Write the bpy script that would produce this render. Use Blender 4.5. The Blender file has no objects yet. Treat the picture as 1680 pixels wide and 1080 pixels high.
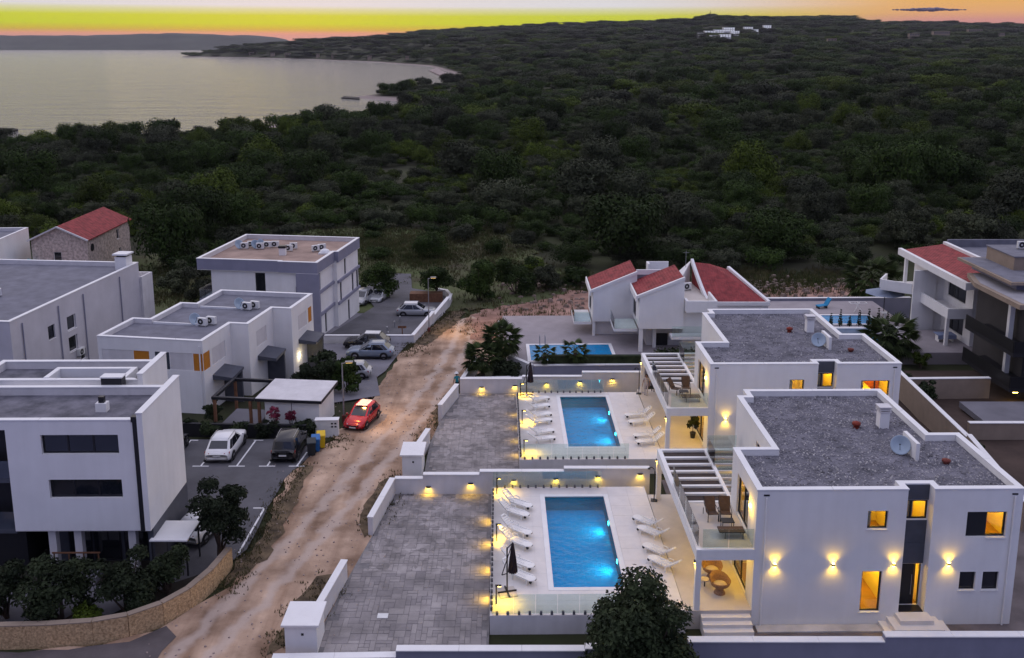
import bpy, bmesh, math, random
from mathutils import Vector, Matrix, noise as mnoise
import numpy as np
sc = bpy.context.scene
C = sc.collection
R = math.radians
PI = math.pi

# ------------------------------------------------------------------ camera
CF, CPX, CPY, CYH, CH = 1551.0, 840.0, 384.0, 76.0, 28.5
CTH = math.atan((CPY - CYH) / CF); CCO, CSI = math.cos(CTH), math.sin(CTH)
cam = bpy.data.cameras.new('camera'); camo = bpy.data.objects.new('camera', cam); C.objects.link(camo)
camo.location = (0, 0, CH); camo.rotation_euler = (PI / 2 - CTH, 0, 0)
cam.sensor_fit = 'HORIZONTAL'; cam.sensor_width = 36.0; cam.lens = 36.0 * CF / 1680.0
cam.shift_y = -(540.0 - CPY) / 1680.0
cam.clip_start = 1.0; cam.clip_end = 60000
sc.camera = camo
# ------------------------------------------------------------------ world, sun, exposure
sc.view_settings.view_transform = 'Standard'; sc.view_settings.look = 'None'
sc.view_settings.exposure = 0.0; sc.view_settings.gamma = 1.0; sc.view_settings.use_curve_mapping = False
sc.cycles.use_denoising = True
sc.cycles.max_bounces = 6; sc.cycles.diffuse_bounces = 3; sc.cycles.glossy_bounces = 3
sc.cycles.transparent_max_bounces = 16; sc.cycles.volume_bounces = 0
sc.cycles.sample_clamp_indirect = 4.0; sc.cycles.caustics_reflective = False; sc.cycles.caustics_refractive = False
SUN_AZ = -13.0      # degrees right of straight ahead
world = bpy.data.worlds.new('World'); sc.world = world; world.use_nodes = True
nt = world.node_tree; nt.nodes.clear()
def N(t, **k):
    n = nt.nodes.new(t)
    for a, b in k.items(): setattr(n, a, b)
    return n
def L(a, b): nt.links.new(a, b)
def ramp(fac, stops):
    n = N('ShaderNodeValToRGB'); cr = n.color_ramp
    while len(cr.elements) < len(stops): cr.elements.new(0.5)
    for e, (p, c) in zip(cr.elements, stops): e.position = p; e.color = (*c, 1)
    L(fac, n.inputs[0]); return n.outputs[0]
def math_n(op, a, b=None, c=None, clamp=False):
    n = N('ShaderNodeMath', operation=op, use_clamp=clamp)
    for i, v in enumerate((a, b, c)):
        if v is None: continue
        if isinstance(v, (int, float)): n.inputs[i].default_value = v
        else: L(v, n.inputs[i])
    return n.outputs[0]
tc = N('ShaderNodeTexCoord'); sep = N('ShaderNodeSeparateXYZ'); L(tc.outputs['Generated'], sep.inputs[0])
zc = math_n('MAXIMUM', sep.outputs[2], 0.0)
low = math_n('MULTIPLY', zc, 1 / 0.08, clamp=True)
high = math_n('POWER', zc, 0.5)
hl = math_n('SQRT', math_n('ADD', math_n('MULTIPLY', sep.outputs[0], sep.outputs[0]), math_n('MULTIPLY', sep.outputs[1], sep.outputs[1])))
sx, sy = math.sin(R(SUN_AZ)), math.cos(R(SUN_AZ))
dt = math_n('DIVIDE', math_n('ADD', math_n('MULTIPLY', sep.outputs[0], sx), math_n('MULTIPLY', sep.outputs[1], sy)), math_n('MAXIMUM', hl, 0.001))
# position 0..1 = elevation 0..4.6 degrees
glow = ramp(low, [(0.0, (.58, .33, .30)), (0.130, (.64, .29, .25)), (0.162, (.72, .32, .18)), (0.205, (.58, .43, .02)), (0.28, (.52, .62, .000)), (0.377, (.54, .62, .03)), (0.45, (.62, .65, .36)), (0.50, (.69, .70, .74)), (1.0, (.66, .64, .65))])
side = ramp(low, [(0.0, (.46, .20, .20)), (0.30, (.62, .27, .24)), (0.40, (.76, .38, .16)), (0.60, (.78, .44, .10)), (0.75, (.66, .46, .22)), (1.0, (.56, .49, .46))])
back = ramp(low, [(0.0, (.15, .16, .32)), (1.0, (.16, .18, .37))])
def mixc(f, a, b):
    n = N('ShaderNodeMix', data_type='RGBA'); L(f, n.inputs['Factor']); L(a, n.inputs['A']); L(b, n.inputs['B']); return n.outputs['Result']
f1 = N('ShaderNodeMapRange', interpolation_type='SMOOTHSTEP'); L(dt, f1.inputs[0]); f1.inputs[1].default_value = .80; f1.inputs[2].default_value = .955
f2 = N('ShaderNodeMapRange', interpolation_type='SMOOTHSTEP'); L(dt, f2.inputs[0]); f2.inputs[1].default_value = -.5; f2.inputs[2].default_value = .6
band = mixc(f1.outputs[0], mixc(f2.outputs[0], back, side), glow)
toward = ramp(high, [(0.0, (.66, .64, .64)), (0.283, (.70, .67, .66)), (0.36, (.88, .82, .76)), (0.45, (1.02, .94, .88)), (0.6, (1.08, .98, 1.02)), (0.8, (1.0, .96, 1.14)), (1.0, (.92, .92, 1.20))])
away = ramp(high, [(0.0, (.14, .16, .35)), (0.283, (.15, .18, .37)), (0.5, (.18, .21, .43)), (0.8, (.55, .57, .84)), (1.0, (.92, .92, 1.20))])
dome = mixc(f2.outputs[0], away, toward)
g = N('ShaderNodeMapRange', interpolation_type='SMOOTHSTEP'); L(zc, g.inputs[0]); g.inputs[1].default_value = .07; g.inputs[2].default_value = .085
sky_col = mixc(g.outputs[0], band, dome)
bg = N('ShaderNodeBackground'); L(sky_col, bg.inputs[0]); bg.inputs[1].default_value = 1.0
nis = N('ShaderNodeTexSky', sky_type='NISHITA'); nis.sun_disc = False; nis.sun_elevation = R(1.0); nis.sun_rotation = R(SUN_AZ)
bg2 = N('ShaderNodeBackground'); L(nis.outputs[0], bg2.inputs[0]); bg2.inputs[1].default_value = 0.008
add = N('ShaderNodeAddShader'); L(bg.outputs[0], add.inputs[0]); L(bg2.outputs[0], add.inputs[1])
wo = N('ShaderNodeOutputWorld'); L(add.outputs[0], wo.inputs[0])
sun = bpy.data.lights.new('sun', 'SUN'); sun.energy = 0.02; sun.angle = R(20); sun.color = (1, .72, .42)
suno = bpy.data.objects.new('sun', sun); C.objects.link(suno)
suno.rotation_euler = Vector((-math.sin(R(SUN_AZ)) , -math.cos(R(SUN_AZ)), -math.tan(R(3)))).to_track_quat('-Z', 'Y').to_euler()

# ------------------------------------------------------------------ survey helpers: image row/column of a survey point -> point on a level at height z
def G(x, y, z=0.0):
    D = (y - CYH) * CCO; F = CF * CCO - (y - CPY) * CSI; k = (CH - z) / D
    return Vector((k * (x - CPX), k * F, z))
def gz(Y): return -0.05 * min(max(Y - 60.0, 0.0), 70.0)
def Gt(x, y, add=0.0):
    z = 0.0
    for _ in range(25): z = gz(G(x, y, z).y) + add
    return G(x, y, z)

# ------------------------------------------------------------------ mesh helpers
class MB:
    def __init__(s): s.v = []; s.f = []
    def add(s, vs, fs):
        o = len(s.v); s.v += [tuple(v) for v in vs]; s.f += [tuple(i + o for i in f) for f in fs]; return s
    def quad(s, a, b, c, d): return s.add([a, b, c, d], [(0, 1, 2, 3)])
    def box(s, x0, x1, y0, y1, z0, z1):
        return s.add([(x0,y0,z0),(x1,y0,z0),(x1,y1,z0),(x0,y1,z0),(x0,y0,z1),(x1,y0,z1),(x1,y1,z1),(x0,y1,z1)],
                     [(0,3,2,1),(4,5,6,7),(0,1,5,4),(1,2,6,5),(2,3,7,6),(3,0,4,7)])
    def bar(s, p, q, w, h=None, up=(0, 0, 1)):
        h = h or w; p, q = Vector(p), Vector(q); d = (q - p).normalized(); u = Vector(up)
        if abs(d.dot(u)) > .98: u = Vector((0, 1, 0))
        a = d.cross(u).normalized() * w / 2; b = a.cross(d).normalized() * h / 2
        vs = [p - a - b, p + a - b, p + a + b, p - a + b, q - a - b, q + a - b, q + a + b, q - a + b]
        return s.add(vs, [(0,1,2,3),(7,6,5,4),(0,4,5,1),(1,5,6,2),(2,6,7,3),(3,7,4,0)])
    def tube(s, pts, r, n=8, r1=None):
        pts = [Vector(p) for p in pts]; k = len(pts); vs = []; fs = []
        for i, p in enumerate(pts):
            d = (pts[min(i + 1, k - 1)] - pts[max(i - 1, 0)]).normalized()
            u = Vector((0, 0, 1)) if abs(d.z) < .9 else Vector((1, 0, 0))
            a = d.cross(u).normalized(); b = d.cross(a).normalized()
            rr = r if r1 is None else r + (r1 - r) * i / (k - 1)
            for j in range(n):
                t = 2 * PI * j / n; vs.append(p + a * rr * math.cos(t) + b * rr * math.sin(t))
        for i in range(k - 1):
            for j in range(n): fs.append((i*n+j, i*n+(j+1)%n, (i+1)*n+(j+1)%n, (i+1)*n+j))
        fs.append(tuple(range(n))[::-1]); fs.append(tuple((k-1)*n + j for j in range(n)))
        return s.add(vs, fs)
    def prism(s, poly, z0, z1):
        n = len(poly); zz = z1 if callable(z1) else (lambda x, y: z1)
        zb = z0 if callable(z0) else (lambda x, y: z0)
        vs = [(x, y, zb(x, y)) for x, y in poly] + [(x, y, zz(x, y)) for x, y in poly]
        return s.add(vs, [tuple(range(n))[::-1], tuple(range(n, 2*n))] + [(i, (i+1)%n, n+(i+1)%n, n+i) for i in range(n)])
    def lathe(s, prof, n=16, c=(0, 0, 0), axis=None):
        vs = []; fs = []; k = len(prof)
        for r, z in prof:
            for j in range(n):
                t = 2*PI*j/n; vs.append(Vector((r*math.cos(t), r*math.sin(t), z)))
        if axis is not None:
            q = Vector((0, 0, 1)).rotation_difference(Vector(axis)); vs = [q @ v for v in vs]
        vs = [v + Vector(c) for v in vs]
        for i in range(k-1):
            for j in range(n): fs.append((i*n+j, i*n+(j+1)%n, (i+1)*n+(j+1)%n, (i+1)*n+j))
        return s.add(vs, fs)
    def ball(s, c, r, n=10, m=6, sz=1.0):
        prof = [(max(r*math.sin(PI*i/m), 1e-4), -r*sz*math.cos(PI*i/m)) for i in range(m+1)]
        return s.lathe(prof, n, c)
    def xf(s, M): s.v = [tuple(M @ Vector(v)) for v in s.v]; return s
    def mesh(s, name):
        me = bpy.data.meshes.new(name); me.from_pydata(s.v, [], s.f); me.update(); return me
    def obj(s, name, mat, parent=None, smooth=False, loc=(0,0,0), rz=0.0):
        me = s.mesh(name)
        for m in (mat if isinstance(mat, (list, tuple)) else [mat]): me.materials.append(m)
        if smooth: me.shade_smooth()
        return link(name, me, parent, loc, rz)
def link(name, me, parent=None, loc=(0,0,0), rz=0.0, scale=None):
    o = bpy.data.objects.new(name, me); C.objects.link(o); o.location = loc; o.rotation_euler = (0, 0, rz)
    if scale is not None: o.scale = scale if isinstance(scale, (tuple, list)) else (scale,)*3
    if parent: o.parent = parent
    return o
def tag(o, label=None, cat=None, group=None, kind=None):
    if label: o['label'] = label
    if cat: o['category'] = cat
    if group: o['group'] = group
    if kind: o['kind'] = kind
    return o
def thing(name, label, cat, loc=(0,0,0), rz=0.0, group=None, scale=None):
    return tag(link(name, None, None, loc, rz, scale), label, cat, group)
def struct(o): o['kind'] = 'structure'; return o
def stuff(o): o['kind'] = 'stuff'; return o
def copy_tree(o, parent=None, **k):
    c = o.copy(); C.objects.link(c)
    if parent: c.parent = parent
    for ch in list(o.children): copy_tree(ch, c)
    return c
def dup(o, loc, rz, label=None):
    c = copy_tree(o); c.location = loc; c.rotation_euler = (0, 0, rz)
    if label: c['label'] = label
    return c
def lamp(name, kind, loc, power, color, parent=None, direction=None, size=.04, spot=None, blend=.8):
    l = bpy.data.lights.new(name, kind); l.energy = power; l.color = color; l.shadow_soft_size = size
    if kind == 'SPOT': l.spot_size = R(spot); l.spot_blend = blend
    o = bpy.data.objects.new(name, l); C.objects.link(o); o.location = loc
    if direction is not None: o.rotation_euler = Vector(direction).to_track_quat('-Z', 'Y').to_euler()
    if parent: o.parent = parent
    return o
def offset_poly(P, d):
    """inset a CCW polygon by d (negative = outset), mitred"""
    n = len(P); out = []
    for i in range(n):
        a, b, c = Vector(P[i-1]), Vector(P[i]), Vector(P[(i+1) % n])
        e1 = (b - a).normalized(); e2 = (c - b).normalized()
        n1 = Vector((-e1.y, e1.x)); n2 = Vector((-e2.y, e2.x))
        k = n1 + n2; den = 1 + n1.dot(n2)
        out.append(tuple(b + k * (d / max(den, .2))))
    return out

# ------------------------------------------------------------------ materials
def mat(name, col, rough=.8, var=.12, scale=3.0, bump=0.0, bscale=None, metal=0.0, col2=None, detail=4.0, emit=None, spec=.3, rnd=0.0, coord='obj', streak=0.0, ior=None):
    m = bpy.data.materials.new(name); m.use_nodes = True; t = m.node_tree; b = t.nodes['Principled BSDF']
    b.inputs['Roughness'].default_value = rough; b.inputs['Metallic'].default_value = metal
    b.inputs['Specular IOR Level'].default_value = spec
    c1 = [max(0, x*(1-var)) for x in col]; c2 = [min(1, x*(1+var)) for x in (col2 or col)]
    if coord == 'obj':
        src = t.nodes.new('ShaderNodeTexCoord').outputs['Object']
    else: src = t.nodes.new('ShaderNodeNewGeometry').outputs['Position']
    nz = t.nodes.new('ShaderNodeTexNoise'); nz.inputs['Scale'].default_value = scale; nz.inputs['Detail'].default_value = detail; nz.inputs['Roughness'].default_value = .6
    t.links.new(src, nz.inputs['Vector'])
    cr = t.nodes.new('ShaderNodeValToRGB'); cr.color_ramp.elements[0].position = .3; cr.color_ramp.elements[1].position = .7
    cr.color_ramp.elements[0].color = (*c1, 1); cr.color_ramp.elements[1].color = (*c2, 1)
    t.links.new(nz.outputs['Fac'], cr.inputs[0]); out = cr.outputs[0]
    def mul(o, f, amount):
        mx = t.nodes.new('ShaderNodeMix'); mx.data_type = 'RGBA'; mx.blend_type = 'MULTIPLY'; mx.inputs['Factor'].default_value = amount
        t.links.new(o, mx.inputs['A']); t.links.new(f, mx.inputs['B']); return mx.outputs['Result']
    if streak:
        mp = t.nodes.new('ShaderNodeMapping'); mp.inputs['Scale'].default_value = (1.6, 1.6, .12); t.links.new(src, mp.inputs[0])
        n2 = t.nodes.new('ShaderNodeTexNoise'); n2.inputs['Scale'].default_value = 1.5; n2.inputs['Detail'].default_value = 5; t.links.new(mp.outputs[0], n2.inputs['Vector'])
        c3 = t.nodes.new('ShaderNodeValToRGB'); c3.color_ramp.elements[0].position = .32; c3.color_ramp.elements[1].position = .62
        c3.color_ramp.elements[0].color = (.62, .6, .57, 1); c3.color_ramp.elements[1].color = (1, 1, 1, 1)
        t.links.new(n2.outputs['Fac'], c3.inputs[0]); out = mul(out, c3.outputs[0], streak)
    if rnd:
        oi = t.nodes.new('ShaderNodeObjectInfo'); c4 = t.nodes.new('ShaderNodeValToRGB')
        c4.color_ramp.elements[0].color = (1-rnd, 1-rnd, 1-rnd*.9, 1); c4.color_ramp.elements[1].color = (1, 1, 1, 1)
        t.links.new(oi.outputs['Random'], c4.inputs[0]); out = mul(out, c4.outputs[0], 1.0)
    t.links.new(out, b.inputs['Base Color'])
    if bump:
        n3 = t.nodes.new('ShaderNodeTexNoise'); n3.inputs['Scale'].default_value = bscale or scale*6; n3.inputs['Detail'].default_value = 5
        t.links.new(src, n3.inputs['Vector'])
        bp = t.nodes.new('ShaderNodeBump'); bp.inputs['Strength'].default_value = bump; bp.inputs['Distance'].default_value = .03
        t.links.new(n3.outputs['Fac'], bp.inputs['Height']); t.links.new(bp.outputs[0], b.inputs['Normal'])
    if emit:
        b.inputs['Emission Color'].default_value = (*emit[:3], 1); b.inputs['Emission Strength'].default_value = emit[3]
    return m
def glass_mat(name, tint=(.88, .95, .94), gloss=.07, rough=.02, ripple=0, ior=1.45):
    m = bpy.data.materials.new(name); m.use_nodes = True; t = m.node_tree; t.nodes.clear()
    o = t.nodes.new('ShaderNodeOutputMaterial'); mx = t.nodes.new('ShaderNodeMixShader')
    tr = t.nodes.new('ShaderNodeBsdfTransparent'); tr.inputs[0].default_value = (*tint, 1)
    gl = t.nodes.new('ShaderNodeBsdfGlossy'); gl.inputs['Roughness'].default_value = rough
    fr = t.nodes.new('ShaderNodeFresnel'); fr.inputs[0].default_value = ior
    if ripple:
        ge_ = t.nodes.new('ShaderNodeNewGeometry'); nz_ = t.nodes.new('ShaderNodeTexNoise'); nz_.inputs['Scale'].default_value = 2.2; nz_.inputs['Detail'].default_value = 3; t.links.new(ge_.outputs['Position'], nz_.inputs['Vector'])
        bp_ = t.nodes.new('ShaderNodeBump'); bp_.inputs['Strength'].default_value = .6; bp_.inputs['Distance'].default_value = ripple; t.links.new(nz_.outputs['Fac'], bp_.inputs['Height'])
        t.links.new(bp_.outputs[0], gl.inputs['Normal']); t.links.new(bp_.outputs[0], fr.inputs['Normal'])
    ad = t.nodes.new('ShaderNodeMath'); ad.operation = 'ADD'; ad.use_clamp = True; ad.inputs[1].default_value = gloss
    t.links.new(fr.outputs[0], ad.inputs[0]); t.links.new(ad.outputs[0], mx.inputs[0])
    t.links.new(tr.outputs[0], mx.inputs[1]); t.links.new(gl.outputs[0], mx.inputs[2]); t.links.new(mx.outputs[0], o.inputs[0])
    return m
M = {}
M['white'] = mat('white_render', (.79, .78, .765), .85, .06, .35, .15, 30, streak=.09)
M['white2'] = mat('weathered_white_render', (.64, .62, .62), .9, .10, .6, .15, 25, streak=.15)
M['coping'] = mat('coping_metal', (.74, .74, .74), .45, .05, .7)
M['grey_clad'] = mat('grey_cladding', (.075, .08, .10), .5, .12, 2, .05)
M['lav_grey'] = mat('lavender_grey_render', (.24, .24, .31), .85, .08, .7, .1, 25, streak=.08)
M['dark'] = mat('anthracite_frame', (.02, .02, .024), .4, .1, 4)
M['black'] = mat('black_metal', (.012, .012, .014), .4, .1, 4)
M['darkglass'] = mat('dark_window_glass', (.012, .014, .02), .06, .2, .7, spec=.8)
M['midglass'] = mat('grey_window_glass', (.05, .06, .08), .08, .2, .7, spec=.8)
M['lamp_glow'] = mat('lamp_glow', (.9, .8, .5), .5, .02, 4, emit=(1, .68, .13, 30))
M['white_glow'] = mat('cool_lamp_glow', (.9, .9, .9), .5, .02, 4, emit=(.75, .95, 1, 28))
M['gravel_roof'] = mat('roof_gravel', (.095, .096, .115), .95, .30, .9, .9, 16, col2=(.165, .16, .185), detail=14)
M['stone_chip'] = mat('gravel_stone', (.24, .23, .25), .9, .55, 1.3, 0)
M['stone_chip2'] = mat('pale_gravel_stone', (.45, .43, .42), .9, .25, .5, 0)
M['felt'] = mat('grey_roof_felt', (.17, .17, .20), .95, .2, .9, .3, 18, detail=8)
M['tan_roof'] = mat('tan_roof_screed', (.33, .235, .19), .95, .25, .5, .2, 12, detail=8)
M['deck'] = mat('pale_stone_tiles', (.70, .665, .635), .6, .06, 1.2, .05, 12)
M['porch'] = mat('beige_porch_tiles', (.55, .50, .45), .6, .07, 1.2, .05, 12)
M['terrace_lav'] = mat('grey_pink_paving', (.30, .27, .28), .8, .1, .8, .2, 10)
M['paver'] = mat('grey_stone_paver', (.29, .265, .255), .75, .36, .55, .6, 9, detail=10, rnd=.28, coord='pos')
M['paver_base'] = mat('paver_joint_mortar', (.19, .18, .18), .95, .3, 2, .3, 12, coord='pos')
M['asphalt'] = mat('asphalt', (.10, .098, .108), .9, .28, .35, .5, 30, detail=8, coord='pos')
M['court'] = mat('pale_concrete_yard', (.17, .165, .185), .9, .22, .3, .3, 14, detail=8, coord='pos')
M['paint'] = mat('white_road_paint', (.72, .72, .72), .7, .15, 3, 0)
M['pool_tile'] = mat('pool_tile', (.07, .60, .78), .3, .06, 1.5, 0)
def grid_lines(m, sc_, amount):
    t = m.node_tree; b = t.nodes['Principled BSDF']; old = b.inputs['Base Color'].links[0].from_socket
    tcn = [n for n in t.nodes if n.type == 'TEX_COORD'][0]; br = t.nodes.new('ShaderNodeTexBrick'); br.offset = 0; br.inputs['Scale'].default_value = sc_; br.inputs['Mortar Size'].default_value = .03; br.inputs['Brick Width'].default_value = 1; br.inputs['Row Height'].default_value = 1
    br.inputs['Color1'].default_value = (1,1,1,1); br.inputs['Color2'].default_value = (.86,.9,.95,1); br.inputs['Mortar'].default_value = (1.25,1.2,1.1,1); t.links.new(tcn.outputs['Object'], br.inputs['Vector'])
    mx = t.nodes.new('ShaderNodeMix'); mx.data_type = 'RGBA'; mx.blend_type = 'MULTIPLY'; mx.inputs['Factor'].default_value = amount; t.links.new(old, mx.inputs['A']); t.links.new(br.outputs['Color'], mx.inputs['B']); t.links.new(mx.outputs['Result'], b.inputs['Base Color'])
grid_lines(M['pool_tile'], 3.3, .8)
M['stone_wall'] = mat('stone_cladding', (.40, .25, .12), .9, .4, 9, .8, 14, col2=(.52, .36, .20), detail=6)
M['tan'] = mat('tan_render', (.30, .235, .18), .9, .12, .7, .1, 20, streak=.1)
M['stone_house'] = mat('stone_masonry', (.50, .41, .36), .95, .5, 2.8, .8, 8, detail=8)
M['orange'] = mat('orange_panel', (.50, .19, .02), .6, .12, 2)
M['wood'] = mat('brown_timber', (.16, .075, .04), .75, .3, 3, .2)
M['rust'] = mat('rusty_metal', (.16, .04, .03), .8, .3, 5)
M['redpot'] = mat('red_vent_cap', (.22, .035, .02), .7, .2, 5)
M['grey_metal'] = mat('grey_metal', (.30, .31, .33), .4, .1, 3, metal=.6)
M['ac_white'] = mat('pale_painted_metal', (.68, .68, .66), .5, .08, 2)
M['plastic_w'] = mat('white_plastic', (.78, .77, .75), .45, .05, 2)
M['dish'] = mat('dish_grey', (.34, .42, .50), .4, .06, 2)
M['wicker'] = mat('tan_wicker', (.26, .15, .09), .8, .35, 18, .5, 40)
M['cushion'] = mat('cream_cushion', (.52, .44, .34), .9, .1, 4)
M['sling'] = mat('brown_sling_fabric', (.07, .045, .035), .85, .2, 6)
M['canopy_black'] = mat('dark_folded_fabric', (.03, .02, .026), .9, .2, 6, .3)
M['trunk'] = mat('tree_bark', (.07, .05, .04), .95, .35, 8, .6)
M['glass'] = glass_mat('fence_glass')
M['water'] = glass_mat('pool_water', (.03, .72, .93), .0, .04, ior=1.27, ripple=.18)
M['skin'] = mat('skin', (.30, .17, .12), .6, .08, 8)
M['hair'] = mat('dark_hair', (.02, .015, .012), .7, .2, 20)
def leafmat(name, c, c2, scale=.8, rnd=.55, transl=True):
    m = mat(name, c, .75, .25, scale, 0, col2=c2, detail=5, rnd=rnd, coord='pos', spec=.15)
    return m
M['leaf'] = leafmat('dark_green_leaves', (.011, .026, .004), (.046, .078, .013))
M['leaf_olive'] = leafmat('olive_green_leaves', (.022, .030, .013), (.078, .088, .046))
M['leaf_bright'] = leafmat('yellow_green_leaves', (.028, .050, .005), (.088, .125, .012))
M['leaf_garden'] = leafmat('garden_leaves', (.012, .021, .008), (.040, .055, .022), 1.5)
M['leaf_red'] = leafmat('red_leaves', (.12, .012, .03), (.20, .03, .06), 2)
M['grass_dry'] = leafmat('dry_grass_blades', (.06, .06, .022), (.15, .13, .055), .35)
M['grass_green'] = leafmat('green_grass_blades', (.03, .05, .010), (.075, .10, .025), .4)
for nm, cc in dict(car_white=(.72, .72, .72), car_black=(.012, .012, .016), car_red=(.45, .008, .015), car_grey=(.20, .24, .30), car_silver=(.36, .37, .38)).items():
    M[nm] = mat(nm + '_paint', cc, .22, .03, 1, metal=.25 if 'white' not in nm else 0, spec=.7)
M['tyre'] = mat('tyre_rubber', (.012, .012, .013), .9, .1, 6)
M['rim'] = mat('alloy_rim', (.35, .35, .37), .3, .05, 3, metal=.8)
M['tail'] = mat('red_tail_lens', (.35, .01, .012), .2, .1, 4)
M['lens'] = mat('clear_headlight_lens', (.55, .58, .62), .1, .1, 4, spec=.8)
M['plate'] = mat('number_plate', (.7, .7, .68), .5, .04, 4)
M['teal'] = mat('teal_cloth', (.02, .20, .24), .9, .15, 5)
M['navy'] = mat('dark_cloth', (.02, .02, .03), .9, .15, 5)
M['palecloth'] = mat('pale_cloth', (.5, .45, .45), .9, .15, 5)
M['bin_dark'] = mat('dark_bin_plastic', (.02, .026, .03), .5, .15, 3)
M['bin_blue'] = mat('blue_bin_plastic', (.02, .13, .36), .5, .12, 3)
M['bin_yellow'] = mat('yellow_bin_plastic', (.65, .42, .01), .5, .1, 3)
M['room'] = mat('cream_room_wall', (.72, .60, .42), .9, .06, 1)
M['bedding'] = mat('bedding', (.75, .68, .55), .9, .1, 3)
M['parquet'] = mat('oak_floor', (.30, .17, .07), .6, .2, 2)
M['redwood'] = mat('orange_wardrobe', (.45, .12, .03), .6, .1, 3)
def tile_mat():
    m = mat('red_roof_tiles', (.21, .030, .034), .8, .30, 1.6, 0, col2=(.27, .045, .045), detail=7)
    t = m.node_tree; b = t.nodes['Principled BSDF']
    w = t.nodes.new('ShaderNodeTexWave'); w.bands_direction = 'X'; w.inputs['Scale'].default_value = 1.25; w.inputs['Distortion'].default_value = .3
    tcn = [n for n in t.nodes if n.type == 'TEX_COORD'][0]; t.links.new(tcn.outputs['Object'], w.inputs['Vector'])
    bp = t.nodes.new('ShaderNodeBump'); bp.inputs['Strength'].default_value = .7; bp.inputs['Distance'].default_value = .06
    t.links.new(w.outputs['Fac'], bp.inputs['Height']); t.links.new(bp.outputs[0], b.inputs['Normal']); return m
M['tiles'] = tile_mat()
WARM = (1.0, .60, .035); ROOMC = (1.0, .56, .015)
HAZE = 0.000022

# ================================================================== terrain, sea, hills, haze
ZS = -16.5
coast_px = [(-260,250),(0,240),(150,239),(330,230),(420,219),(445,211),(500,212),(560,204),(615,196),(604,189),(570,188),(640,182),(690,174),(655,167),(575,160),(650,151),(720,143),(752,131),(735,118),(706,109),(620,102.5),(500,97.5),(400,95),(296,93.2),(372,88.4)]
coast = [G(x, y, ZS).to_2d() for x, y in coast_px]
coast += [Vector((-1500, 6600)), Vector((-1400, 12000)), Vector((9000, 12000)), Vector((9000, -200)), Vector((-900, -200)), Vector((-700, 250))]
CP = np.array([tuple(p) for p in coast])
def inland(X, Y):
    """signed distance to the shore, positive on land (numpy arrays)"""
    X = np.asarray(X, float); Y = np.asarray(Y, float); d = np.full(X.shape, 1e9); ins = np.zeros(X.shape, bool)
    n = len(CP)
    for i in range(n):
        ax, ay = CP[i]; bx, by = CP[(i+1) % n]
        ex, ey = bx-ax, by-ay; t = np.clip(((X-ax)*ex + (Y-ay)*ey) / (ex*ex+ey*ey), 0, 1)
        d = np.minimum(d, np.hypot(X-ax-t*ex, Y-ay-t*ey))
        cr = ((ay > Y) != (by > Y)); xi = ax + (Y-ay) * ex / (ey if abs(ey) > 1e-9 else 1e-9)
        ins ^= cr & (X < xi)
    return np.where(ins, d, -d)
prof_x = np.array([300, 360,400,500,600,700,800,860,930,1000,1060,1100,1140,1165,1190,1230,1280,1330,1380,1405,1430,1480,1600,1680,1800,2000])
prof_e = np.array([-6,-4,-1,6,12,19,24,28,30,33,35,37,40,43,41,39,40,41,41,36,32,31,31,29,28,26.])
RIDGE = 5500.0
def sstep(a, b, x):
    t = np.clip((x-a)/(b-a), 0, 1); return t*t*(3-2*t)
def fract_noise(X, Y, s):
    return np.sin(X/s*1.3+1.7)*np.cos(Y/s*1.1-.6) + .5*np.sin(X/s*2.9-Y/s*1.7) + .25*np.cos(X/s*5.1+Y/s*4.3)
def height(X, Y):
    X = np.asarray(X, float); Y = np.asarray(Y, float)
    near = -0.05*np.clip(Y-60, 0, 70) - .12
    d = inland(X, Y)
    land = np.where(d > 0, ZS + .15 + 1.2*np.clip(d/12, 0, 1) + 12.2*(1-np.exp(-np.clip(d-8, 0, None)/150)), ZS - np.clip(-d*.1, 0, 4))
    px = CPX + X/np.maximum(Y, 1)*CF*1.0
    e = np.interp(px, prof_x, prof_e)
    top = CH + e/CF*RIDGE*1.0
    land = np.where(d > 0, land + (top-land)*sstep(900, RIDGE, Y)*np.clip(d/200, 0, 1), land)
    land = land + np.where(d > 30, 1.2*fract_noise(X, Y, 60)*sstep(150, 500, Y) + 5*fract_noise(X, Y, 420)*sstep(1200, 3500, Y), 0)
    land = np.where((Y > RIDGE) & (d > 0), land - (Y-RIDGE)*.02, land)
    return near*(1-sstep(125, 260, Y)) + land*sstep(125, 260, Y)
def onland(x, y):
    """march along a sight line to the terrain"""
    lo = None
    for k in range(1, 4000):
        t = 60*1.0035**k
        D = (y-CYH)*CCO; F = CF*CCO-(y-CPY)*CSI
        p = (t*(x-CPX)/F, t, CH - t*D/F)
        h = float(height(p[0], p[1]))
        if h >= p[2]: return Vector((p[0], p[1], h))
    return Vector(p)
az = np.radians(np.arange(-42, 42.01, .35)); rr = np.concatenate([np.arange(14, 150, 3.0), 150*np.exp(np.arange(0, math.log(9000/150), .022))])
AZ, RR = np.meshgrid(az, rr); TX = RR*np.sin(AZ); TY = RR*np.cos(AZ); TZ = height(TX, TY)
nv, nu = TX.shape
vs = np.stack([TX, TY, TZ], -1).reshape(-1, 3)
idx = np.arange(nv*nu).reshape(nv, nu)
fs = np.stack([idx[:-1,:-1], idx[:-1,1:], idx[1:,1:], idx[1:,:-1]], -1).reshape(-1, 4)
me = bpy.data.meshes.new('ground'); me.from_pydata(vs.tolist(), [], fs.tolist()); me.shade_smooth()
gm = mat('dry_earth_and_scrub', (.030, .027, .014), .95, .5, .06, .6, 2.5, col2=(.030, .036, .012), detail=9, coord='pos')
t = gm.node_tree; b = t.nodes['Principled BSDF']
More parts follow.
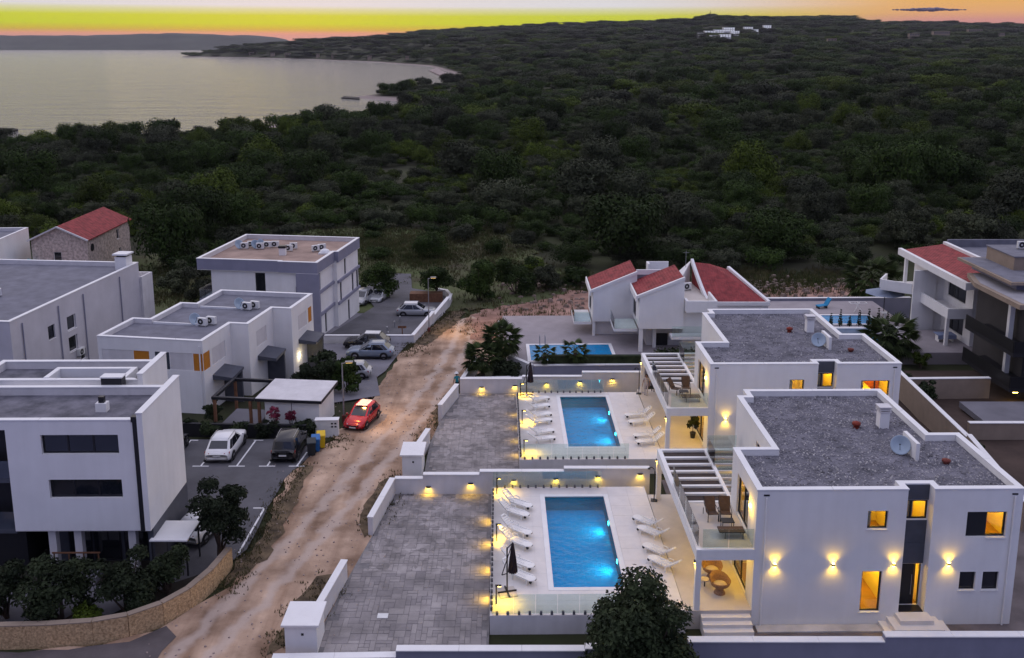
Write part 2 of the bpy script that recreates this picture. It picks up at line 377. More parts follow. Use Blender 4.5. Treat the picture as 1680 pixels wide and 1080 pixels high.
ge = t.nodes.new('ShaderNodeNewGeometry'); sp = t.nodes.new('ShaderNodeSeparateXYZ'); t.links.new(ge.outputs['Position'], sp.inputs[0])
def mrange(src, a, bb):
    n = t.nodes.new('ShaderNodeMapRange'); n.inputs[1].default_value = a; n.inputs[2].default_value = bb; t.links.new(src, n.inputs[0]); return n.outputs[0]
old = b.inputs['Base Color'].links[0].from_socket
mx = t.nodes.new('ShaderNodeMix'); mx.data_type = 'RGBA'; t.links.new(mrange(sp.outputs[2], ZS+2.3, ZS+1.3), mx.inputs['Factor'])
t.links.new(old, mx.inputs['A']); mx.inputs['B'].default_value = (.26, .21, .19, 1)
mx2 = t.nodes.new('ShaderNodeMix'); mx2.data_type = 'RGBA'; t.links.new(mrange(sp.outputs[1], 150, 420), mx2.inputs['Factor'])
t.links.new(mx.outputs['Result'], mx2.inputs['A']); t.links.new(mx.outputs['Result'], mx2.inputs['B'])
t.links.new(mx2.outputs['Result'], b.inputs['Base Color'])
me.materials.append(gm); struct(link('ground', me))

sm = bpy.data.materials.new('sea_water'); sm.use_nodes = True; t = sm.node_tree; b = t.nodes['Principled BSDF']
b.inputs['IOR'].default_value = 1.6; b.inputs['Base Color'].default_value = (.13, .125, .11, 1); b.inputs['Roughness'].default_value = .10; b.inputs['Specular IOR Level'].default_value = .9
ge = t.nodes.new('ShaderNodeNewGeometry'); mp = t.nodes.new('ShaderNodeMapping'); mp.inputs['Scale'].default_value = (.020, .034, 1); mp.inputs['Rotation'].default_value = (0, 0, .25)
t.links.new(ge.outputs['Position'], mp.inputs[0])
n1 = t.nodes.new('ShaderNodeTexNoise'); n1.inputs['Scale'].default_value = 1.0; n1.inputs['Detail'].default_value = 7; n1.inputs['Roughness'].default_value = .62; t.links.new(mp.outputs[0], n1.inputs['Vector'])
bp = t.nodes.new('ShaderNodeBump'); bp.inputs['Strength'].default_value = 1.0; bp.inputs['Distance'].default_value = 26.0
t.links.new(n1.outputs['Fac'], bp.inputs['Height']); t.links.new(bp.outputs[0], b.inputs['Normal'])
sea = MB().quad((-13000, 100, ZS), (6000, 100, ZS), (6000, 13800, ZS), (-13000, 13800, ZS)).obj('sea', sm); struct(sea)
# far island on the horizon
def ridge(name, x0, x1, Y, depth, tops, matl, n=70):
    vs = []; fs = []
    for i in range(n+1):
        px = x0 + (x1-x0)*i/n; e = np.interp(px, [p[0] for p in tops], [p[1] for p in tops]) + .35*math.sin(px*.11)+.25*math.sin(px*.27)
        X = (px-CPX)/CF*Y; ht = CH + e/CF*Y
        for k, (dy, f) in enumerate(((-depth, 0), (-depth*.6, .35), (-depth*.25, .8), (0, 1), (depth*.6, .4), (depth, 0))):
            vs.append((X*(1+dy/Y), Y+dy, ZS-1 + (max(ht, ZS)-ZS+1)*f))
    for i in range(n):
        for k in range(5): fs.append((i*6+k, (i+1)*6+k, (i+1)*6+k+1, i*6+k+1))
    m_ = MB(); m_.add(vs, fs); return struct(m_.obj(name, matl, smooth=True))
hm = mat('distant_scrub_hill', (.05, .055, .04), .95, .4, .004, 0, detail=9, coord='pos')
ridge('hills', -500, 520, 12300, 900, [(-500, 12), (0, 17), (150, 17), (195, 18), (290, 20.5), (330, 20), (380, 17.5), (430, 17), (470, 13), (520, -7)], hm)

# haze: one closed box of thin air
hb = MB().box(-12800, 5800, -60, 13700, ZS-6, 215).mesh('haze'); hz = bpy.data.materials.new('haze_air'); hz.use_nodes = True
t = hz.node_tree; t.nodes.clear(); o_ = t.nodes.new('ShaderNodeOutputMaterial'); pv = t.nodes.new('ShaderNodeVolumePrincipled')
pv.inputs['Color'].default_value = (.80, .78, .86, 1); pv.inputs['Density'].default_value = HAZE
t.links.new(pv.outputs[0], o_.inputs['Volume']); hb.materials.append(hz)
if HAZE > 0: stuff(link('haze', hb))

# ---- paved and dirt surfaces near the houses
def lie(x, y): return float(height(x, y)) + .12 if y > 125 else gz(y)
def sheet(name, pts, matl, dz, kind='structure', sub=1.5, xsub=0):
    """polygon laid on the sloping ground: cut in strips along Y so it follows the slope"""
    bm = bmesh.new(); vs_ = [bm.verts.new((p[0], p[1], 0)) for p in pts]; bm.faces.new(vs_); bm.normal_update()
    bmesh.ops.triangulate(bm, faces=bm.faces[:])
    y0 = min(p[1] for p in pts); y1 = max(p[1] for p in pts); y = math.ceil(y0/sub)*sub
    while y < y1:
        bmesh.ops.bisect_plane(bm, geom=bm.verts[:]+bm.edges[:]+bm.faces[:], plane_co=(0, y, 0), plane_no=(0, 1, 0)); y += sub
    if xsub:
        x = math.ceil(min(p[0] for p in pts)/xsub)*xsub
        while x < max(p[0] for p in pts):
            bmesh.ops.bisect_plane(bm, geom=bm.verts[:]+bm.edges[:]+bm.faces[:], plane_co=(x, 0, 0), plane_no=(1, 0, 0)); x += xsub
    for v in bm.verts: v.co.z = lie(v.co.x, v.co.y) + dz
    bmesh.ops.recalc_face_normals(bm, faces=bm.faces[:])
    me = bpy.data.meshes.new(name); bm.to_mesh(me); bm.free(); me.materials.append(matl)
    if me.polygons[0].normal.z < 0: me.flip_normals()
    o = link(name, me); o['kind'] = kind; return o
def rough_edge(pts, amp, seed, step=1.2):
    out = []; rnd = random.Random(seed)
    for i in range(len(pts)):
        a, b2 = Vector(pts[i]), Vector(pts[(i+1) % len(pts)]); n = max(1, int((b2-a).length/step))
        for k in range(n):
            p = a.lerp(b2, k/n); out.append((p.x + rnd.uniform(-amp, amp), p.y + rnd.uniform(-amp, amp)))
    return out
dirt = mat('dirt_road', (.27, .175, .115), .95, .32, .30, 1.0, 3.5, col2=(.46, .34, .25), detail=10, coord='pos')
dirt2 = mat('red_bare_earth', (.20, .105, .075), .95, .3, .3, 1.0, 1.6, col2=(.33, .20, .155), detail=9, coord='pos')
earth = mat('dark_bare_earth', (.060, .040, .032), .95, .35, .35, .8, 2.5, detail=8, coord='pos')
meadow = mat('dry_meadow', (.105, .088, .050), .95, .45, .16, .8, 3, col2=(.055, .075, .022), detail=9, coord='pos')
t = dirt.node_tree; b = t.nodes['Principled BSDF']; old = b.inputs['Base Color'].links[0].from_socket
ge = t.nodes.new('ShaderNodeNewGeometry'); mp = t.nodes.new('ShaderNodeMapping'); mp.inputs['Rotation'].default_value = (0, 0, .16); mp.inputs['Scale'].default_value = (.62, .055, 1); t.links.new(ge.outputs['Position'], mp.inputs[0])
n2 = t.nodes.new('ShaderNodeTexNoise'); n2.inputs['Scale'].default_value = 1.0; n2.inputs['Detail'].default_value = 6; n2.inputs['Roughness'].default_value = .55; t.links.new(mp.outputs[0], n2.inputs['Vector'])
cr = t.nodes.new('ShaderNodeValToRGB'); cr.color_ramp.elements[0].position = .36; cr.color_ramp.elements[1].position = .60
cr.color_ramp.elements[0].color = (.62, .54, .48, 1); cr.color_ramp.elements[1].color = (1.08, 1.05, 1.03, 1); t.links.new(n2.outputs['Fac'], cr.inputs[0])
mx = t.nodes.new('ShaderNodeMix'); mx.data_type = 'RGBA'; mx.blend_type = 'MULTIPLY'; mx.inputs['Factor'].default_value = 1; t.links.new(old, mx.inputs['A']); t.links.new(cr.outputs[0], mx.inputs['B']); t.links.new(mx.outputs['Result'], b.inputs['Base Color'])
# two worn wheel tracks follow the bend of the road
path_c = [(-16.2,37.5),(-14.6,42),(-13.2,47),(-11.7,53),(-10.2,59),(-9.0,65),(-7.9,72),(-7.0,79),(-6.0,86),(-5.4,91),(-5.2,96)]
c2, c1, c0 = np.polyfit([p[1] for p in path_c], [p[0] for p in path_c], 2)
def mn(op, *a):
    n = t.nodes.new('ShaderNodeMath'); n.operation = op
    for q, v in enumerate(a):
        if isinstance(v, (int, float)): n.inputs[q].default_value = float(v)
        else: t.links.new(v, n.inputs[q])
    return n.outputs[0]
sp = t.nodes.new('ShaderNodeSeparateXYZ'); t.links.new(ge.outputs['Position'], sp.inputs[0])
n3 = t.nodes.new('ShaderNodeTexNoise'); n3.inputs['Scale'].default_value = .55; n3.inputs['Detail'].default_value = 7; t.links.new(ge.outputs['Position'], n3.inputs['Vector'])
u_ = mn('SUBTRACT', sp.outputs[0], mn('ADD', mn('MULTIPLY', sp.outputs[1], mn('ADD', mn('MULTIPLY', sp.outputs[1], c2), c1)), c0))
u_ = mn('ADD', u_, mn('MULTIPLY', mn('SUBTRACT', n3.outputs['Fac'], .5), 1.9))
w_ = mn('ABSOLUTE', mn('SUBTRACT', mn('ABSOLUTE', u_), .85))
mr = t.nodes.new('ShaderNodeMapRange'); mr.interpolation_type = 'SMOOTHSTEP'; mr.inputs[1].default_value = .62; mr.inputs[2].default_value = .10; t.links.new(w_, mr.inputs[0])
m3 = t.nodes.new('ShaderNodeMix'); m3.data_type = 'RGBA'; t.links.new(mn('MULTIPLY', mr.outputs[0], .62), m3.inputs['Factor']); t.links.new(mx.outputs['Result'], m3.inputs['A']); m3.inputs['B'].default_value = (.50, .41, .35, 1); t.links.new(m3.outputs['Result'], b.inputs['Base Color'])
sheet('dirt_ground', rough_edge([(-26,30),(-9,30),(-8.9,45),(-8.0,52),(-6.9,60),(-5.6,69),(-4.2,76),(-3.0,84),(-1.0,88),(2,93),(6,99),(8,108),(3,112),(-4,108),(-7.6,101),(-8.6,104),(-9.6,96),(-11,90),(-11.5,82),(-12,76),(-13.5,66),(-15,60),(-15,54),(-14.6,50),(-15.2,46),(-17,43),(-20,41.0),(-26,40)], .35, 3), dirt, .0)
sheet('bare_earth', rough_edge([(-4,96),(2,94),(9,96),(18,103),(30,106),(46,106),(48,124),(38,124),(22,124),(8,121),(-3,113),(-5,104)], .8, 4), dirt2, .03)
sheet('bare_ground', rough_edge([(-53,108),(-38,102),(-27,98),(-27,116),(-42,122),(-56,122)], .8, 5), dirt2, .02)
sheet('meadow', rough_edge([(-60,104),(-22,104),(-12,111),(-8,109),(-2,110),(3,114),(8,121),(6,136),(0,160),(-15,169),(-34,166),(-48,150),(-66,140)], 1.0, 6), meadow, .06, sub=3, xsub=4)
for vp in ([(-11.6,40.2),(-9.9,42.5),(-9.3,46.9),(-9.2,47.6),(-10.6,47.0),(-11.6,44)], [(-8.6,51.2),(-7.9,56.6),(-7.7,59.4),(-8.6,59.0),(-9.6,54.0)], [(-5.7,69.2),(-4.7,74.2),(-4.3,78),(-3.4,83),(-4.6,82),(-6.6,72)], [(-15.5,48.6),(-14.8,50),(-14.9,56),(-14.3,61.5),(-13.9,61),(-13.6,55),(-13.9,49),(-15.4,46)], [(-10.2,93.5),(-8.4,102),(-6.9,109.5),(-5.4,108),(-6.6,101),(-8.6,93)]):
    sheet('soil_verge', rough_edge(vp, .22, 13, .7), mat('weedy_soil', (.055, .040, .026), .95, .5, 1.1, 1.0, 4, col2=(.12, .085, .05), detail=9, coord='pos'), .025)
sheet('road', rough_edge([(-30,36),(-30,40.2),(-24.8,40.5),(-20.4,40.9),(-18.7,41.4),(-17.2,42.5),(-16.5,41.6),(-16.9,39.5),(-18,36)], .15, 17, 1), mat('old_brown_asphalt', (.10, .085, .085), .95, .3, .4, .8, 8, detail=9, coord='pos'), .02)
sheet('yard', [(24,56),(62,56),(62,84),(24,84)], earth, .02)
sheet('yard', [(10,38),(62,38),(62,58.9),(10,58.9)], mat('grey_garden_gravel', (.13, .11, .11), .95, .3, .6, .5, 8, coord='pos'), .01)
sheet('parking_lot', rough_edge([(-24.4,66.3),(-15.6,66.3),(-14.2,63.6),(-15.2,59),(-15.4,55),(-15.4,50),(-15.9,48.3),(-18.8,46),(-19.8,48),(-19.9,55),(-24.4,57)], .12, 7, 2), M['asphalt'], .03)
sheet('parking_lot', rough_edge([(-11.2,76.5),(-12.2,82),(-10.6,93.9),(-21,93.5),(-20.5,87),(-18.5,80),(-16,74)], .15, 8, 2), M['court'], .03)
lotC = sheet('parking_lot', [(-10.3,94.6),(-8.2,106),(-7.8,113.5),(-9.2,118),(-13.2,121),(-14.4,131),(-19.5,131.5),(-19.2,118),(-16.6,110),(-19.9,95)], M['asphalt'], .22)
sheet('courtyard', [(-29,94),(-20,94.6),(-16.5,110),(-30,112)], M['court'], .02)
sheet('garden_bed', [(-32,40.6),(-20.5,41.5),(-19,42.2),(-17.2,43.6),(-16.4,46),(-16.1,48.5),(-19.6,50),(-32,50)], mat('dark_garden_soil', (.035, .030, .024), .95, .3, 1, .5, 6), .02)
sheet('garden_path', [(-32,42.0),(-24,42.2),(-20.6,43.4),(-18.3,46.3),(-20,46.3),(-32,46)], M['court'], .05)
# painted bay lines
def line(pts, w=.12):
    mb = MB()
    for a, b2 in zip(pts[:-1], pts[1:]):
        a, b2 = Vector(a), Vector(b2); d = (b2-a).normalized(); n = Vector((-d.y, d.x))*w/2; e = d*w/2
        k = max(1, int((b2-a).length/1.5))
        P_ = [(a-e).lerp(b2+e, i/k) for i in range(k+1)]
        for q, r in zip(P_[:-1], P_[1:]):
            mb.quad((*(q-n), gz(q.y)+.045), (*(r-n), gz(r.y)+.045), (*(r+n), gz(r.y)+.045), (*(q+n), gz(q.y)+.045))
    return struct(mb.obj('bay_marking', M['paint']))
for x in (-23.9, -21.55, -19.06, -16.95, -14.9):
    y0 = 61.05; y1 = 66.0
    if x < -15: line([(x, y0), (x, y1)])
    else: line([(x, y0), (x+.15, 63.6)])
    line([(x-.5, y0), (x+.5, y0)])
    if x < -18: line([(x-.1, y1), (x+.5, y1)])
line([(-16.2, 54.9), (-15.55, 54.9), (-15.65, 49.6)])
for q in range(4):
    y = 96.5 + q*2.5
    line([(-13.0+q*.2, y), (-9.7+q*.45, y)], .1)
# beaches, jetties
def land_patch(name, pts, matl, dz=.25):
    mb = MB(); cx = sum(p[0] for p in pts)/len(pts); cy = sum(p[1] for p in pts)/len(pts)
    return struct(MB().prism(pts, ZS-2, ZS+dz).obj(name, matl))
sand = mat('shingle_beach', (.30, .24, .22), .95, .2, .08, 0, coord='pos')
for pts in ([(405,221),(445,210.5),(490,211),(520,216),(470,226),(430,228)], [(560,196),(603,188),(622,189),(640,193),(600,199)], [(690,178),(640,181),(650,176),(690,172.5)], [(704,117),(716,113),(738,124),(755,131),(748,134),(728,128)]):
    land_patch('beach', [tuple(G(x, y, ZS).to_2d()) for x, y in pts][::-1], sand, 1.75)
rockm = mat('dark_shore_rock', (.05, .045, .04), .9, .3, .3, 0, coord='pos')
for pts in ([(536,189.5),(537,186),(572,189),(575,191.5)], [(-5,218),(-5,214),(22,213),(30,215),(20,217)], [(560,162),(565,159.5),(590,161.5),(590,164)]):
    land_patch('jetty', [tuple(G(x, y, ZS).to_2d()) for x, y in pts][::-1], rockm, 1.0)

# ================================================================== foliage
def leaf_cloud(seed, n, lumps, size, flat=.55, upbias=.35, sides=4):
    """many small leaf faces spread over and inside overlapping lumps -> vertices, faces"""
    rnd = np.random.default_rng(seed); w = np.array([l[3]**2 for l in lumps]); w /= w.sum()
    li = rnd.choice(len(lumps), n, p=w); Lp = np.array(lumps)[li]
    d = rnd.normal(size=(n, 3)); d /= np.linalg.norm(d, axis=1)[:, None]
    low = d[:, 2] < -.45; d[low, 2] *= -.6; d /= np.linalg.norm(d, axis=1)[:, None]
    rad = Lp[:, 3]*(1 - rnd.random(n)**2.2*.55)*(1 + .10*rnd.normal(size=n))
    P = Lp[:, :3] + d*rad[:, None]*np.array([1, 1, .85])
    nor = d + rnd.normal(size=(n, 3))*flat; nor[:, 2] += upbias; nor /= np.linalg.norm(nor, axis=1)[:, None]
    a = np.cross(nor, rnd.normal(size=(n, 3))); a /= np.linalg.norm(a, axis=1)[:, None]; b = np.cross(nor, a)
    s = size*(.6 + .8*rnd.random(n))[:, None]
    a *= s; b *= s*.62
    V = np.stack([P-a, P-b*.9+nor*s*.12, P+a, P+b*.9+nor*s*.12], 1).reshape(-1, 3)
    F = np.arange(4*n).reshape(n, 4); return V, F
def cloud_mesh(name, V, F, matl):
    me = bpy.data.meshes.new(name); me.from_pydata(V.tolist(), [], F.tolist()); me.materials.append(matl); return me
def bush_lumps(seed, R_, H_, n=8):
    r = random.Random(seed); out = [(0, 0, H_*.42, R_*.72)]
    for k in range(n):
        a = r.uniform(0, 2*PI); q = r.uniform(.3, .72)*R_
        out.append((q*math.cos(a), q*math.sin(a), r.uniform(.30, .78)*H_, r.uniform(.28, .46)*R_))
    return out
BUSH = []
for i in range(9):
    key = ('leaf', 'leaf_olive', 'leaf_bright')[i % 3]
    V, F = leaf_cloud(100+i, 2600 if i < 6 else 6500, bush_lumps(i, 1.0, 1.25 if i < 6 else 1.45, 10 if i < 6 else 15), .062 if i < 6 else .040, flat=.30, upbias=.15)
    BUSH.append(cloud_mesh('bush_crown', V, F, M[key]))
# positions of the wood: jittered rows whose spacing grows with distance
rng = np.random.default_rng(11); pts = []
def rows(s0, p, x_step, y_step, radii, thin, h0, h1, Y):
    while Y < RIDGE*1.04:
        s = s0 if Y < 300 else s0*(Y/300)**p
        X = np.arange(-.66*Y, .66*Y, s*x_step); X = X + rng.uniform(-.46, .46, X.shape)*s; YY = Y + rng.uniform(-.48, .48, X.shape)*s
        R_ = s*rng.choice(radii, X.shape)*rng.uniform(.88, 1.12, X.shape); hh = rng.uniform(h0, h1, X.shape)
        k = rng.random(X.shape) < thin
        hz = np.where(YY < 300, R_*hh, np.minimum(R_*hh, s0*radii[-1]*hh*(1 + .12*(YY/300-1).clip(0, 6))))
        pts.append(np.stack([X, YY, R_, hz], 1)[k]); Y += s*y_step
rows(5.2, .92, .86, .78, [.30,.38,.46,.54,.62], .84, .65, 1.1, 131.0)      # the low scrub
rows(12.5, .90, 1.0, .95, [.24,.28,.34,.42,.50], .58, 1.0, 1.45, 137.0)     # taller trees standing out of it
W = np.concatenate(pts)
def meadow_mask(X, Y):
    return (X > -36) & (X < 3 - (Y-140)*.15) & (Y > 100) & (Y < 163 + 5*np.sin(X*.35)) | (X > -5) & (X < 50) & (Y < 133 + 3*np.sin(X*.5))
dd = inland(W[:, 0], W[:, 1])
gapn = fract_noise(W[:, 0]+40, W[:, 1]*1.2, 34)
pxw = CPX + W[:, 0]/W[:, 1]*CF
keep = (dd > np.where(W[:, 1] < 900, np.where(pxw > 395, 20, 8), 16)) & (rng.random(len(W)) > np.where((gapn < -.85) & ((W[:, 0] < 8) | (W[:, 1] > 320)), .75, .02))
keep &= ~(meadow_mask(W[:, 0], W[:, 1]) & (rng.random(len(W)) < .90))
keep &= ~((W[:, 1] < 134) & (W[:, 0] > 5))
keep &= ~((W[:, 1] < 160) & (W[:, 0] < -52) & (W[:, 0] > -76))
W = W[keep]
wz = height(W[:, 0], W[:, 1]) - .15
hz_ = W[:, 3]
kind = np.clip((fract_noise(W[:, 0], W[:, 1], 45)*.9 + rng.normal(size=len(W))*.9 + 1.1).astype(int), 0, 2)
pick = np.where((W[:, 2] > 3.0) & (W[:, 1] < 420) | (rng.random(len(W)) < .12), kind + 6, kind + 3*rng.integers(0, 2, len(W)))
pxs = CPX + W[:, 0]/W[:, 1]*CF
infr = (pxs > -30) & (pxs < 1710)
order = np.argsort(np.where(infr, W[:, 1]/np.maximum(W[:, 2], 1)**.8, 1e9))
first = set(order[:296].tolist())
zones = ((150, 'behind the left edge houses'), (330, 'behind the stone house'), (600, 'behind the tan-roofed apartment block'), (830, 'behind the dry meadow'), (1000, 'beside the red-roofed villa, to its left'), (1260, 'behind the red-roofed villa'), (1470, 'behind the cleared red earth'), (1e9, 'behind the right edge villas'))
for i in order[:296]:
    me = BUSH[int(pick[i])]
    o = link('scrub_tree', me, None, (W[i, 0], W[i, 1], wz[i]), rng.uniform(0, 6.28), (W[i, 2], W[i, 2], hz_[i]))
    zn = next(z for x, z in zones if pxs[i] < x)
    tag(o, ('dark green', 'grey-olive', 'yellow-green')[int(kind[i])] + (' low scrub tree ' if W[i, 2] < 2.3 else ' medium scrub tree ' if W[i, 2] < 3.1 else ' big round tree ') + zn, 'tree', 'wood trees ' + zn)
rest = np.array([i for i in range(len(W)) if i not in first])
pm = bpy.data.meshes.new('wood'); pm.from_pydata(np.stack([W[rest, 0], W[rest, 1], wz[rest]], 1).tolist(), [], [])
def attr(nm, ty, vals, field='value'):
    a = pm.attributes.new(nm, ty, 'POINT'); a.data.foreach_set(field, np.ascontiguousarray(vals).ravel())
attr('siz', 'FLOAT_VECTOR', np.stack([W[rest, 2], W[rest, 2], hz_[rest]], 1).astype(np.float32), 'vector')
attr('rot', 'FLOAT', rng.uniform(0, 6.28, len(rest)).astype(np.float32))
attr('pick', 'INT', pick[rest].astype(np.int32))
wood = link('wood', pm); tag(wood, 'dense dark scrub wood stretching to the hills and the shore', 'wood', kind='stuff')
ng = bpy.data.node_groups.new('wood_scatter', 'GeometryNodeTree')
ng.interface.new_socket('Geometry', in_out='INPUT', socket_type='NodeSocketGeometry'); ng.interface.new_socket('Geometry', in_out='OUTPUT', socket_type='NodeSocketGeometry')
gn = lambda ty, **k: ng.nodes.new(ty)
gi = gn('NodeGroupInput'); go = gn('NodeGroupOutput'); iop = gn('GeometryNodeInstanceOnPoints'); g2i = gn('GeometryNodeGeometryToInstance')
srcs = []
for me in BUSH:
    o = bpy.data.objects.new('bush_source', me); srcs.append(o)
for o in reversed(srcs):
    oi = gn('GeometryNodeObjectInfo'); oi.inputs['Object'].default_value = o; oi.inputs['As Instance'].default_value = True
    ng.links.new(oi.outputs['Geometry'], g2i.inputs[0])
def named(nm, ty):
    n = gn('GeometryNodeInputNamedAttribute'); n.data_type = ty; n.inputs['Name'].default_value = nm
    return n.outputs[0]
cx = gn('ShaderNodeCombineXYZ'); ng.links.new(named('rot', 'FLOAT'), cx.inputs[2])
ng.links.new(gi.outputs[0], iop.inputs['Points']); ng.links.new(g2i.outputs[0], iop.inputs['Instance'])
iop.inputs['Pick Instance'].default_value = True
ng.links.new(named('pick', 'INT'), iop.inputs['Instance Index']); ng.links.new(cx.outputs[0], iop.inputs['Rotation']); ng.links.new(named('siz', 'FLOAT_VECTOR'), iop.inputs['Scale'])
ng.links.new(iop.outputs[0], go.inputs[0])
md = wood.modifiers.new('scatter', 'NODES'); md.node_group = ng

# grass and weeds on verges and in the meadow
def tufts(name, spots, n, h, matl, seed, spread=.8):
    r = np.random.default_rng(seed); S = np.array(spots, float)
    pick = r.integers(0, len(S), n); P = S[pick, :2] + r.normal(size=(n, 2))*spread*S[pick, 2:3]
    k = 5; base = np.repeat(P, k, 0) + r.normal(size=(n*k, 2))*.12
    zz = np.where(base[:, 1] > 125, height(base[:, 0], base[:, 1])+.12, -.05*np.clip(base[:, 1]-60, 0, 70)); a = r.uniform(0, 6.28, n*k); hh = h*(.4+.9*r.random(n*k)); ln = r.normal(size=(n*k, 2))*.35*hh[:, None]
    wv = np.stack([np.cos(a), np.sin(a)], 1)*.05
    b0 = np.concatenate([base-wv, zz[:, None]-.05], 1); b1 = np.concatenate([base+wv, zz[:, None]-.05], 1); tp = np.concatenate([base+ln, (zz+hh)[:, None]], 1)
    V = np.stack([b0, b1, tp], 1).reshape(-1, 3); F = np.arange(len(V)).reshape(-1, 3)
    me = bpy.data.meshes.new(name); me.from_pydata(V.tolist(), [], F.tolist()); me.materials.append(matl)
    return link(name, me)
def walk(P_, step, w):
    out = []
    for a, b2 in zip(P_[:-1], P_[1:]):
        a, b2 = Vector(a), Vector(b2); n = max(1, int((b2-a).length/step))
        out += [(*a.lerp(b2, k/n), w) for k in range(n)]
    return out
verge = walk([(-15.2,46),(-14.8,50),(-15,56),(-14.4,62)], .8, .35) + walk([(-11.3,41),(-10.4,44),(-9.7,47)], .5, .45) + walk([(-8.4,53),(-7.8,57.5),(-7.6,60)], .6, .4) + walk([(-6.5,66),(-5.6,71),(-4.4,77),(-3,83)], .8, .4) + walk([(-10.4,90),(-10.2,95),(-8.5,103),(-7,110)], .6, .6) + walk([(-13.5,65),(-12.8,67)], .4, .5) + walk([(-7.5,104),(-4.5,101),(-2,97),(0,93)], .8, 1.0)
tag(tufts('grass', verge, 1700, .17, M['grass_dry'], 5, 1.3), 'dry weeds and grass along the dirt road', 'grass', kind='stuff')
r_ = random.Random(8)
mead = [(r_.uniform(-58, 4), r_.uniform(106, 139), 1.5) for _ in range(150)] + [(r_.uniform(-36, 0), r_.uniform(136, 166), 1.6) for _ in range(130)] + [(r_.uniform(-40, -22), r_.uniform(100, 118), 1.2) for _ in range(30)] + [(r_.uniform(4, 46), r_.uniform(119, 133), 1.4) for _ in range(60)]
mead = [m_ for m_ in mead if not (-24 < m_[0] < -4 and m_[1] < 128)]
tag(tufts('grass', mead, 12000, .55, M['grass_dry'], 6, 1.4), 'dry yellow grass of the meadow before the wood', 'grass', kind='stuff')
tag(tufts('grass', mead[::2], 8000, .6, M['grass_green'], 7, 1.6), 'green grass and low weeds of the meadow before the wood', 'grass', kind='stuff')
# loose stones
def stones(name, gen, n, s0, s1, matl, seed):
    r = random.Random(seed); mb = MB()
    for _ in range(n):
        x, y, z = gen(r); s = r.uniform(s0, s1)**1.0; a = r.uniform(0, 6.28)
        q = [(math.cos(a+k*PI/2)*s*r.uniform(.6, 1.2), math.sin(a+k*PI/2)*s*r.uniform(.6, 1.2)) for k in range(4)]
        h = s*r.uniform(.35, .9)
        mb.add([(x+u, y+v, z-.03) for u, v in q] + [(x+u*.6, y+v*.6, z+h) for u, v in q], [(4,5,6,7),(0,1,5,4),(1,2,6,5),(2,3,7,6),(3,0,4,7)])
    return mb.obj(name, matl)
def on_dirt(r):
    k = r.random(); y = 38+k*52; x = -15.6 + (y-38)*.14 + r.uniform(-2.6, 7.0) - (2 if y > 60 else 0); return x, y, gz(y)
tag(stones('stones', on_dirt, 900, .02, .09, mat('pale_road_stone', (.33, .26, .23), .95, .35, .8, coord='pos'), 3), 'small loose stones strewn over the dirt road', 'stones', kind='stuff')
def on_bare(r):
    x = r.uniform(-2, 47); y = r.gauss(124, 2.5) if r.random() < .6 else r.uniform(108, 126); return x, y, gz(y)+.02
tag(stones('rubble', on_bare, 800, .08, .55, mat('pale_rubble', (.20, .15, .125), .95, .35, .5, coord='pos'), 4), 'pale rubble stones along the cleared red earth', 'rubble', kind='stuff')

# ================================================================== building helpers (local frame: x right, y away, z up)
def shell(parent, P, z0, z1, holes, matl, name='wall', reveal=.22):
    """outer skin of walls along a CCW outline; holes = {edge: [(u0,u1,v0,v1), ...]} with reveals"""
    mb = MB(); n = len(P)
    for i in range(n):
        a, b = Vector(P[i]), Vector(P[(i+1) % n]); Ln = (b-a).length; d = (b-a)/Ln; nn = Vector((d.y, -d.x))
        za, zb = (z1, z1) if not callable(z1) else (z1(*a), z1(*b))
        H = holes.get(i, [])
        pt = lambda u, v, dep=0.0: (a.x+d.x*u-nn.x*dep, a.y+d.y*u-nn.y*dep, v)
        if not H:
            mb.add([pt(0, z0), pt(Ln, z0), pt(Ln, zb), pt(0, za)], [(0,1,2,3)]); continue
        us = sorted({0.0, Ln, *[h[0] for h in H], *[h[1] for h in H]}); zs = sorted({z0, min(za, zb), *[h[2] for h in H], *[h[3] for h in H]})
        for u0, u1 in zip(us[:-1], us[1:]):
            for v0, v1 in zip(zs[:-1], zs[1:]):
                um, vm = (u0+u1)/2, (v0+v1)/2
                if any(h[0] < um < h[1] and h[2] < vm < h[3] for h in H): continue
                mb.quad(pt(u0, v0), pt(u1, v0), pt(u1, v1), pt(u0, v1))
        if abs(za-zb) > 1e-4:
            zt = min(za, zb); mb.add([pt(0, zt), pt(Ln, zt), pt(Ln, zb) if zb > za else pt(0, za)], [(0,1,2)])
        for h in H:
            u0, u1, v0, v1 = h[:4]; r = h[4] if len(h) > 4 else reveal
            mb.quad(pt(u0, v0), pt(u0, v0, r), pt(u1, v0, r), pt(u1, v0)); mb.quad(pt(u0, v1), pt(u1, v1), pt(u1, v1, r), pt(u0, v1, r))
            mb.quad(pt(u0, v0), pt(u0, v1), pt(u0, v1, r), pt(u0, v0, r)); mb.quad(pt(u1, v0), pt(u1, v0, r), pt(u1, v1, r), pt(u1, v1))
    return mb.obj(name, matl, parent)
def edge_frame(P, i):
    a, b = Vector(P[i]), Vector(P[(i+1) % len(P)]); d = (b-a).normalized(); return a, d, Vector((d.y, -d.x))
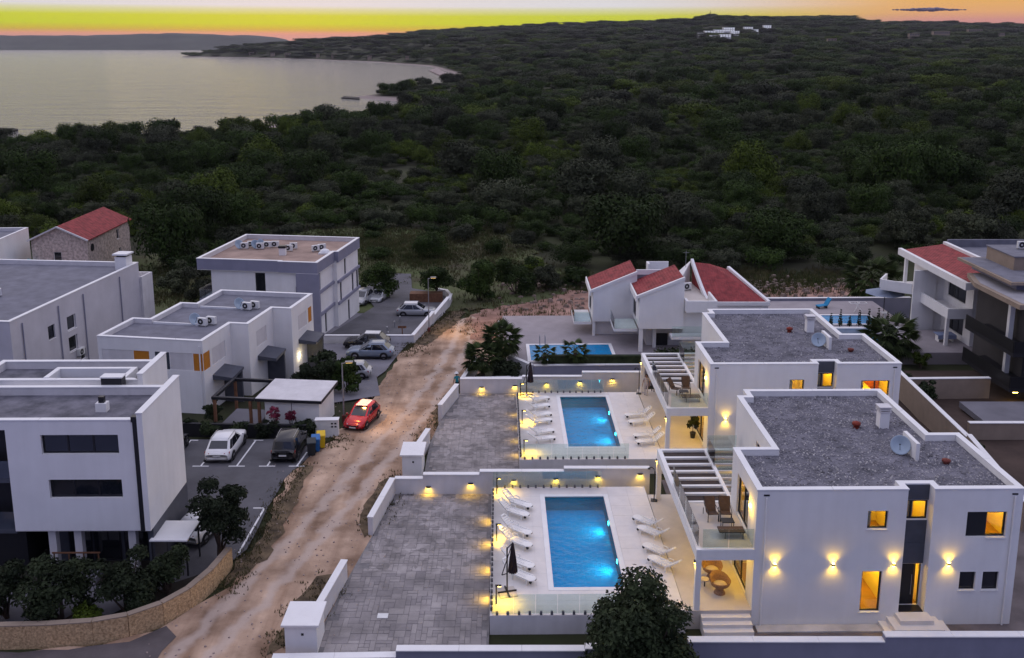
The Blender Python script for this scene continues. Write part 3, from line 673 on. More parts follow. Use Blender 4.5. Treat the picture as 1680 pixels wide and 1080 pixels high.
def copings(parent, P, z, matl, w=.34, h=.06, seg=4.2, out=.03, skip=()):
    O = offset_poly(P, -out); I = offset_poly(P, w-out); n = len(P)
    for i in range(n):
        if i in skip: continue
        o0, o1, i0, i1 = Vector(O[i]), Vector(O[(i+1) % n]), Vector(I[i]), Vector(I[(i+1) % n])
        k = max(1, round((o1-o0).length/seg)); d = (o1-o0).normalized()
        for j in range(k):
            g0 = 0 if j == 0 else .012; g1 = 0 if j == k-1 else .012
            q = lambda A, B, t, g: tuple(A.lerp(B, t) + d*g)
            poly = [q(o0, o1, j/k, g0), q(o0, o1, (j+1)/k, -g1), q(i0, i1, (j+1)/k, -g1), q(i0, i1, j/k, g0)]
            MB().prism(poly, z, z+h).obj('coping', matl, parent)
def flat_roof(parent, P, zr, zt, roofmat, wallmat, w=.30, cop=None, **k):
    I = offset_poly(P, w)
    bm = bmesh.new(); bm.faces.new([bm.verts.new((x, y, zr)) for x, y in I]); bm.normal_update(); bmesh.ops.triangulate(bm, faces=bm.faces[:])
    me = bpy.data.meshes.new('roof'); bm.to_mesh(me); bm.free(); me.materials.append(roofmat)
    r = link('roof', me, parent)
    mb = MB(); n = len(I)
    for i in range(n):
        a, b = I[i], I[(i+1) % n]; mb.quad((*b, zr-.02), (*a, zr-.02), (*a, zt), (*b, zt))
    mb.obj('parapet', wallmat, parent)
    copings(parent, P, zt, cop or M['coping'], **k)
    return r
def window(parent, P, i, u0, u1, z0, z1, depth=.12, mull=(), pane='darkglass', fr=None, sill=True, fw=.07, name='window', panes=None):
    """frame bars with one sub-part pane per light, set back in the wall opening of edge i"""
    a, d, nn = edge_frame(P, i); fr = fr or M['dark']
    X = lambda u, v, dep: (a.x+d.x*u-nn.x*dep, a.y+d.y*u-nn.y*dep, v)
    mb = MB()
    def bar(ua, ub, va, vb):
        vs = [X(ua, va, depth), X(ub, va, depth), X(ub, vb, depth), X(ua, vb, depth), X(ua, va, depth+.07), X(ub, va, depth+.07), X(ub, vb, depth+.07), X(ua, vb, depth+.07)]
        mb.add(vs, [(0,1,2,3),(7,6,5,4),(0,4,5,1),(1,5,6,2),(2,6,7,3),(3,7,4,0)])
    e = .003
    bar(u0+e, u0+fw, z0+e, z1-e); bar(u1-fw, u1-e, z0+e, z1-e); bar(u0+fw, u1-fw, z0+e, z0+fw); bar(u0+fw, u1-fw, z1-fw, z1-e)
    cuts = [u0+fw]
    for m_ in mull:
        c = u0+(u1-u0)*m_; bar(c-fw*.6, c+fw*.6, z0+fw, z1-fw); cuts += [c-fw*.6, c+fw*.6]
    cuts.append(u1-fw)
    w = mb.obj(name, fr, parent)
    for k in range(len(cuts)//2):
        pm_ = M[panes[k]] if panes else M[pane]
        MB().quad(X(cuts[2*k], z0+fw, depth+.035), X(cuts[2*k+1], z0+fw, depth+.035), X(cuts[2*k+1], z1-fw, depth+.035), X(cuts[2*k], z1-fw, depth+.035)).obj('pane', pm_, w)
    if sill:
        s = MB(); vs = [X(u0-.04, z0-.05, -.05), X(u1+.04, z0-.05, -.05), X(u1+.04, z0-.002, -.05), X(u0-.04, z0-.002, -.05), X(u0-.04, z0-.05, -.003), X(u1+.04, z0-.05, -.003), X(u1+.04, z0-.002, -.003), X(u0-.04, z0-.002, -.003)]
        s.add(vs, [(0,1,2,3),(7,6,5,4),(0,4,5,1),(1,5,6,2),(2,6,7,3),(3,7,4,0)]); s.obj('sill', M['white'], w)
    return w
def room(parent, P, i, u0, u1, z0, z1, dep, power, deco=None, d0=.21):
    """a lit room behind the glass: floor, walls and ceiling round a lamp"""
    a, d, nn = edge_frame(P, i)
    X = lambda u, v, dp: (a.x+d.x*u-nn.x*dp, a.y+d.y*u-nn.y*dp, v)
    mb = MB()
    c = [X(u0, z0, d0), X(u1, z0, d0), X(u1, z1, d0), X(u0, z1, d0), X(u0, z0, dep), X(u1, z0, dep), X(u1, z1, dep), X(u0, z1, dep)]
    mb.add(c, [(4,5,6,7),(3,7,6,2),(0,4,7,3),(1,2,6,5)])
    r = mb.obj('room', M['room'], parent); MB().quad(c[0], c[1], c[5], c[4]).obj('floor', M['parquet'], r)
    uq, zq = u0+(u1-u0)*.30, z0+(z1-z0)*.62
    MB().add([X(uq-.35,zq-.25,dep-.03), X(uq+.35,zq-.25,dep-.03), X(uq+.35,zq+.25,dep-.03), X(uq-.35,zq+.25,dep-.03)], [(0,1,2,3)]).obj('picture', M['sling'], r)
    cu = u0+.30; q = [X(cu+.06*k, z0+.05, d0+.16+.03*(k % 2)) for k in range(9)]; w_ = [X(cu+.06*k, z1-.1, d0+.16+.03*(k % 2)) for k in range(9)]
    MB().add(q+w_, [(k,k+1,k+10,k+9) for k in range(8)]).obj('curtain', M['bedding'], r)
    um = (u0+u1)/2
    if deco == 'bed':
        MB().add([X(um-.8, z0+.0, dep-.1), X(um+.5, z0, dep-.1), X(um+.5, z0, dep-2.0), X(um-.8, z0, dep-2.0), X(um-.8, z0+.55, dep-.1), X(um+.5, z0+.55, dep-.1), X(um+.5, z0+.55, dep-2.0), X(um-.8, z0+.55, dep-2.0)], [(0,1,2,3),(4,7,6,5),(0,4,5,1),(1,5,6,2),(2,6,7,3),(3,7,4,0)]).obj('bed', M['bedding'], r)
    if deco in ('wardrobe', 'bed'):
        MB().add([X(u1-.9, z0, dep-.02), X(u1-.05, z0, dep-.02), X(u1-.05, z0, dep-.6), X(u1-.9, z0, dep-.6), X(u1-.9, z1-.5, dep-.02), X(u1-.05, z1-.5, dep-.02), X(u1-.05, z1-.5, dep-.6), X(u1-.9, z1-.5, dep-.6)], [(4,7,6,5),(1,5,6,2),(2,6,7,3),(3,7,4,0)]).obj('wardrobe', M['redwood'], r)
    if deco == 'hall':
        MB().add([X(u0+.05, z0, dep-.3), X(u0+.7, z0, dep-.3), X(u0+.7, z0+.9, dep-.3), X(u0+.05, z0+.9, dep-.3)], [(0,1,2,3)]).obj('cabinet', M['dark'], r)
    p = X(um, z1-.35, d0 + (dep-d0)*.5); lamp('room_lamp', 'POINT', p, power*2.6, ROOMC, r, size=.12)
    return r
def updown_lamp(parent, p, n, power, name='wall_lamp', both=True):
    """small box lamp on a wall throwing light up and down"""
    p = Vector(p); n = Vector(n); q = p + n*.07
    s = Vector((-n.y, n.x, 0))
    w = MB().bar(q - Vector((0,0,.06)), q + Vector((0,0,.06)), .13, .10, up=n).obj(name, M['dark'], parent)
    MB().bar(q + Vector((0,0,.063)), q + Vector((0,0,.085)), .10, .085, up=n).obj('bulb', M['lamp_glow'], w)
    MB().bar(q - Vector((0,0,.085)), q - Vector((0,0,.063)), .10, .085, up=n).obj('bulb', M['lamp_glow'], w)
    for sg in (1, -1):
        lamp('wall_lamp_light', 'SPOT', q + n*.05 + Vector((0,0,.12*sg)), power, WARM, w, (-n.x*.30, -n.y*.30, sg), .10, 135, 1.0)
    return w
def down_lamp(parent, p, n, power):
    """half-round hooded wall lamp shining down the wall"""
    p = Vector(p); n = Vector(n); s = Vector((-n.y, n.x, 0)); mb = MB(); vs = []; K = 7
    for k in range(K):
        t = PI*k/(K-1); e = p + s*math.cos(t)*.17 + n*(.02+math.sin(t)*.15); vs += [e, e + Vector((0,0,.07))]
    top = [2*k+1 for k in range(K)]
    mb.add(vs, [(2*k, 2*k+2, 2*k+3, 2*k+1) for k in range(K-1)] + [tuple(top)] + [(0, 1, 2*K-1, 2*K-2)])
    w = mb.obj('wall_lamp', M['dark'], parent)
    MB().bar(p + n*.075 + Vector((0,0,.03)) - s*.10, p + n*.075 + Vector((0,0,.03)) + s*.10, .10, .03).obj('bulb', M['lamp_glow'], w)
    lamp('wall_lamp_light', 'SPOT', p + n*.10 + Vector((0,0,-.02)), power*3.0, WARM, w, (n.x*.12, n.y*.12, -1), .05, 150, .9)
    return w

# ================================================================== the two villas
VO = [(0,0),(7.38,0),(7.38,.6),(8.68,.6),(8.68,0),(13.05,0),(13.05,6.75),(11.35,6.75),(11.35,13.65),(2.75,13.65),(2.75,12.6),(2.1,12.6),(2.1,4.95),(0,4.95)]
VA = .012
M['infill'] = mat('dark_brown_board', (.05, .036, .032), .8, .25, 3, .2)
def villa(loc, label, near):
    t = thing('villa', label, 'villa', loc, VA)
    P = VO; z0 = -.4
    wa = M['white']
    lit = 'glass'
    H = {0: [(5.48,6.48,5.24,6.20), (5.42,6.42,.74,2.96)], 2: [(.0+.02,1.28,5.46,6.46,.12), (.06,1.24,.74,3.02,.12)],
         4: [(1.70,3.66,4.78,6.12), (1.62,2.42,1.90,2.90), (2.77,3.57,1.90,2.90)],
         11: [(4.6,6.6,4.25,6.4), (3.0,6.8,.95,3.3)], 13: [(1.2,3.5,4.25,6.45), (.9,3.7,.95,3.3)]}
    if not near: H[4][0] = (1.70,3.66,5.0,6.12)
    shell(t, P, z0, 7.3, H, wa)
    roof = flat_roof(t, P, 7.0, 7.3, M['gravel_roof'], wa)
    # facade lights and rooms
    window(t, P, 0, 5.48, 6.48, 5.24, 6.20, pane=lit); room(t, P, 0, 5.0, 7.0, 4.3, 6.75, 2.6, 62)
    window(t, P, 0, 5.42, 6.42, .74, 2.96, pane=lit); room(t, P, 0, 4.2, 7.2, .72, 3.3, 3.6, 105, 'hall')
    window(t, P, 2, .02, 1.28, 5.46, 6.46, .04, mull=(.36,), pane=lit, sill=True); room(t, P, 2, -.1, 1.4, 4.4, 6.8, 3.0, 55, d0=.13)
    if near: window(t, P, 4, 1.70, 3.66, 4.78, 6.12, mull=(.5,), panes=('darkglass', lit), sill=False, fw=.09)
    else: window(t, P, 4, 1.70, 3.66, 5.0, 6.12, mull=(.5,), pane=lit)
    if near:
        a, d, nn = edge_frame(P, 4); MB().box(a.x+1.79, a.x+2.62, .10, .118, 4.87, 6.03).obj('shutter', M['dark'], t)
        MB().box(a.x+2.70, a.x+3.70, -.05, -.003, 4.70, 4.777).obj('sill', wa, t)
    room(t, P, 4, 1.2, 4.1, 4.3, 6.75, 3.3, 85, 'bed')
    for u in (1.62, 2.77): window(t, P, 4, u, u+.8, 1.90, 2.90)
    # recess: cladding panels, door, side light
    y = .6
    for za, zb in ((6.50,7.28), (4.22,5.40), (3.06,4.20)): MB().box(7.385,8.675,.55,.597,za,zb).obj('cladding_panel', M['grey_clad'], t)
    d = MB().box(7.48,8.28,.64,.70,.76,2.98).obj('door', M['dark'], t)
    MB().tube([(8.20,.62,1.3),(8.20,.62,2.4)], .018, 6).obj('handle', M['grey_metal'], d)
    w = MB().box(8.30,8.36,.63,.70,.76,2.98).box(8.56,8.60,.63,.70,.76,2.98).obj('side_window', M['dark'], t)
    MB().quad((8.36,.66,.78),(8.56,.66,.78),(8.56,.66,2.96),(8.36,.66,2.96)).obj('pane', M['glass'], w)
    room(t, P, 2, -.6, 1.26, .72, 3.04, 3.2, 70, d0=.16)
    MB().box(7.42,8.64,.02,.58,.70,.74).obj('doormat', M['dark'], t)
    # door steps
    for k, (h, gx, gy) in enumerate(((.70,.05,.75),(.47,.45,1.15),(.24,.85,1.55))):
        MB().box(7.25-gx,8.80+gx,-gy,-.004 if k else .59,h-.235 if k < 2 else -.2,h).obj('step', M['deck'], t)
    # downpipes and little vents
    for x in (.45, 12.62): 
        MB().tube([(x,-.07,0),(x,-.07,6.95)], .045, 8).obj('downpipe', wa, t)
        MB().box(x-.14,x+.14,-.03,-.002,7.02,7.10).obj('overflow_grille', M['dark'], t)
    MB().box(.2,7.2,-.62,-.02,-.1,.08).obj('gravel_strip', M['stone_chip2'], t)
    # roof furniture
    c = MB().box(9.20,9.75,8.20,8.75,6.99,7.95).obj('chimney', wa, t)
    mb = MB()
    for k in range(3): mb.box(9.14-.03*(k==2),9.81+.03*(k==2),8.14,8.81,7.98+k*.13,8.04+k*.13)
    mb.box(9.30,9.65,8.30,8.65,7.94,8.28); mb.obj('cowl', M['white2'], c)
    st = MB().box(9.42,9.62,3.95,5.65,6.99,7.95).obj('aerial_wall', wa, t)
    vp = MB().lathe([(.16,0),(.16,.22),(.24,.22),(.24,.36),(.02,.44)], 12, (7.9,8.3,6.99)).obj('roof_vent', M['redpot'], t, True)
    MB().lathe([(.16,0),(.16,.12),(.22,.12),(.22,.22),(.02,.26)], 12, (10.9,3.6,6.99)).obj('roof_vent', M['rust'], t, True)
    r = random.Random(31 if near else 32)
    I = offset_poly(P, .36)
    def inside(x, y):
        c_ = False
        for i in range(len(I)):
            (ax, ay), (bx, by) = I[i], I[(i+1) % len(I)]
            if (ay > y) != (by > y) and x < ax+(y-ay)*(bx-ax)/(by-ay): c_ = not c_
        return c_
    def on_roof(rr_):
        while True:
            x, y_ = rr_.uniform(.4, 12.7), rr_.uniform(.4, 13.3)
            if inside(x, y_): return x, y_, 7.0
    for n_, s0, s1, mm, sd in ((5200 if near else 2600, .03, .09, M['stone_chip'], 1), (1100 if near else 500, .03, .085, M['stone_chip2'], 2)):
        g = stones('gravel', on_roof, n_, s0, s1, mm, sd+(10 if near else 0)); g.parent = t; stuff(g)
    # balcony slab, beams and pergola
    ZB = 4.15
    s = MB().box(-2.62,-.003,.05,4.95,3.85,ZB-.004).obj('balcony_floor', M['porch'], t)
    MB().box(-2.86,-2.60,0,11.95,3.62,ZB+.02).obj('beam', wa, t)
    MB().box(-2.60,-.003,-.02,.24,3.62,ZB+.02).obj('beam', wa, t)
    MB().box(-2.60,.2,4.96,5.16,3.75,ZB+.02).obj('beam', wa, t)
    MB().box(-2.60,2.097,11.70,11.95,3.75,ZB+.02).obj('beam', wa, t)
    MB().box(0,.2,5.161,11.699,3.75,ZB+.02).obj('beam', wa, t)
    MB().box(1.95,2.095,5.161,11.699,3.75,ZB+.02).obj('beam', wa, t)
    for k in range(6):
        yy = 5.16 + (k+1)*6.54/7; MB().box(-2.598,-.002,yy-.10,yy+.10,3.95,ZB).obj('slat', wa, t)
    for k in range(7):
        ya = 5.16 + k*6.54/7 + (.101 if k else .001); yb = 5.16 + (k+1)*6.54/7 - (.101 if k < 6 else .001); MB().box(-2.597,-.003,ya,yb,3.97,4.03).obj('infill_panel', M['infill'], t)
    for k in range(6):
        yy = 5.16 + (k+1)*6.54/7; MB().box(.202,1.948,yy-.05,yy+.05,3.95,ZB).obj('slat', M['white2'], t)
    for k in range(7):
        ya = 5.16 + k*6.54/7; MB().box(.202,1.948,ya+.11,ya+.82,4.03,4.06).obj('skylight_panel', M['glass'], t)
    for (x, y_) in ((-2.73,.13),(-2.73,11.82)):
        MB().box(x-.14,x+.14,y_-.14,y_+.14,.6,3.62).obj('column', wa, t)
        cl = MB().box(x-.21,x-.14,y_-.05,y_+.05,3.42,3.56).obj('wall_lamp', M['dark'], t)
        MB().box(x-.205,x-.145,y_-.045,y_+.045,3.40,3.418).obj('bulb', M['lamp_glow'], cl)
        lamp('wall_lamp_light', 'SPOT', (x-.20,y_,3.36), 26, WARM, cl, (.10,0,-1), .04, 115, .9)
    # glass rail
    rail = [((-2.73,.3),(-2.73,2.0)), ((-2.73,2.06),(-2.73,3.7)), ((-2.73,3.76),(-2.73,5.4)), ((-2.73,5.46),(-2.73,7.2)), ((-2.55,.11),(-1.3,.11)), ((-1.24,.11),(-.05,.11)), ((.1,11.4),(.1,9.4)), ((.1,11.5),(1.9,11.5))]
    for a_, b_ in rail: MB().bar((*a_,4.72), (*b_,4.72), .02, 1.0).obj('glass_panel', M['glass'], t)
    # doors under and on the balcony
    w = window(t, P, 13, 1.2, 3.5, 4.25, 6.45, .10, mull=(.5,), panes=(lit, 'darkglass'), sill=False); room(t, P, 13, 1.0, 3.7, 4.2, 6.75, 1.9, 40)
    window(t, P, 13, .9, 3.7, .95, 3.3, .10, mull=(.5,), pane=lit, sill=False); room(t, P, 13, .6, 3.9, .90, 3.4, 2.0, 60)
    window(t, P, 11, 4.6, 6.6, 4.25, 6.4, .10, mull=(.5,), pane=lit, sill=False); room(t, P, 11, 4.4, 6.8, 4.2, 6.75, 2.2, 55)
    window(t, P, 11, 3.0, 6.8, .95, 3.3, .10, mull=(.33,.66), pane=lit, sill=False); room(t, P, 11, 2.8, 7.0, .9, 3.4, 2.4, 90)
    # porch floor, its steps and lamps
    MB().box(-3.31 if near else -3.06,-.003,-.05,12.4,-.4,.90).box(0,2.097,4.96,12.4,-.4,.895).obj('porch_floor', M['porch'], t)
    for k in range(4):
        MB().box(-2.55,-.1,-.06-.33*(k+1),-.052-.33*k,-.3,.72-.18*k).obj('step', M['deck'], t)
    for (x, y_) in ((-1.3,1.3),(-1.3,3.6)): 
        cl = MB().lathe([(.07,0),(.07,.05),(.01,.05)], 10, (x,y_,3.79)).obj('ceiling_lamp', M['lamp_glow'], t)
        lamp('ceiling_lamp_light', 'POINT', (x,y_,3.66), 80, WARM, cl, size=.08)
    cl = MB().box(-.07,-.003,1.0,1.14,5.9,6.05).obj('wall_lamp', M['lamp_glow'], t)
    lamp('balcony_lamp_light', 'POINT', (-.22,1.0,5.95), 44, WARM, cl, size=.06)
    cl = MB().box(2.03,2.097,8.4,8.54,3.3,3.45).obj('wall_lamp', M['lamp_glow'], t)
    lamp('porch_lamp_light', 'POINT', (1.3,8.4,3.2), 50, WARM, cl, size=.08)
    # facade lamps
    for x in ((1.03,3.92,6.93,9.66) if near else (1.2,)): updown_lamp(t, (x, 0, 3.36), (0,-1,0), 48)
    return t
NV = Vector((11.95, 42.65, 0)); FV = Vector((13.46, 61.2, 0))
villa(NV, 'near two-storey white villa with gravel roof and four glowing wall lamps', True)
villa(FV, 'second white villa behind, its facade half hidden by the near gravel roof', False)

def in_villa(o, p):
    c_, s_ = math.cos(VA), math.sin(VA); return Vector((o.x + p[0]*c_ - p[1]*s_, o.y + p[0]*s_ + p[1]*c_, p[2] + o.z))
# satellite dishes on the little roof walls
def dish(p, az, label, r=.52, group=None, tilt=.45):
    t = thing('satellite_dish', label, 'satellite dish', p, az, group)
    ax = Vector((0, -math.cos(tilt), math.sin(tilt)))
    prof_ = [(.001,0),(r*.5,.04*r/.5),(r*.85,.13*r/.5),(r,.19*r/.5),(r*.98,.20*r/.5),(r*.84,.15*r/.5),(.001,.02)]
    MB().lathe(prof_, 20, (0,0,.45), ax).obj('reflector', M['dish'], t, True)
    MB().tube([(0,0,.0),(0,.05,.45)], .03, 6).tube([(0,.05,.4),(.3,.15,.4)], .025, 6).obj('mount', M['grey_metal'], t)
    f = Vector((0,0,.45)) + ax*.55*r/.5
    MB().tube([Vector((0,0,.45-r*.9)), f], .015, 5).tube([f, f-ax*.1], .04, 6).obj('feed_arm', M['black'], t)
    return t
dish(in_villa(NV, (9.02,4.9,7.0)), -.5, 'grey satellite dish beside the low wall on the near gravel roof')
dish(in_villa(FV, (9.02,4.9,7.0)), -.5, 'grey satellite dish beside the low wall on the second gravel roof')

# ================================================================== pool terraces
TO_N = Vector((-1.10, 42.1, 0)); TO_F = Vector((.52, 60.05, 0)); TA = .013
M['clamp'] = mat('dark_grey_clamp', (.12, .12, .135), .45, .1, 3)
def terrace(o, wx, wy, pool, label, near):
    x0, x1, y0, y1 = pool; Z = .90
    t = link('pool_terrace', None, None, o, TA); t['kind'] = 'structure'
    mb = MB().box(0,x0,0,wy,-.3,Z).box(x1,wx,0,wy,-.3,Z).box(x0,x1,0,y0,-.3,Z).box(x0,x1,y1,wy,-.3,Z)
    mb.obj('terrace_base', M['white2'], t)
    # large pale tiles with open joints
    r = random.Random(5); nx = 8; ny = int(wy/1.25)
    for i in range(nx):
        for j in range(ny):
            a, b = wx*i/nx+.004, wx*(i+1)/nx-.004; c, d = wy*j/ny+.004, wy*(j+1)/ny-.004
            if a < x1+.3 and b > x0-.3 and c < y1+.3 and d > y0-.3:
                for (p, q, u, v) in ((a, min(b, x0-.30), c, d), (max(a, x1+.30), b, c, d), (max(a, x0-.30), min(b, x1+.30), c, min(d, y0-.30)), (max(a, x0-.30), min(b, x1+.30), max(c, y1+.30), d)):
                    if q-p > .05 and v-u > .05: MB().box(p,q,u,v,Z+.001,Z+.018+r.uniform(0,.002)).obj('tile', M['deck'], t)
            else: MB().box(a,b,c,d,Z+.001,Z+.018+r.uniform(0,.002)).obj('tile', M['deck'], t)
    s = thing('swimming_pool', label, 'swimming pool', o, TA)
    dp = .84; mb = MB(); zb = Z-.07-dp
    mb.quad((x0,y0,zb),(x1,y0,zb),(x1,y1,zb),(x0,y1,zb)); mb.quad((x0,y0,zb),(x0,y1,zb),(x0,y1,Z),(x0,y0,Z)); mb.quad((x1,y1,zb),(x1,y0,zb),(x1,y0,Z),(x1,y1,Z))
    mb.quad((x0,y1,zb),(x1,y1,zb),(x1,y1,Z),(x0,y1,Z)); mb.quad((x1,y0,zb),(x0,y0,zb),(x0,y0,Z),(x1,y0,Z)); mb.obj('basin', M['pool_tile'], s)
    k = 5
    for j in range(k):
        a, b = y0-.29+(y1-y0+.58)*j/k+.005, y0-.29+(y1-y0+.58)*(j+1)/k-.005
        MB().box(x0-.29,x0,a,b,Z+.001,Z+.03).obj('coping', M['white'], s); MB().box(x1,x1+.29,a,b,Z+.001,Z+.03).obj('coping', M['white'], s)
    for j in range(2):
        a, b = x0+(x1-x0)*j/2+.005, x0+(x1-x0)*(j+1)/2-.005
        MB().box(a,b,y0-.29,y0,Z+.001,Z+.03).obj('coping', M['white'], s); MB().box(a,b,y1,y1+.29,Z+.001,Z+.03).obj('coping', M['white'], s)
    nw = 24; V = []; F = []
    MB().quad((x0,y0,Z-.07),(x1,y0,Z-.07),(x1,y1,Z-.07),(x0,y1,Z-.07)).obj('water', M['water'], s)
    for yy in (y0+(y1-y0)*.30, y0+(y1-y0)*.72):
        l = MB().lathe([(.001,.03),(.10,.02),(.13,0)], 14, (x1-.004,yy,Z-.30), (-1,0,0)).obj('pool_lamp', M['white_glow'], s)
        lamp('pool_light', 'SPOT', (x1-.10,yy,Z-.36), 80, (.45,.88,1), l, (-1,.1,-.10), .08, 165, 1.0)
    # spigot glass fence, front, left and rear
    def fence(pts, label):
        f = thing('glass_fence', label, 'glass fence', o, TA, None)
        for a, b in zip(pts[:-1], pts[1:]):
            a, b = Vector(a), Vector(b); Ln = (b-a).length; n = max(1, round(Ln/1.05)); d = (b-a)/Ln
            for q in range(n):
                p0, p1 = a+d*(Ln*q/n+.012), a+d*(Ln*(q+1)/n-.012)
                MB().bar((*p0,Z+.60), (*p1,Z+.60), .018, 1.05).obj('glass_panel', M['glass'], f)
                for fr in (.25, .75):
                    c = p0.lerp(p1, fr); MB().box(c.x-.06,c.x+.06,c.y-.06,c.y+.06,Z+.02,Z+.19).obj('clamp', M['clamp'], f)
        return f
    nm = 'near' if near else 'far'
    fence([(.08,.08),(wx-(2.0 if near else 2.4),.08)], 'glass fence on grey clamps along the front edge of the %s pool terrace' % nm)
    fence([(.08,.20),(.08,wy-.2)], 'glass fence on grey clamps along the driveway side of the %s pool terrace' % nm)
    fence([(.08,wy-.08),(wx*.72,wy-.08)], 'glass fence on grey clamps along the rear edge of the %s pool terrace' % nm)
    # lamps in the driveway face
    for j in range(4):
        yy = wy*(.20+.20*j); b = MB().box(-.05,-.001,yy-.1,yy+.1,.52,.60).obj('wall_lamp', M['dark'], t)
        lamp('wall_lamp_light', 'SPOT', (-.10,yy,.50), 45 if near else 20, WARM, b, (-.30,0,-1), .04, 140, .9)
    return t
terrace(TO_N, 9.72, 13.85, (3.30,6.98,2.45,12.55), 'near rectangular blue swimming pool with two glowing lamps', True)
terrace(TO_F, 9.85, 12.7, (3.48,7.14,2.10,11.75), 'second blue swimming pool, on the terrace behind the near pool', False)
def on_t(o, x, y, z=.918): 
    c_, s_ = math.cos(TA), math.sin(TA); return Vector((o.x+x*c_-y*s_, o.y+x*s_+y*c_, z))

# ================================================================== boundary walls
def bwall(label, pts, zt, z0=-.3, w=.26, matl='white2', name='boundary_wall', capout=.05, lamps=(), lampn=(0,-1,0), cat='wall', capm='white'):
    """straight wall along pts; zt = list of coping heights per leg; coping stones are parts"""
    t = thing(name, label, cat, (pts[0][0], pts[0][1], 0)); ox, oy = pts[0]
    for k, (a, b) in enumerate(zip(pts[:-1], pts[1:])):
        a, b = Vector(a), Vector(b); z = zt[k] if isinstance(zt, (list, tuple)) else zt
        d = (b-a).normalized(); n = Vector((-d.y, d.x))*w/2; nc = Vector((-d.y, d.x))*(w/2+capout)
        a0, b0 = a-Vector((ox, oy)), b-Vector((ox, oy))
        e = d*.0 if k == 0 else d*.003
        poly = [tuple(a0+e-n), tuple(b0-n), tuple(b0+n), tuple(a0+e+n)]
        MB().prism(poly, z0, z).obj('wall', M[matl], t)
        m_ = max(1, round((b-a).length/3.0))
        for j in range(m_):
            p, q = a0.lerp(b0, j/m_)+d*.006, a0.lerp(b0, (j+1)/m_)-d*.006
            MB().prism([tuple(p-nc), tuple(q-nc), tuple(q+nc), tuple(p+nc)], z+.001, z+.06).obj('coping', M[capm], t)
    for (x, y, z, pw) in lamps: down_lamp(t, (x-ox, y-oy, z), lampn, pw)
    return t
yN = 57.0
bwall('stepped lamp-lit boundary wall behind the near pool terrace', [(-7.6,yN),(-5.76,yN),(-2.1,yN),(3.35,yN),(8.9,yN)], [1.05,1.33,1.54,1.76], w=.3,
      lamps=[(-5.41,yN-.15,.50,15),(-2.68,yN-.15,.74,15),(.12,yN-.15,.98,12),(2.84,yN-.15,1.07,12),(5.56,yN-.15,1.24,12),(8.27,yN-.15,1.40,14)])
yF = 75.2
bwall('stepped lamp-lit boundary wall behind the far pool terrace', [(-4.35,yF),(.86,yF),(5.84,yF),(10.8,yF)], [1.22,1.43,1.80], z0=-1.1, w=.3,
      lamps=[(-2.54,yF-.15,.52,15),(.25,yF-.15,.66,12),(2.9,yF-.15,.86,12),(5.69,yF-.15,1.02,12),(8.38,yF-.15,1.24,12)])
bwall('short low white wall beside the road, joining the near lamp-lit wall', [(-7.72,56.82),(-8.40,51.6)], 1.12, w=.28)
bwall('low white wall between the near gate pillar and the driveway entrance', [(-9.10,46.9),(-9.72,42.35)], 1.12, w=.28)
bwall('short white wall beside the road, near the person in teal', [(-4.55,74.2),(-5.62,69.5)], 1.10, z0=-.9, w=.28)
bwall('short white wall stub behind the far gate pillar', [(-6.12,64.9),(-6.62,62.1)], 1.10, z0=-.6, w=.28)
bwall('grey-blue stepped front wall along the bottom edge of the view', [(-11.2,39.45),(-5.42,39.6),(3.4,39.6),(8.2,39.6),(17.35,39.6),(30,39.6)], [.50,.84,.95,1.30,1.57], z0=-1.0, w=.34, matl='lav_grey')
bwall('long pale garden wall running back beside the two villas', [(30.6,52),(31.9,62),(32.6,76.5)], [1.9,1.7], z0=-.5, w=.25, matl='tan')
bwall('brown garden wall in the dark yard, its lower end beside the near roof', [(34.0,66.3),(47,66.3)], 1.0, z0=-.5, w=.3, matl='tan')
bwall('brown garden wall in the dark yard, upper of the two', [(33.4,75.8),(40.4,76.0)], 1.0, z0=-.8, w=.3, matl='tan')
def pillar(label, x0, x1, y0, y1, h, z0=-.3):
    t = thing('gate_pillar', label, 'pillar', ((x0+x1)/2, y0, 0), 0, 'white meter pillars at the driveway gates'); w = (x1-x0)/2
    MB().box(-w+.14,w-.14,.14,y1-y0-.10,z0,h-.10).obj('body', M['white'], t)
    MB().box(-w,w,0,y1-y0,h-.10,h).obj('cap', M['white'], t)
    MB().box(.02,.14,.125,.139,h-.62,h-.5).obj('bell_box', M['dark'], t)
    return t
pillar('big white capped pillar at the near driveway, at the bottom edge', -10.95, -9.15, 40.25, 42.25, 1.62)
pillar('big white capped pillar at the far driveway, behind the lamp-lit wall', -7.55, -5.95, 59.4, 61.6, 1.55, -.5)
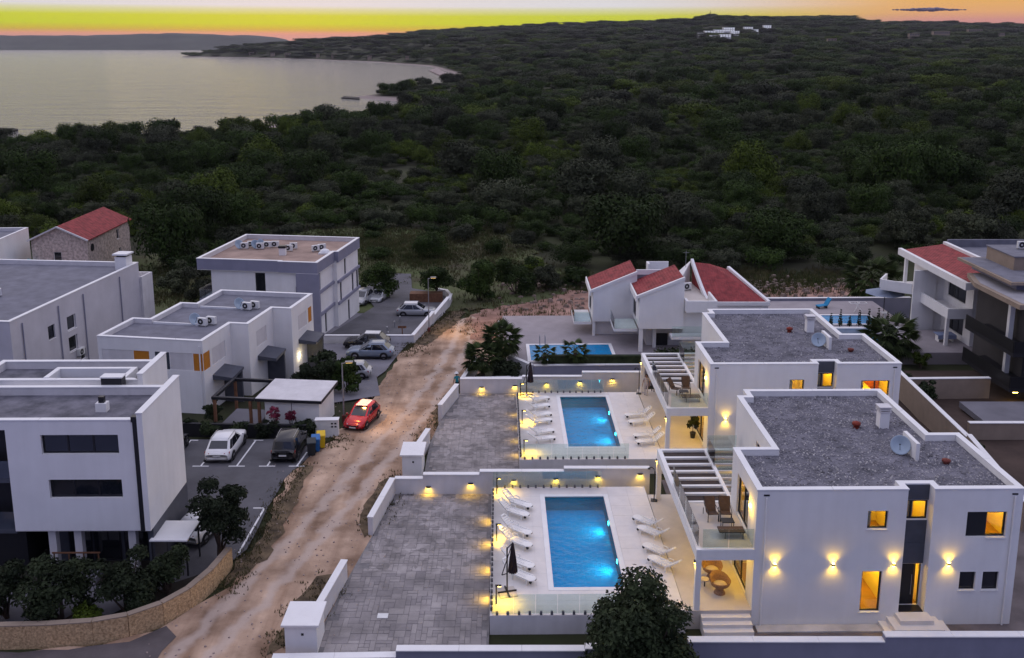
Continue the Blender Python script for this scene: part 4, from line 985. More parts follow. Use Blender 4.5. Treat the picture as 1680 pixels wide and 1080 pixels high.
# driveways of irregular stone pavers
def driveway(poly, x0, x1, y0, y1, z, seed, label, many):
    t = link('driveway', None, None, (0,0,z)); t['kind'] = 'structure'
    MB().prism(poly, -.4, -.012).obj('bed', M['paver_base'], t)
    r = random.Random(seed); cells = []; y = y0
    def inp(x, y):
        c_ = False
        for i in range(len(poly)):
            (ax, ay), (bx, by) = poly[i], poly[(i+1) % len(poly)]
            if (ay > y) != (by > y) and x < ax+(y-ay)*(bx-ax)/(by-ay): c_ = not c_
        return c_
    U = .27; nx, ny = int((x1-x0)/U)+1, int((y1-y0)/U)+1; used = np.zeros((nx+4, ny+4), bool)
    for q in range(ny):
        for p in range(nx):
            if used[p, q]: continue
            opts = [(1,1),(2,1),(2,1),(1,2),(2,2),(2,2),(3,2),(2,3),(3,1),(1,3)]; r.shuffle(opts)
            for (w, h) in opts + [(1,1)]:
                if not used[p:p+w, q:q+h].any(): break
            used[p:p+w, q:q+h] = True
            a, b, c, d = x0+p*U, x0+(p+w)*U, y0+q*U, y0+(q+h)*U
            if all(inp(*e) for e in ((a+.02,c+.02),(b-.02,c+.02),(b-.02,d-.02),(a+.02,d-.02))): cells.append((a, b, c, d))
    cells.sort(key=lambda c: c[2])
    def stone(mb, c):
        a, b, c_, d = c; g = .008; e = .016; zt = r.uniform(.004,.020); j = lambda: r.uniform(-.006,.006)
        o = [(a+g+j(),c_+g+j()),(b-g+j(),c_+g+j()),(b-g+j(),d-g+j()),(a+g+j(),d-g+j())]; cx_, cy_ = (a+b)/2, (c_+d)/2
        i = [(x+(cx_-x)/abs(cx_-x+1e-9)*e, y_+(cy_-y_)/abs(cy_-y_+1e-9)*e) for x, y_ in o]
        mb.add([(x,y_,-.014) for x,y_ in o] + [(x,y_,zt-.008) for x,y_ in o] + [(x,y_,zt) for x,y_ in i], [(0,1,5,4),(1,2,6,5),(2,3,7,6),(3,0,4,7),(4,5,9,8),(5,6,10,9),(6,7,11,10),(7,4,8,11),(8,9,10,11)])
        return mb
    for c in cells[:many]: stone(MB(), c).obj('paver', M['paver'], t)
    mb = MB()
    for c in cells[many:]: stone(mb, c)
    stuff(mb.obj('paving', M['paver_far'], t))
    return t
m = mat('grey_stone_paving', (.33,.30,.29), .75, .36, .55, .5, 9, detail=7, coord='pos'); M['paver_far'] = m
t = m.node_tree; b = t.nodes['Principled BSDF']; old = b.inputs['Base Color'].links[0].from_socket
vo = t.nodes.new('ShaderNodeTexVoronoi'); vo.inputs['Scale'].default_value = 2.2; ge = t.nodes.new('ShaderNodeNewGeometry'); t.links.new(ge.outputs['Position'], vo.inputs['Vector'])
hs = t.nodes.new('ShaderNodeSeparateColor'); t.links.new(vo.outputs['Color'], hs.inputs[0]); mr_ = t.nodes.new('ShaderNodeMapRange'); mr_.inputs[3].default_value = .6; t.links.new(hs.outputs[0], mr_.inputs[0])
mx = t.nodes.new('ShaderNodeMix'); mx.data_type = 'RGBA'; mx.blend_type = 'MULTIPLY'; mx.inputs['Factor'].default_value = 1; t.links.new(old, mx.inputs['A']); t.links.new(mr_.outputs[0], mx.inputs['B']); t.links.new(mx.outputs['Result'], b.inputs['Base Color'])
driveway([(-9.35,39.8),(-1.13,39.8),(-1.13,42.1),(-1.32,56.83),(-7.55,56.83),(-8.28,51.6),(-8.95,47.0),(-9.5,42.4)], -9.6, -1.1, 39.8, 56.9, .03, 21, '', 300)
driveway([(-5.95,57.2),(.36,57.2),(.50,60.05),(.34,74.9),(-4.55,74.9),(-5.5,69.6),(-6.0,64.9),(-6.0,61.7)], -6.3, .6, 57.2, 75.0, .03, 22, '', 0)
c = MB().box(-.27,.27,-.2,.2,-.02,.035).obj('manhole_cover', M['ac_white'], None, loc=(*G(628,1012,0).to_2d(), .03)); tag(c, 'small pale square cover set in the near driveway paving', 'manhole cover')

# ================================================================== houses on the left
def ac_unit(p, az, label, group=None):
    t = thing('air_conditioner', label, 'air conditioner', p, az, group)
    MB().box(-.42,.42,-.16,.16,.12,.74).obj('casing', M['ac_white'], t)
    MB().lathe([(.26,0),(.26,.012),(.10,.02),(.10,.0)], 14, (-.10,-.162,.43), (0,-1,0)).obj('fan_grille', M['dark'], t)
    for x in (-.32, .32): MB().box(x-.03,x+.03,-.18,.18,0,.119).obj('foot', M['grey_metal'], t)
    return t
# --- near-left three-storey house (two blocks with fin walls)
a = thing('apartment_house', 'near left white three-storey house on a dark recessed ground floor', 'house', (-19.55, 47.2, 0), .01)
def fin_block(y0, x0, holes, z, xr, xw, dp=5.2, fl=5.75):
    """roof slab from x0 to the fin wall at xr; the white facade starts at xw, left of it the front is dark and set back"""
    P = [(xw,y0),(xr-.34,y0),(xr-.34,y0+dp),(xw,y0+dp)]
    shell(a, P, 2.75, z-.5, holes, M['white'])
    Q = [(x0,y0),(xr-.34,y0),(xr-.34,y0+dp),(x0,y0+dp)]
    shell(a, Q, z-.5, z, {}, M['white'], 'fascia'); MB().prism([(x0,y0+.01),(xr-.36,y0+.01),(xr-.36,y0+dp-.01),(x0,y0+dp-.01)], z-.52, z-.505).obj('soffit', M['white2'], a)
    flat_roof(a, Q, z-.45, z, M['gravel_roof'], M['white2'], w=.28, skip=(1,))
    MB().box(x0+.3,xw-.003,y0+1.0,y0+dp-.1,-.3,z-.53).obj('dark_wall', M['dark'], a)
    MB().box(xr-.30,xr,y0-.12,y0+fl,2.75,z+.42).obj('fin_wall', M['white'], a)
    for k in range(2): MB().box(xr-.34,xr+.04,y0-.15+k*(fl+.18)/2,y0-.15+(k+1)*(fl+.18)/2-.02,z+.421,z+.48).obj('coping', M['coping'], a)
    return P
P = fin_block(0, -10.7, {0: [(1.85,5.95,7.15,8.25,.3), (2.05,5.95,4.62,5.70,.3)]}, 9.05, 0, -7.35)
for z0, z1, u0 in ((7.15,8.25,1.85),(4.62,5.70,2.05)): window(a, P, 0, u0, 5.95, z0, z1, .18, mull=(.33,.66), pane='darkglass', sill=False)
P2 = fin_block(6.15, -12.4, {}, 9.05, -2.25, -12.0, 3.65, 3.9)
for (x0,x1,y0,y1) in ((-8.3,-3.4,8.0,8.3),(-8.3,-8.0,6.45,7.99),(-3.7,-3.4,6.45,7.99)): MB().box(x0,x1,y0,y1,8.59,9.15).obj('roof_kerb', M['coping'], a)
MB().box(-.55,-.31,-.10,.14,2.7,9.0).obj('downpipe', M['dark'], a)
MB().box(-.60,-.31,-.14,.18,9.0,9.3).obj('rain_hopper', M['dark'], a)
MB().box(-10.4,-.36,5.25,6.15,2.75,8.6).obj('wall', M['white2'], a)
for z in (2.75, 5.7):
    MB().box(-10.6,-7.36,.15,.99,z-.25,z).obj('balcony_floor', M['grey_clad'], a); MB().box(-10.6,-7.37,.16,.19,z+.003,z+1.0).obj('glass_panel', M['midglass'], a)
# ground floor
MB().box(-6.4,-.31,1.6,6.0,-.3,2.74).box(-9.5,-2.3,6.1,12,-.3,2.74).obj('wall', M['grey_clad'], a); MB().box(-.30,-.002,.2,5.8,-.3,2.74).obj('side_wall', M['grey_clad'], a)
MB().box(-7.35,-.31,0,1.59,2.70,2.749).obj('soffit', M['white2'], a)
for x in (-5.6,-4.2,-1.25): MB().box(x-.2,x+.2,.35,.75,-.3,2.70).obj('column', M['white2'], a)
for x0, x1 in ((-5.3,-4.0),(-3.9,-2.4),(-2.2,-.9)): 
    w = MB().box(x0,x1,1.54,1.598,.1,2.45).obj('window', M['dark'], a); MB().quad((x0+.08,1.535,.18),(x1-.08,1.535,.18),(x1-.08,1.535,2.37),(x0+.08,1.535,2.37)).obj('pane', M['darkglass'], w)
c = MB().box(-3.5,-2.9,2.3,2.75,8.6,9.1).obj('chimney', M['white'], a); MB().box(-3.35,-3.05,2.4,2.65,9.1,9.45).obj('cowl', M['dark'], c)
c = MB().box(-4.4,-3.2,5.3,5.9,8.6,9.5).obj('chimney', M['dark'], a); MB().box(-4.45,-3.15,5.25,5.95,9.5,9.57).obj('cowl', M['coping'], c)
for k in range(3): MB().box(-5.4,-2.9,-.35*(k+1),-.352*k-.01,-.3,.45-.15*k).obj('step', M['court'], a)
mb = MB()
for x in (-5.4,-4.6,-3.8,-3.0): mb.box(x-.03,x+.03,-.05,.01,.45,1.4)
mb.box(-5.5,-2.9,-.06,.02,1.4,1.46); mb.obj('railing', M['wood'], a)

# --- staggered white house with orange panels
b_ = thing('white_house', 'white stepped two-storey house with orange window panels', 'house', (-24.62, 72.25, 0), R(-9.0))
P = [(-9.2,0),(-.1,0),(-.1,5.05),(1.5,5.05),(1.5,10.2),(3.25,10.2),(3.25,15.5),(-6,15.5),(-6,10.6),(-7.55,10.6),(-7.55,5.3),(-9.2,5.3)]
zt = 5.4
shell(b_, P, -1.6, zt, {0: [(3.1,4.45,2.9,4.35,.06),(4.95,6.2,2.9,4.35,.06),(6.25,8.2,2.9,4.35,.06),(.3,3.05,2.9,4.35,.06),(8.25,9.099,2.9,4.35,.05)], 1: [(.001,1.15,2.9,4.35,.05),(1.5,3.9,2.9,4.3,.06)], 3: [(1.5,3.6,2.9,4.3,.06)], 5: [(1.5,3.6,2.9,4.3,.06),(4.0,4.9,2.9,4.35,.06)]}, M['white'])
flat_roof(b_, P, 5.05, zt, M['felt'], M['white2'], seg=2.6)
X0 = -9.2
for u0, u1, mm, nm in ((.3,3.05,'white2','shutter'),(3.1,4.45,'orange','panel'),(4.95,6.2,'midglass','window'),(6.25,8.2,'white2','shutter'),(8.25,9.1,'orange','panel')):
    MB().box(X0+u0,X0+u1,.03,.055,2.9,4.35).obj(nm, M[mm], b_)
MB().box(-.155,-.13,.002,1.15,2.9,4.35).obj('panel', M['orange'], b_)
MB().box(3.19,3.215,14.2,15.1,2.9,4.35).obj('panel', M['orange'], b_)
for (x, y0, y1) in ((-.1,1.5,3.9),(1.5,6.55,8.65),(3.25,11.7,13.8)):
    w = MB().box(x-.055,x-.03,y0,y1,2.9,4.3).obj('shutter', M['white2'], b_)
MB().tube([(-.35,-.06,-.5),(-.35,-.06,5.0)], .06, 8).obj('downpipe', M['coping'], b_)
for (x, y) in ((-.1,2.0),(1.5,7.2),(3.25,12.2)):   # dark hoods over the doors
    d = MB().box(x-.04,x-.012,y,y+1.1,-1.4,1.55).obj('door', M['midglass'], b_)
    MB().add([(x-.0,y-.6,1.7),(x+1.7,y-.6,1.7),(x+1.7,y+1.6,1.95),(x,y+1.6,1.95),(x,y-.6,2.1),(x+1.7,y-.6,1.95),(x+1.7,y+1.6,2.15),(x,y+1.6,2.35)], [(0,3,2,1),(4,5,6,7),(0,1,5,4),(1,2,6,5),(2,3,7,6),(3,0,4,7)]).obj('porch_roof', M['grey_clad'], b_)
    MB().box(x+.003,x+1.6,y+1.35,y+1.55,-1.5,1.94).obj('porch_wall', M['grey_clad'], b_)
for (x, y) in ((3.25,11.6),(3.25,14.9)):
    l = MB().box(x,x+.1,y-.05,y+.05,.5,.72).obj('wall_lamp', M['lamp_glow'], b_); lamp('wall_lamp_light', 'POINT', (x+.3,y,.55), 26, (1, .85, .55), l, size=.06)
mb = MB()
for (x0, x1, y) in ((-7.2,-2.9,5.05),(-5.6,-1.2,10.4)): mb.box(x0,x1,y,y+.16,5.04,5.22)
mb.obj('roof_kerb', M['coping'], b_)
def loc(t_, p):
    c_, s_ = math.cos(t_.rotation_euler.z), math.sin(t_.rotation_euler.z); return Vector((t_.location.x+p[0]*c_-p[1]*s_, t_.location.y+p[0]*s_+p[1]*c_, t_.location.z+p[2]))
for q, (x, y) in enumerate(((-2.6,5.0),(-1.0,10.3))):
    ac_unit(loc(b_, (x,y+.05,5.05)), -.3, 'white air conditioner on the stepped house roof, %s of the pair' % ('front one' if q == 0 else 'rear one'))
    ac_unit(loc(b_, (x+.55,y+.55,5.05)), -.3, 'second white air conditioner just behind the %s one on the stepped roof' % ('front' if q == 0 else 'rear'))
    dish(loc(b_, (x-.95,y+.35,5.05)), .9, 'pale satellite dish beside the %s air conditioner on the stepped roof' % ('front' if q == 0 else 'rear'), .55)

# --- tan-roofed apartment block
c_b = thing('apartment_block', 'three-storey apartment block with tan roof and lavender-grey bands', 'apartment block', (-19.97, 95.5, -1.85), R(-8.0))
P = [(-13.6,.25),(-4.5,.25),(-4.5,0),(-.25,0),(-.25,5.5),(.2,5.5),(.2,13.4),(-13.8,13.4)]
Hh = 8.3
Pb = [(-12.2,.55),(-4.3,.55),(-4.3,.3),(-.5,.3),(-.5,5.5),(-.02,5.5),(-.02,13.2),(-12.2,13.2)]
shell(c_b, Pb, -1.5, 7.3, {0: [(4.9,6.0,4.1,6.9,.2)], 2: [(1.5,2.6,4.0,5.6,.15)], 3: [(.7,1.25,5.1,7.2,.15),(.5,1.1,2.0,4.3,.15),(2.2,2.75,.0,2.2,.15)], 5: [(2.6,3.2,5.1,7.2,.15),(.9,1.5,2.5,4.6,.15),(5.2,5.8,2.5,4.8,.15),(6.9,7.6,2.5,4.8,.15),(3.5,4.1,-.4,1.9,.15)]}, M['white'])
shell(c_b, P, 7.15, Hh, {}, M['lav_grey'], 'fascia'); I = P
MB().prism([(x, y) for x, y in P], 7.10, 7.14).obj('soffit', M['white2'], c_b)
flat_roof(c_b, P, 7.85, Hh, M['tan_roof'], M['white2'], w=.28)
MB().box(-2.6,-.1,-.05,.25,-1.5,7.1).obj('pier', M['lav_grey'], c_b)
for z0, z1 in ((2.3,2.6),(4.75,5.05)):
    MB().box(-.497,-.30,.31,5.49,z0,z1).box(-.017,.18,5.5,13.3,z0,z1).obj('band', M['lav_grey'], c_b)
for e, u0, u1, z0, z1 in ((0,4.9,6.0,4.1,6.9),(2,1.5,2.6,4.0,5.6),(3,.7,1.25,5.1,7.2),(3,.5,1.1,2.0,4.3),(3,2.2,2.75,.0,2.2),(5,2.6,3.2,5.1,7.2),(5,.9,1.5,2.5,4.6),(5,5.2,5.8,2.5,4.8),(5,6.9,7.6,2.5,4.8),(5,3.5,4.1,-.4,1.9)):
    window(c_b, Pb, e, u0, u1, z0, z1, .08, sill=False)
MB().box(-13.7,-12.21,.6,6.0,3.6,3.9).obj('balcony_floor', M['lav_grey'], c_b); MB().box(-13.68,-13.65,.6,6.0,3.9,4.9).box(-13.64,-12.22,.60,.63,3.9,4.9).obj('glass_panel', M['glass'], c_b)
MB().box(-13.8,-12.21,.6,6.0,-1.5,1.0).obj('garden_wall', M['white2'], c_b)
zr = 7.85
for q, (x, y, az_) in enumerate(((-11.4,7.5,.2),(-11.0,8.4,.2),(-9.6,7.6,.2),(-9.1,8.5,.2),(-8.3,8.8,.2),(-6.0,7.0,.2),(-5.9,8.2,.4),(-3.0,7.3,.8),(-2.5,8.0,.6))):
    ac_unit(loc(c_b, (x,y,zr)), az_-.14, ['leftmost', 'second', 'third', 'fourth', 'fifth', 'sixth', 'seventh', 'eighth', 'rightmost'][q] + ' air conditioner from the left on the tan roof')
for q, (x, y) in enumerate(((-12.2,7.6),(-10.4,7.9),(-9.9,8.3))): dish(loc(c_b, (x,y,zr)), .9, ['pale dish left of all air conditioners on the tan roof', 'pale dish between the first air conditioners on the tan roof', 'pale dish behind the third air conditioner on the tan roof'][q], .55)
t = thing('roof_light', 'clear roof dome beside the last air conditioners on the tan roof', 'roof light', loc(c_b, (-1.7,6.6,zr)))
MB().box(-.6,.6,-.6,.6,0,.15).obj('kerb', M['coping'], t); MB().lathe([(.58,.15),(.5,.35),(.3,.47),(.001,.52)], 14).obj('dome', M['coping'], t, True)
t = thing('chimney_stack', 'white vent stack with dark cap in the middle of the tan roof', 'vent', loc(c_b, (-6.0,5.2,zr)))
MB().box(-.35,.35,-.3,.3,0,.8).obj('stack', M['white'], t); MB().box(-.4,.4,-.35,.35,.8,1.05).obj('cap', M['dark'], t)

# --- long grey house at the left edge
d_b = thing('grey_house', 'long grey-lavender house with flat roof at the left edge', 'house', (-40.1, 72.6, -.6), R(-5.5))
P = [(-20,0),(0,0),(0,21.3),(-9.3,21.3),(-20,21.3)]
lv = mat('pale_lavender_render', (.54,.52,.55), .9, .08, .5, .1, 22, streak=.05)
shell(d_b, P, -2, 7.5, {0: [(13.0,18.6,3.4,6.6,.9)], 1: [(5.0,6.0,4.4,5.6),(7.9,9.3,4.3,5.6),(7.9,9.3,2.3,3.7),(4.5,5.2,-.3,.6),(5.3,6.0,-.3,.6),(9.6,10.5,1.0,2.0),(9.6,10.6,-1.2,.7)]}, lv)
flat_roof(d_b, P, 7.1, 7.5, M['felt'], M['white2'], seg=5)
for u0, u1, z0, z1 in ((5.0,6.0,4.4,5.6),(7.9,9.3,4.3,5.6),(7.9,9.3,2.3,3.7),(4.5,5.2,-.3,.6),(5.3,6.0,-.3,.6),(9.6,10.5,1.0,2.0),(9.6,10.6,-1.2,.7)):
    window(d_b, P, 1, u0, u1, z0, z1, .12, fr=M['white'] if z0 < 4.35 else M['dark'])
for z in (3.9,): w = MB().box(-6.9,-1.5,.88,.9,3.42,6.58).obj('balcony_door', M['midglass'], d_b)
MB().box(-7.0,-1.4,.02,.06,3.42,4.3).obj('glass_panel', M['glass'], d_b)
for y in (1.5,6.7,10.7,17.3): MB().tube([(.08,y,-1.8),(.08,y,7.0)], .055, 7).obj('downpipe', M['lav_grey'], d_b)
MB().box(-2.8,.25,21.303,23.6,-2,5.0).box(-2.8,.25,21.303,21.5,5.0,6.0).box(.05,.25,21.5,23.6,5.0,6.0).box(-2.8,.05,23.4,23.6,5.0,6.0).obj('terrace_wing', M['white2'], d_b)
c = MB().box(-1.55,-.35,19.6,20.8,7.1,8.4).obj('chimney', M['white'], d_b); MB().box(-1.7,-.2,19.45,20.95,8.6,8.75).obj('cap', M['coping'], c); MB().box(-1.4,-.5,19.75,20.65,8.4,8.6).obj('cowl', M['dark'], c)
wl = thing('roof_stub_wall', 'small white stub wall on the grey roof', 'wall', loc(d_b, (-8.0,8.6,7.1)), R(-5.5)); MB().box(-.8,.8,-.12,.12,0,1.3).obj('wall', M['white'], wl); MB().box(-.85,.85,-.16,.16,1.3,1.36).obj('coping', M['coping'], wl)
ac_unit(loc(d_b, (-6.9,8.7,7.1)), .5, 'air conditioner right of the stub wall on the grey roof')
ac_unit(loc(d_b, (.2,9.3,1.6)), R(84.5), 'air conditioner bracketed to the grey house side wall')
dish(loc(d_b, (-9.3,8.4,7.1)), .5, 'pale satellite dish left of the stub wall on the grey roof', .6)

# --- white house corner at the far left edge
e_b = thing('white_house', 'bluish-white house corner cut by the left edge, before the wood', 'house', (-68.3, 118.5, -2.9), R(3))
P = [(-14,0),(0,0),(0,14),(-14,14)]
shell(e_b, P, -1, 6.0, {}, M['white']); flat_roof(e_b, P, 5.6, 6.0, M['felt'], M['white2'])
t = thing('parasol', 'turquoise parasol beside the white house at the left edge', 'parasol', (-66.6, 127.0, -3.2))
MB().lathe([(1.3,2.5),(.02,3.0)], 8).obj('canopy', mat('turquoise_cloth', (.05,.34,.42), .8, .1, 3), t); MB().tube([(0,0,0),(0,0,2.5)], .03, 6).obj('pole', M['grey_metal'], t)

# --- stone house with red gable roof
s_b = thing('stone_house', 'old stone house with a dark red gable roof', 'house', (-66.3, 127.6, -3.4), R(1.5))
W_, D_ = 7.6, 15.6; ze = 5.75; za = 7.5
shell(s_b, [(0,0),(W_,0),(W_,D_),(0,D_)], -1, ze, {0: [(2.9,4.0,.6,4.0,.25)], 1: [(10.5,11.4,3.6,5.1,.2),(11.0,11.8,.9,2.2,.2)]}, M['stone_house'])
MB().add([(0,0,ze),(W_,0,ze),(W_/2,0,za)], [(0,1,2)]).obj('gable', M['stone_house'], s_b); MB().add([(0,D_,ze),(W_,D_,ze),(W_/2,D_,za)], [(1,0,2)]).obj('gable', M['stone_house'], s_b)
for sg in (0, 1):
    x = -.35 if sg == 0 else W_+.35; zz = ze-.16
    MB().add([(x,-.3,zz),(W_/2,-.3,za+.02),(W_/2,D_+.3,za+.02),(x,D_+.3,zz),(x,-.3,zz+.14),(W_/2,-.3,za+.16),(W_/2,D_+.3,za+.16),(x,D_+.3,zz+.14)], [(0,1,2,3),(7,6,5,4),(0,4,5,1),(1,5,6,2),(2,6,7,3),(3,7,4,0)]).obj('roof', M['tiles'], s_b)
    MB().bar((x,-.42,zz+.05),(W_/2,-.42,za+.08),.2,.2).obj('verge', M['white2'], s_b)
for e, u0, u1, z0, z1 in ((0,2.9,4.0,.6,4.0),(1,10.5,11.4,3.6,5.1),(1,11.0,11.8,.9,2.2)): window(s_b, [(0,0),(W_,0),(W_,D_),(0,D_)], e, u0, u1, z0, z1, .1, fr=M['white'])
MB().lathe([(.55,0),(.55,.06),(.001,.06)], 14, (W_,1.6,4.3), (1,0,0)).obj('round_window', M['dark'], s_b)
MB().box(-2.5,9.5,-7.5,-1.0,-1,1.4).obj('terrace', M['stone_house'], s_b); MB().box(-2.6,9.6,-7.6,-7.2,1.4,1.75).box(9.2,9.6,-7.2,-1.0,1.4,1.75).obj('coping', M['white2'], s_b)

# --- flat-roofed shed and timber pergola
sh = thing('garden_shed', 'white flat-roofed shed beside the parking lot', 'shed', (-14.75, 68.2, -.45), R(-6))
MB().box(-4.3,0,.1,3.9,-.2,2.25).obj('wall', M['white'], sh)
MB().box(-4.95,.28,-.22,4.25,2.26,2.48).obj('fascia', M['dark'], sh); MB().box(-4.93,.26,-.20,4.23,2.481,2.52).obj('roof', M['white2'], sh)
MB().box(-2.2,-2.16,.085,.098,.2,2.25).obj('joint', M['dark'], sh)
pg = thing('pergola', 'open timber pergola left of the white shed', 'pergola', (-19.75, 68.75, -.45), R(-6))
MB().box(-3.4,-.02,-.20,.04,2.26,2.48).obj('beam', M['dark'], pg); MB().box(-3.4,-.02,3.9,4.14,2.26,2.48).obj('beam', M['dark'], pg); MB().box(-3.4,-3.16,.04,3.9,2.26,2.48).obj('beam', M['dark'], pg)
for (x, y) in ((-3.2,-.08),(-3.2,4.0),(-.35,-.08),(.35,-.12)): MB().box(x-.10,x+.10,y-.10,y+.10,-.2,2.255).obj('post', M['wood'], pg)
MB().box(-3.0,-.1,.2,3.6,-.2,.05).obj('floor', M['court'], pg)
f = bwall('dark low fence and kerb in front of the shed, along the parking bays', [(-25.9,67.25),(-15.2,66.85)], .55, z0=-.7, w=.16, matl='dark', name='garden_fence', capm='dark', cat='fence')
bwall('low white kerb wall before the two parked SUVs', [(-21.0,94.2),(-10.3,94.2)], -.95, z0=-2.2, w=.25, capm='white')
bwall('low white curving wall along the apartment parking by the dirt road', [(-10.3,94.05),(-8.9,103),(-7.7,110.8),(-7.6,114),(-8.4,116.6),(-9.6,117.4)], [-.90,-1.3,-1.75,-1.9,-1.95], z0=-3.2, w=.3)
# stone-clad curved wall, with individual cap stones
sw = thing('stone_wall', 'curved stone-clad retaining wall, orange-brown, at the lower left', 'wall', (-20.5, 41.3, 0))
cw = [(-31,40.9),(-27.5,40.95),(-24.8,41.05),(-22.5,41.15),(-20.4,41.4),(-18.9,41.9),(-17.6,42.9),(-16.7,44.2),(-16.1,46),(-15.75,48.2)]
for p, q in zip(cw[:-1], cw[1:]):
    p, q = Vector(p)-Vector((-20.5,41.3)), Vector(q)-Vector((-20.5,41.3)); d = (q-p).normalized(); n = Vector((-d.y,d.x))*.16
    MB().prism([tuple(p-n), tuple(q-n+d*.02), tuple(q+n+d*.02), tuple(p+n)], -.3, 1.12).obj('wall', M['stone_wall'], sw)
    k = max(1, round((q-p).length/1.2))
    for j in range(k):
        u, v = p.lerp(q, j/k)+d*.008, p.lerp(q, (j+1)/k)-d*.008; n2 = n*1.12
        MB().prism([tuple(u-n2), tuple(v-n2), tuple(v+n2), tuple(u+n2)], 1.121, 1.17).obj('cap_stone', M['tan'], sw)
# garden canopy beside the near-left house
t = thing('carport', 'flat white carport roof beside the near left house', 'carport', (-18.6, 47.2, 0))
MB().box(-1.1,.95,-.1,2.1,2.1,2.18).obj('roof', M['white'], t)
for (x, y) in ((-1.0,0),(.85,0),(.85,2.0),(-1.0,2.0)): MB().box(x-.04,x+.04,y-.04,y+.04,0,2.1).obj('post', M['dark'], t)

# ================================================================== red-roofed villa behind the far pool
rv = thing('red_roof_villa', 'white villa with three red mono-pitch roofs behind the far terrace', 'villa', (0,0,.4))
def mono(x0, x1, y0, y1, zl, zr, zb, holes, depth_roof=True):
    """block with a mono-pitch tile roof rising to the right, framed by pale verges"""
    P = [(x0,y0),(x1,y0),(x1,y1),(x0,y1)]; f = lambda x, y: zl+(zr-zl)*(x-x0)/(x1-x0)
    shell(rv, P, zb, f, holes, M['white'])
    g = lambda dz: (lambda x, y: f(x, y)+dz)
    MB().prism([(x0-.1,y0+.22),(x1-.02,y0+.22),(x1-.02,y1-.02),(x0-.1,y1-.02)], g(.0), g(.10)).obj('roof', M['tiles'], rv)
    MB().prism([(x0-.2,y0-.08),(x1,y0-.08),(x1,y0+.215),(x0-.2,y0+.215)], g(-.05), g(.22)).obj('verge', M['white'], rv)
    MB().prism([(x0-.32,y0-.08),(x0-.205,y0-.08),(x0-.205,y1),(x0-.32,y1)], g(-.35), g(.22)).obj('fascia', M['white'], rv)
    return P
P1 = mono(7.8, 11.99, 88.0, 93.5, 5.0, 6.75, 2.0, {3: [(1.0,3.5,2.2,4.3,.2)]})
P2 = mono(11.6, 15.65, 83.1, 88.7, 5.75, 7.4, 2.75, {3: [(1.0,3.3,3.0,5.0,.2)]})
window(rv, P1, 3, 1.0, 3.5, 2.2, 4.3, .1, mull=(.5,)); window(rv, P2, 3, 1.0, 3.3, 3.0, 5.0, .1, mull=(.5,))
MB().prism([(12.0,88.71),(15.9,88.71),(15.9,93.5),(12.0,93.5)], 4.0, lambda x, y: 6.75-(y-88)*.38).obj('roof_slab', M['felt'], rv); MB().box(12.0,15.7,88.72,88.9,6.3,6.95).obj('coping', M['white'], rv)
shell(rv, [(8.1,88.6),(16,88.6),(16,95),(8.1,95)], -1.5, 2.0, {}, M['white2']); 
MB().box(7.8,8.05,88.1,88.4,-1.5,2.0).obj('column', M['white'], rv); MB().box(7.8,8.05,92,92.3,-1.5,2.0).obj('column', M['white'], rv)
MB().box(11.65,12.0,83.2,83.5,-1.0,2.745).obj('column', M['white'], rv)
MB().box(13.1,13.4,84.4,84.7,-1.0,2.745).obj('column', M['white'], rv)
MB().box(12.6,16.2,85.2,88.5,-1.0,2.74).obj('wall', M['white2'], rv); MB().box(13.45,14.6,85.12,85.19,-1.0,1.7).obj('garage_door', M['dark'], rv)
for (x0, x1, y0, y1, z) in ((6.0,7.69,88.2,92.5,1.9),(9.4,11.59,83.9,87.2,2.5),(14.4,18.3,81.9,83.05,2.35)):
    MB().box(x0,x1,y0,y1,z-.25,z).obj('balcony_floor', M['white'], rv)
MB().bar((6.03,88.25,2.4),(6.03,92.5,2.4),.02,.95).bar((6.05,88.23,2.4),(7.6,88.23,2.4),.02,.95).obj('glass_panel', M['glass'], rv)
MB().bar((9.43,83.95,3.0),(9.43,87.2,3.0),.02,.95).bar((9.45,83.93,3.0),(11.55,83.93,3.0),.02,.95).obj('glass_panel', M['glass'], rv)
MB().bar((14.45,81.93,2.85),(18.2,81.93,2.85),.02,.95).obj('glass_panel', M['glass'], rv)
shell(rv, [(15.65,83.4),(18.3,83.4),(18.3,92),(15.65,92)], -1.0, 4.9, {}, M['white'])
MB().prism([(15.66,83.42),(18.29,83.42),(18.29,91.9),(15.66,91.9)], 4.9, 4.95).obj('terrace_floor', M['porch'], rv)
MB().box(15.9,18.5,82.2,82.4,4.55,5.6).box(18.3,18.5,82.401,85.6,4.55,5.6).box(15.7,15.9,82.2,83.39,4.55,5.6).box(15.9,18.3,82.4,83.39,4.55,4.75).obj('terrace_parapet', M['white'], rv)
# right wing with the hipped roof
P3 = [(18.5,85.5),(24.0,85.5),(24.0,92),(18.5,92)]
shell(rv, P3, -1.0, 4.45, {}, M['white'])
A_, B_, C_, D2, H_ = (18.4,85.45,4.6),(23.9,85.45,4.6),(21.4,91.5,6.35),(17.9,91.5,7.1),(19.6,91.5,6.9)
MB().add([A_,B_,H_,D2],[(0,1,2,3)]).add([B_,C_,H_],[(0,1,2)]).add([A_,D2,(17.9,91.5,4.0),(18.4,85.45,4.0)],[(0,1,2,3)]).obj('roof', M['tiles'], rv)
MB().bar((24.0,85.4,4.62),(21.5,91.6,6.5),.3,.3).bar((18.4,85.36,4.5),(24.1,85.36,4.5),.16,.34).obj('verge', M['white'], rv)
mb = MB(); q = []
for k in range(9):
    s = k/8; q.append(Vector((18.3-.45*s, 85.4+6.1*s, 4.7+2.55*(s**1.25)+.0)))
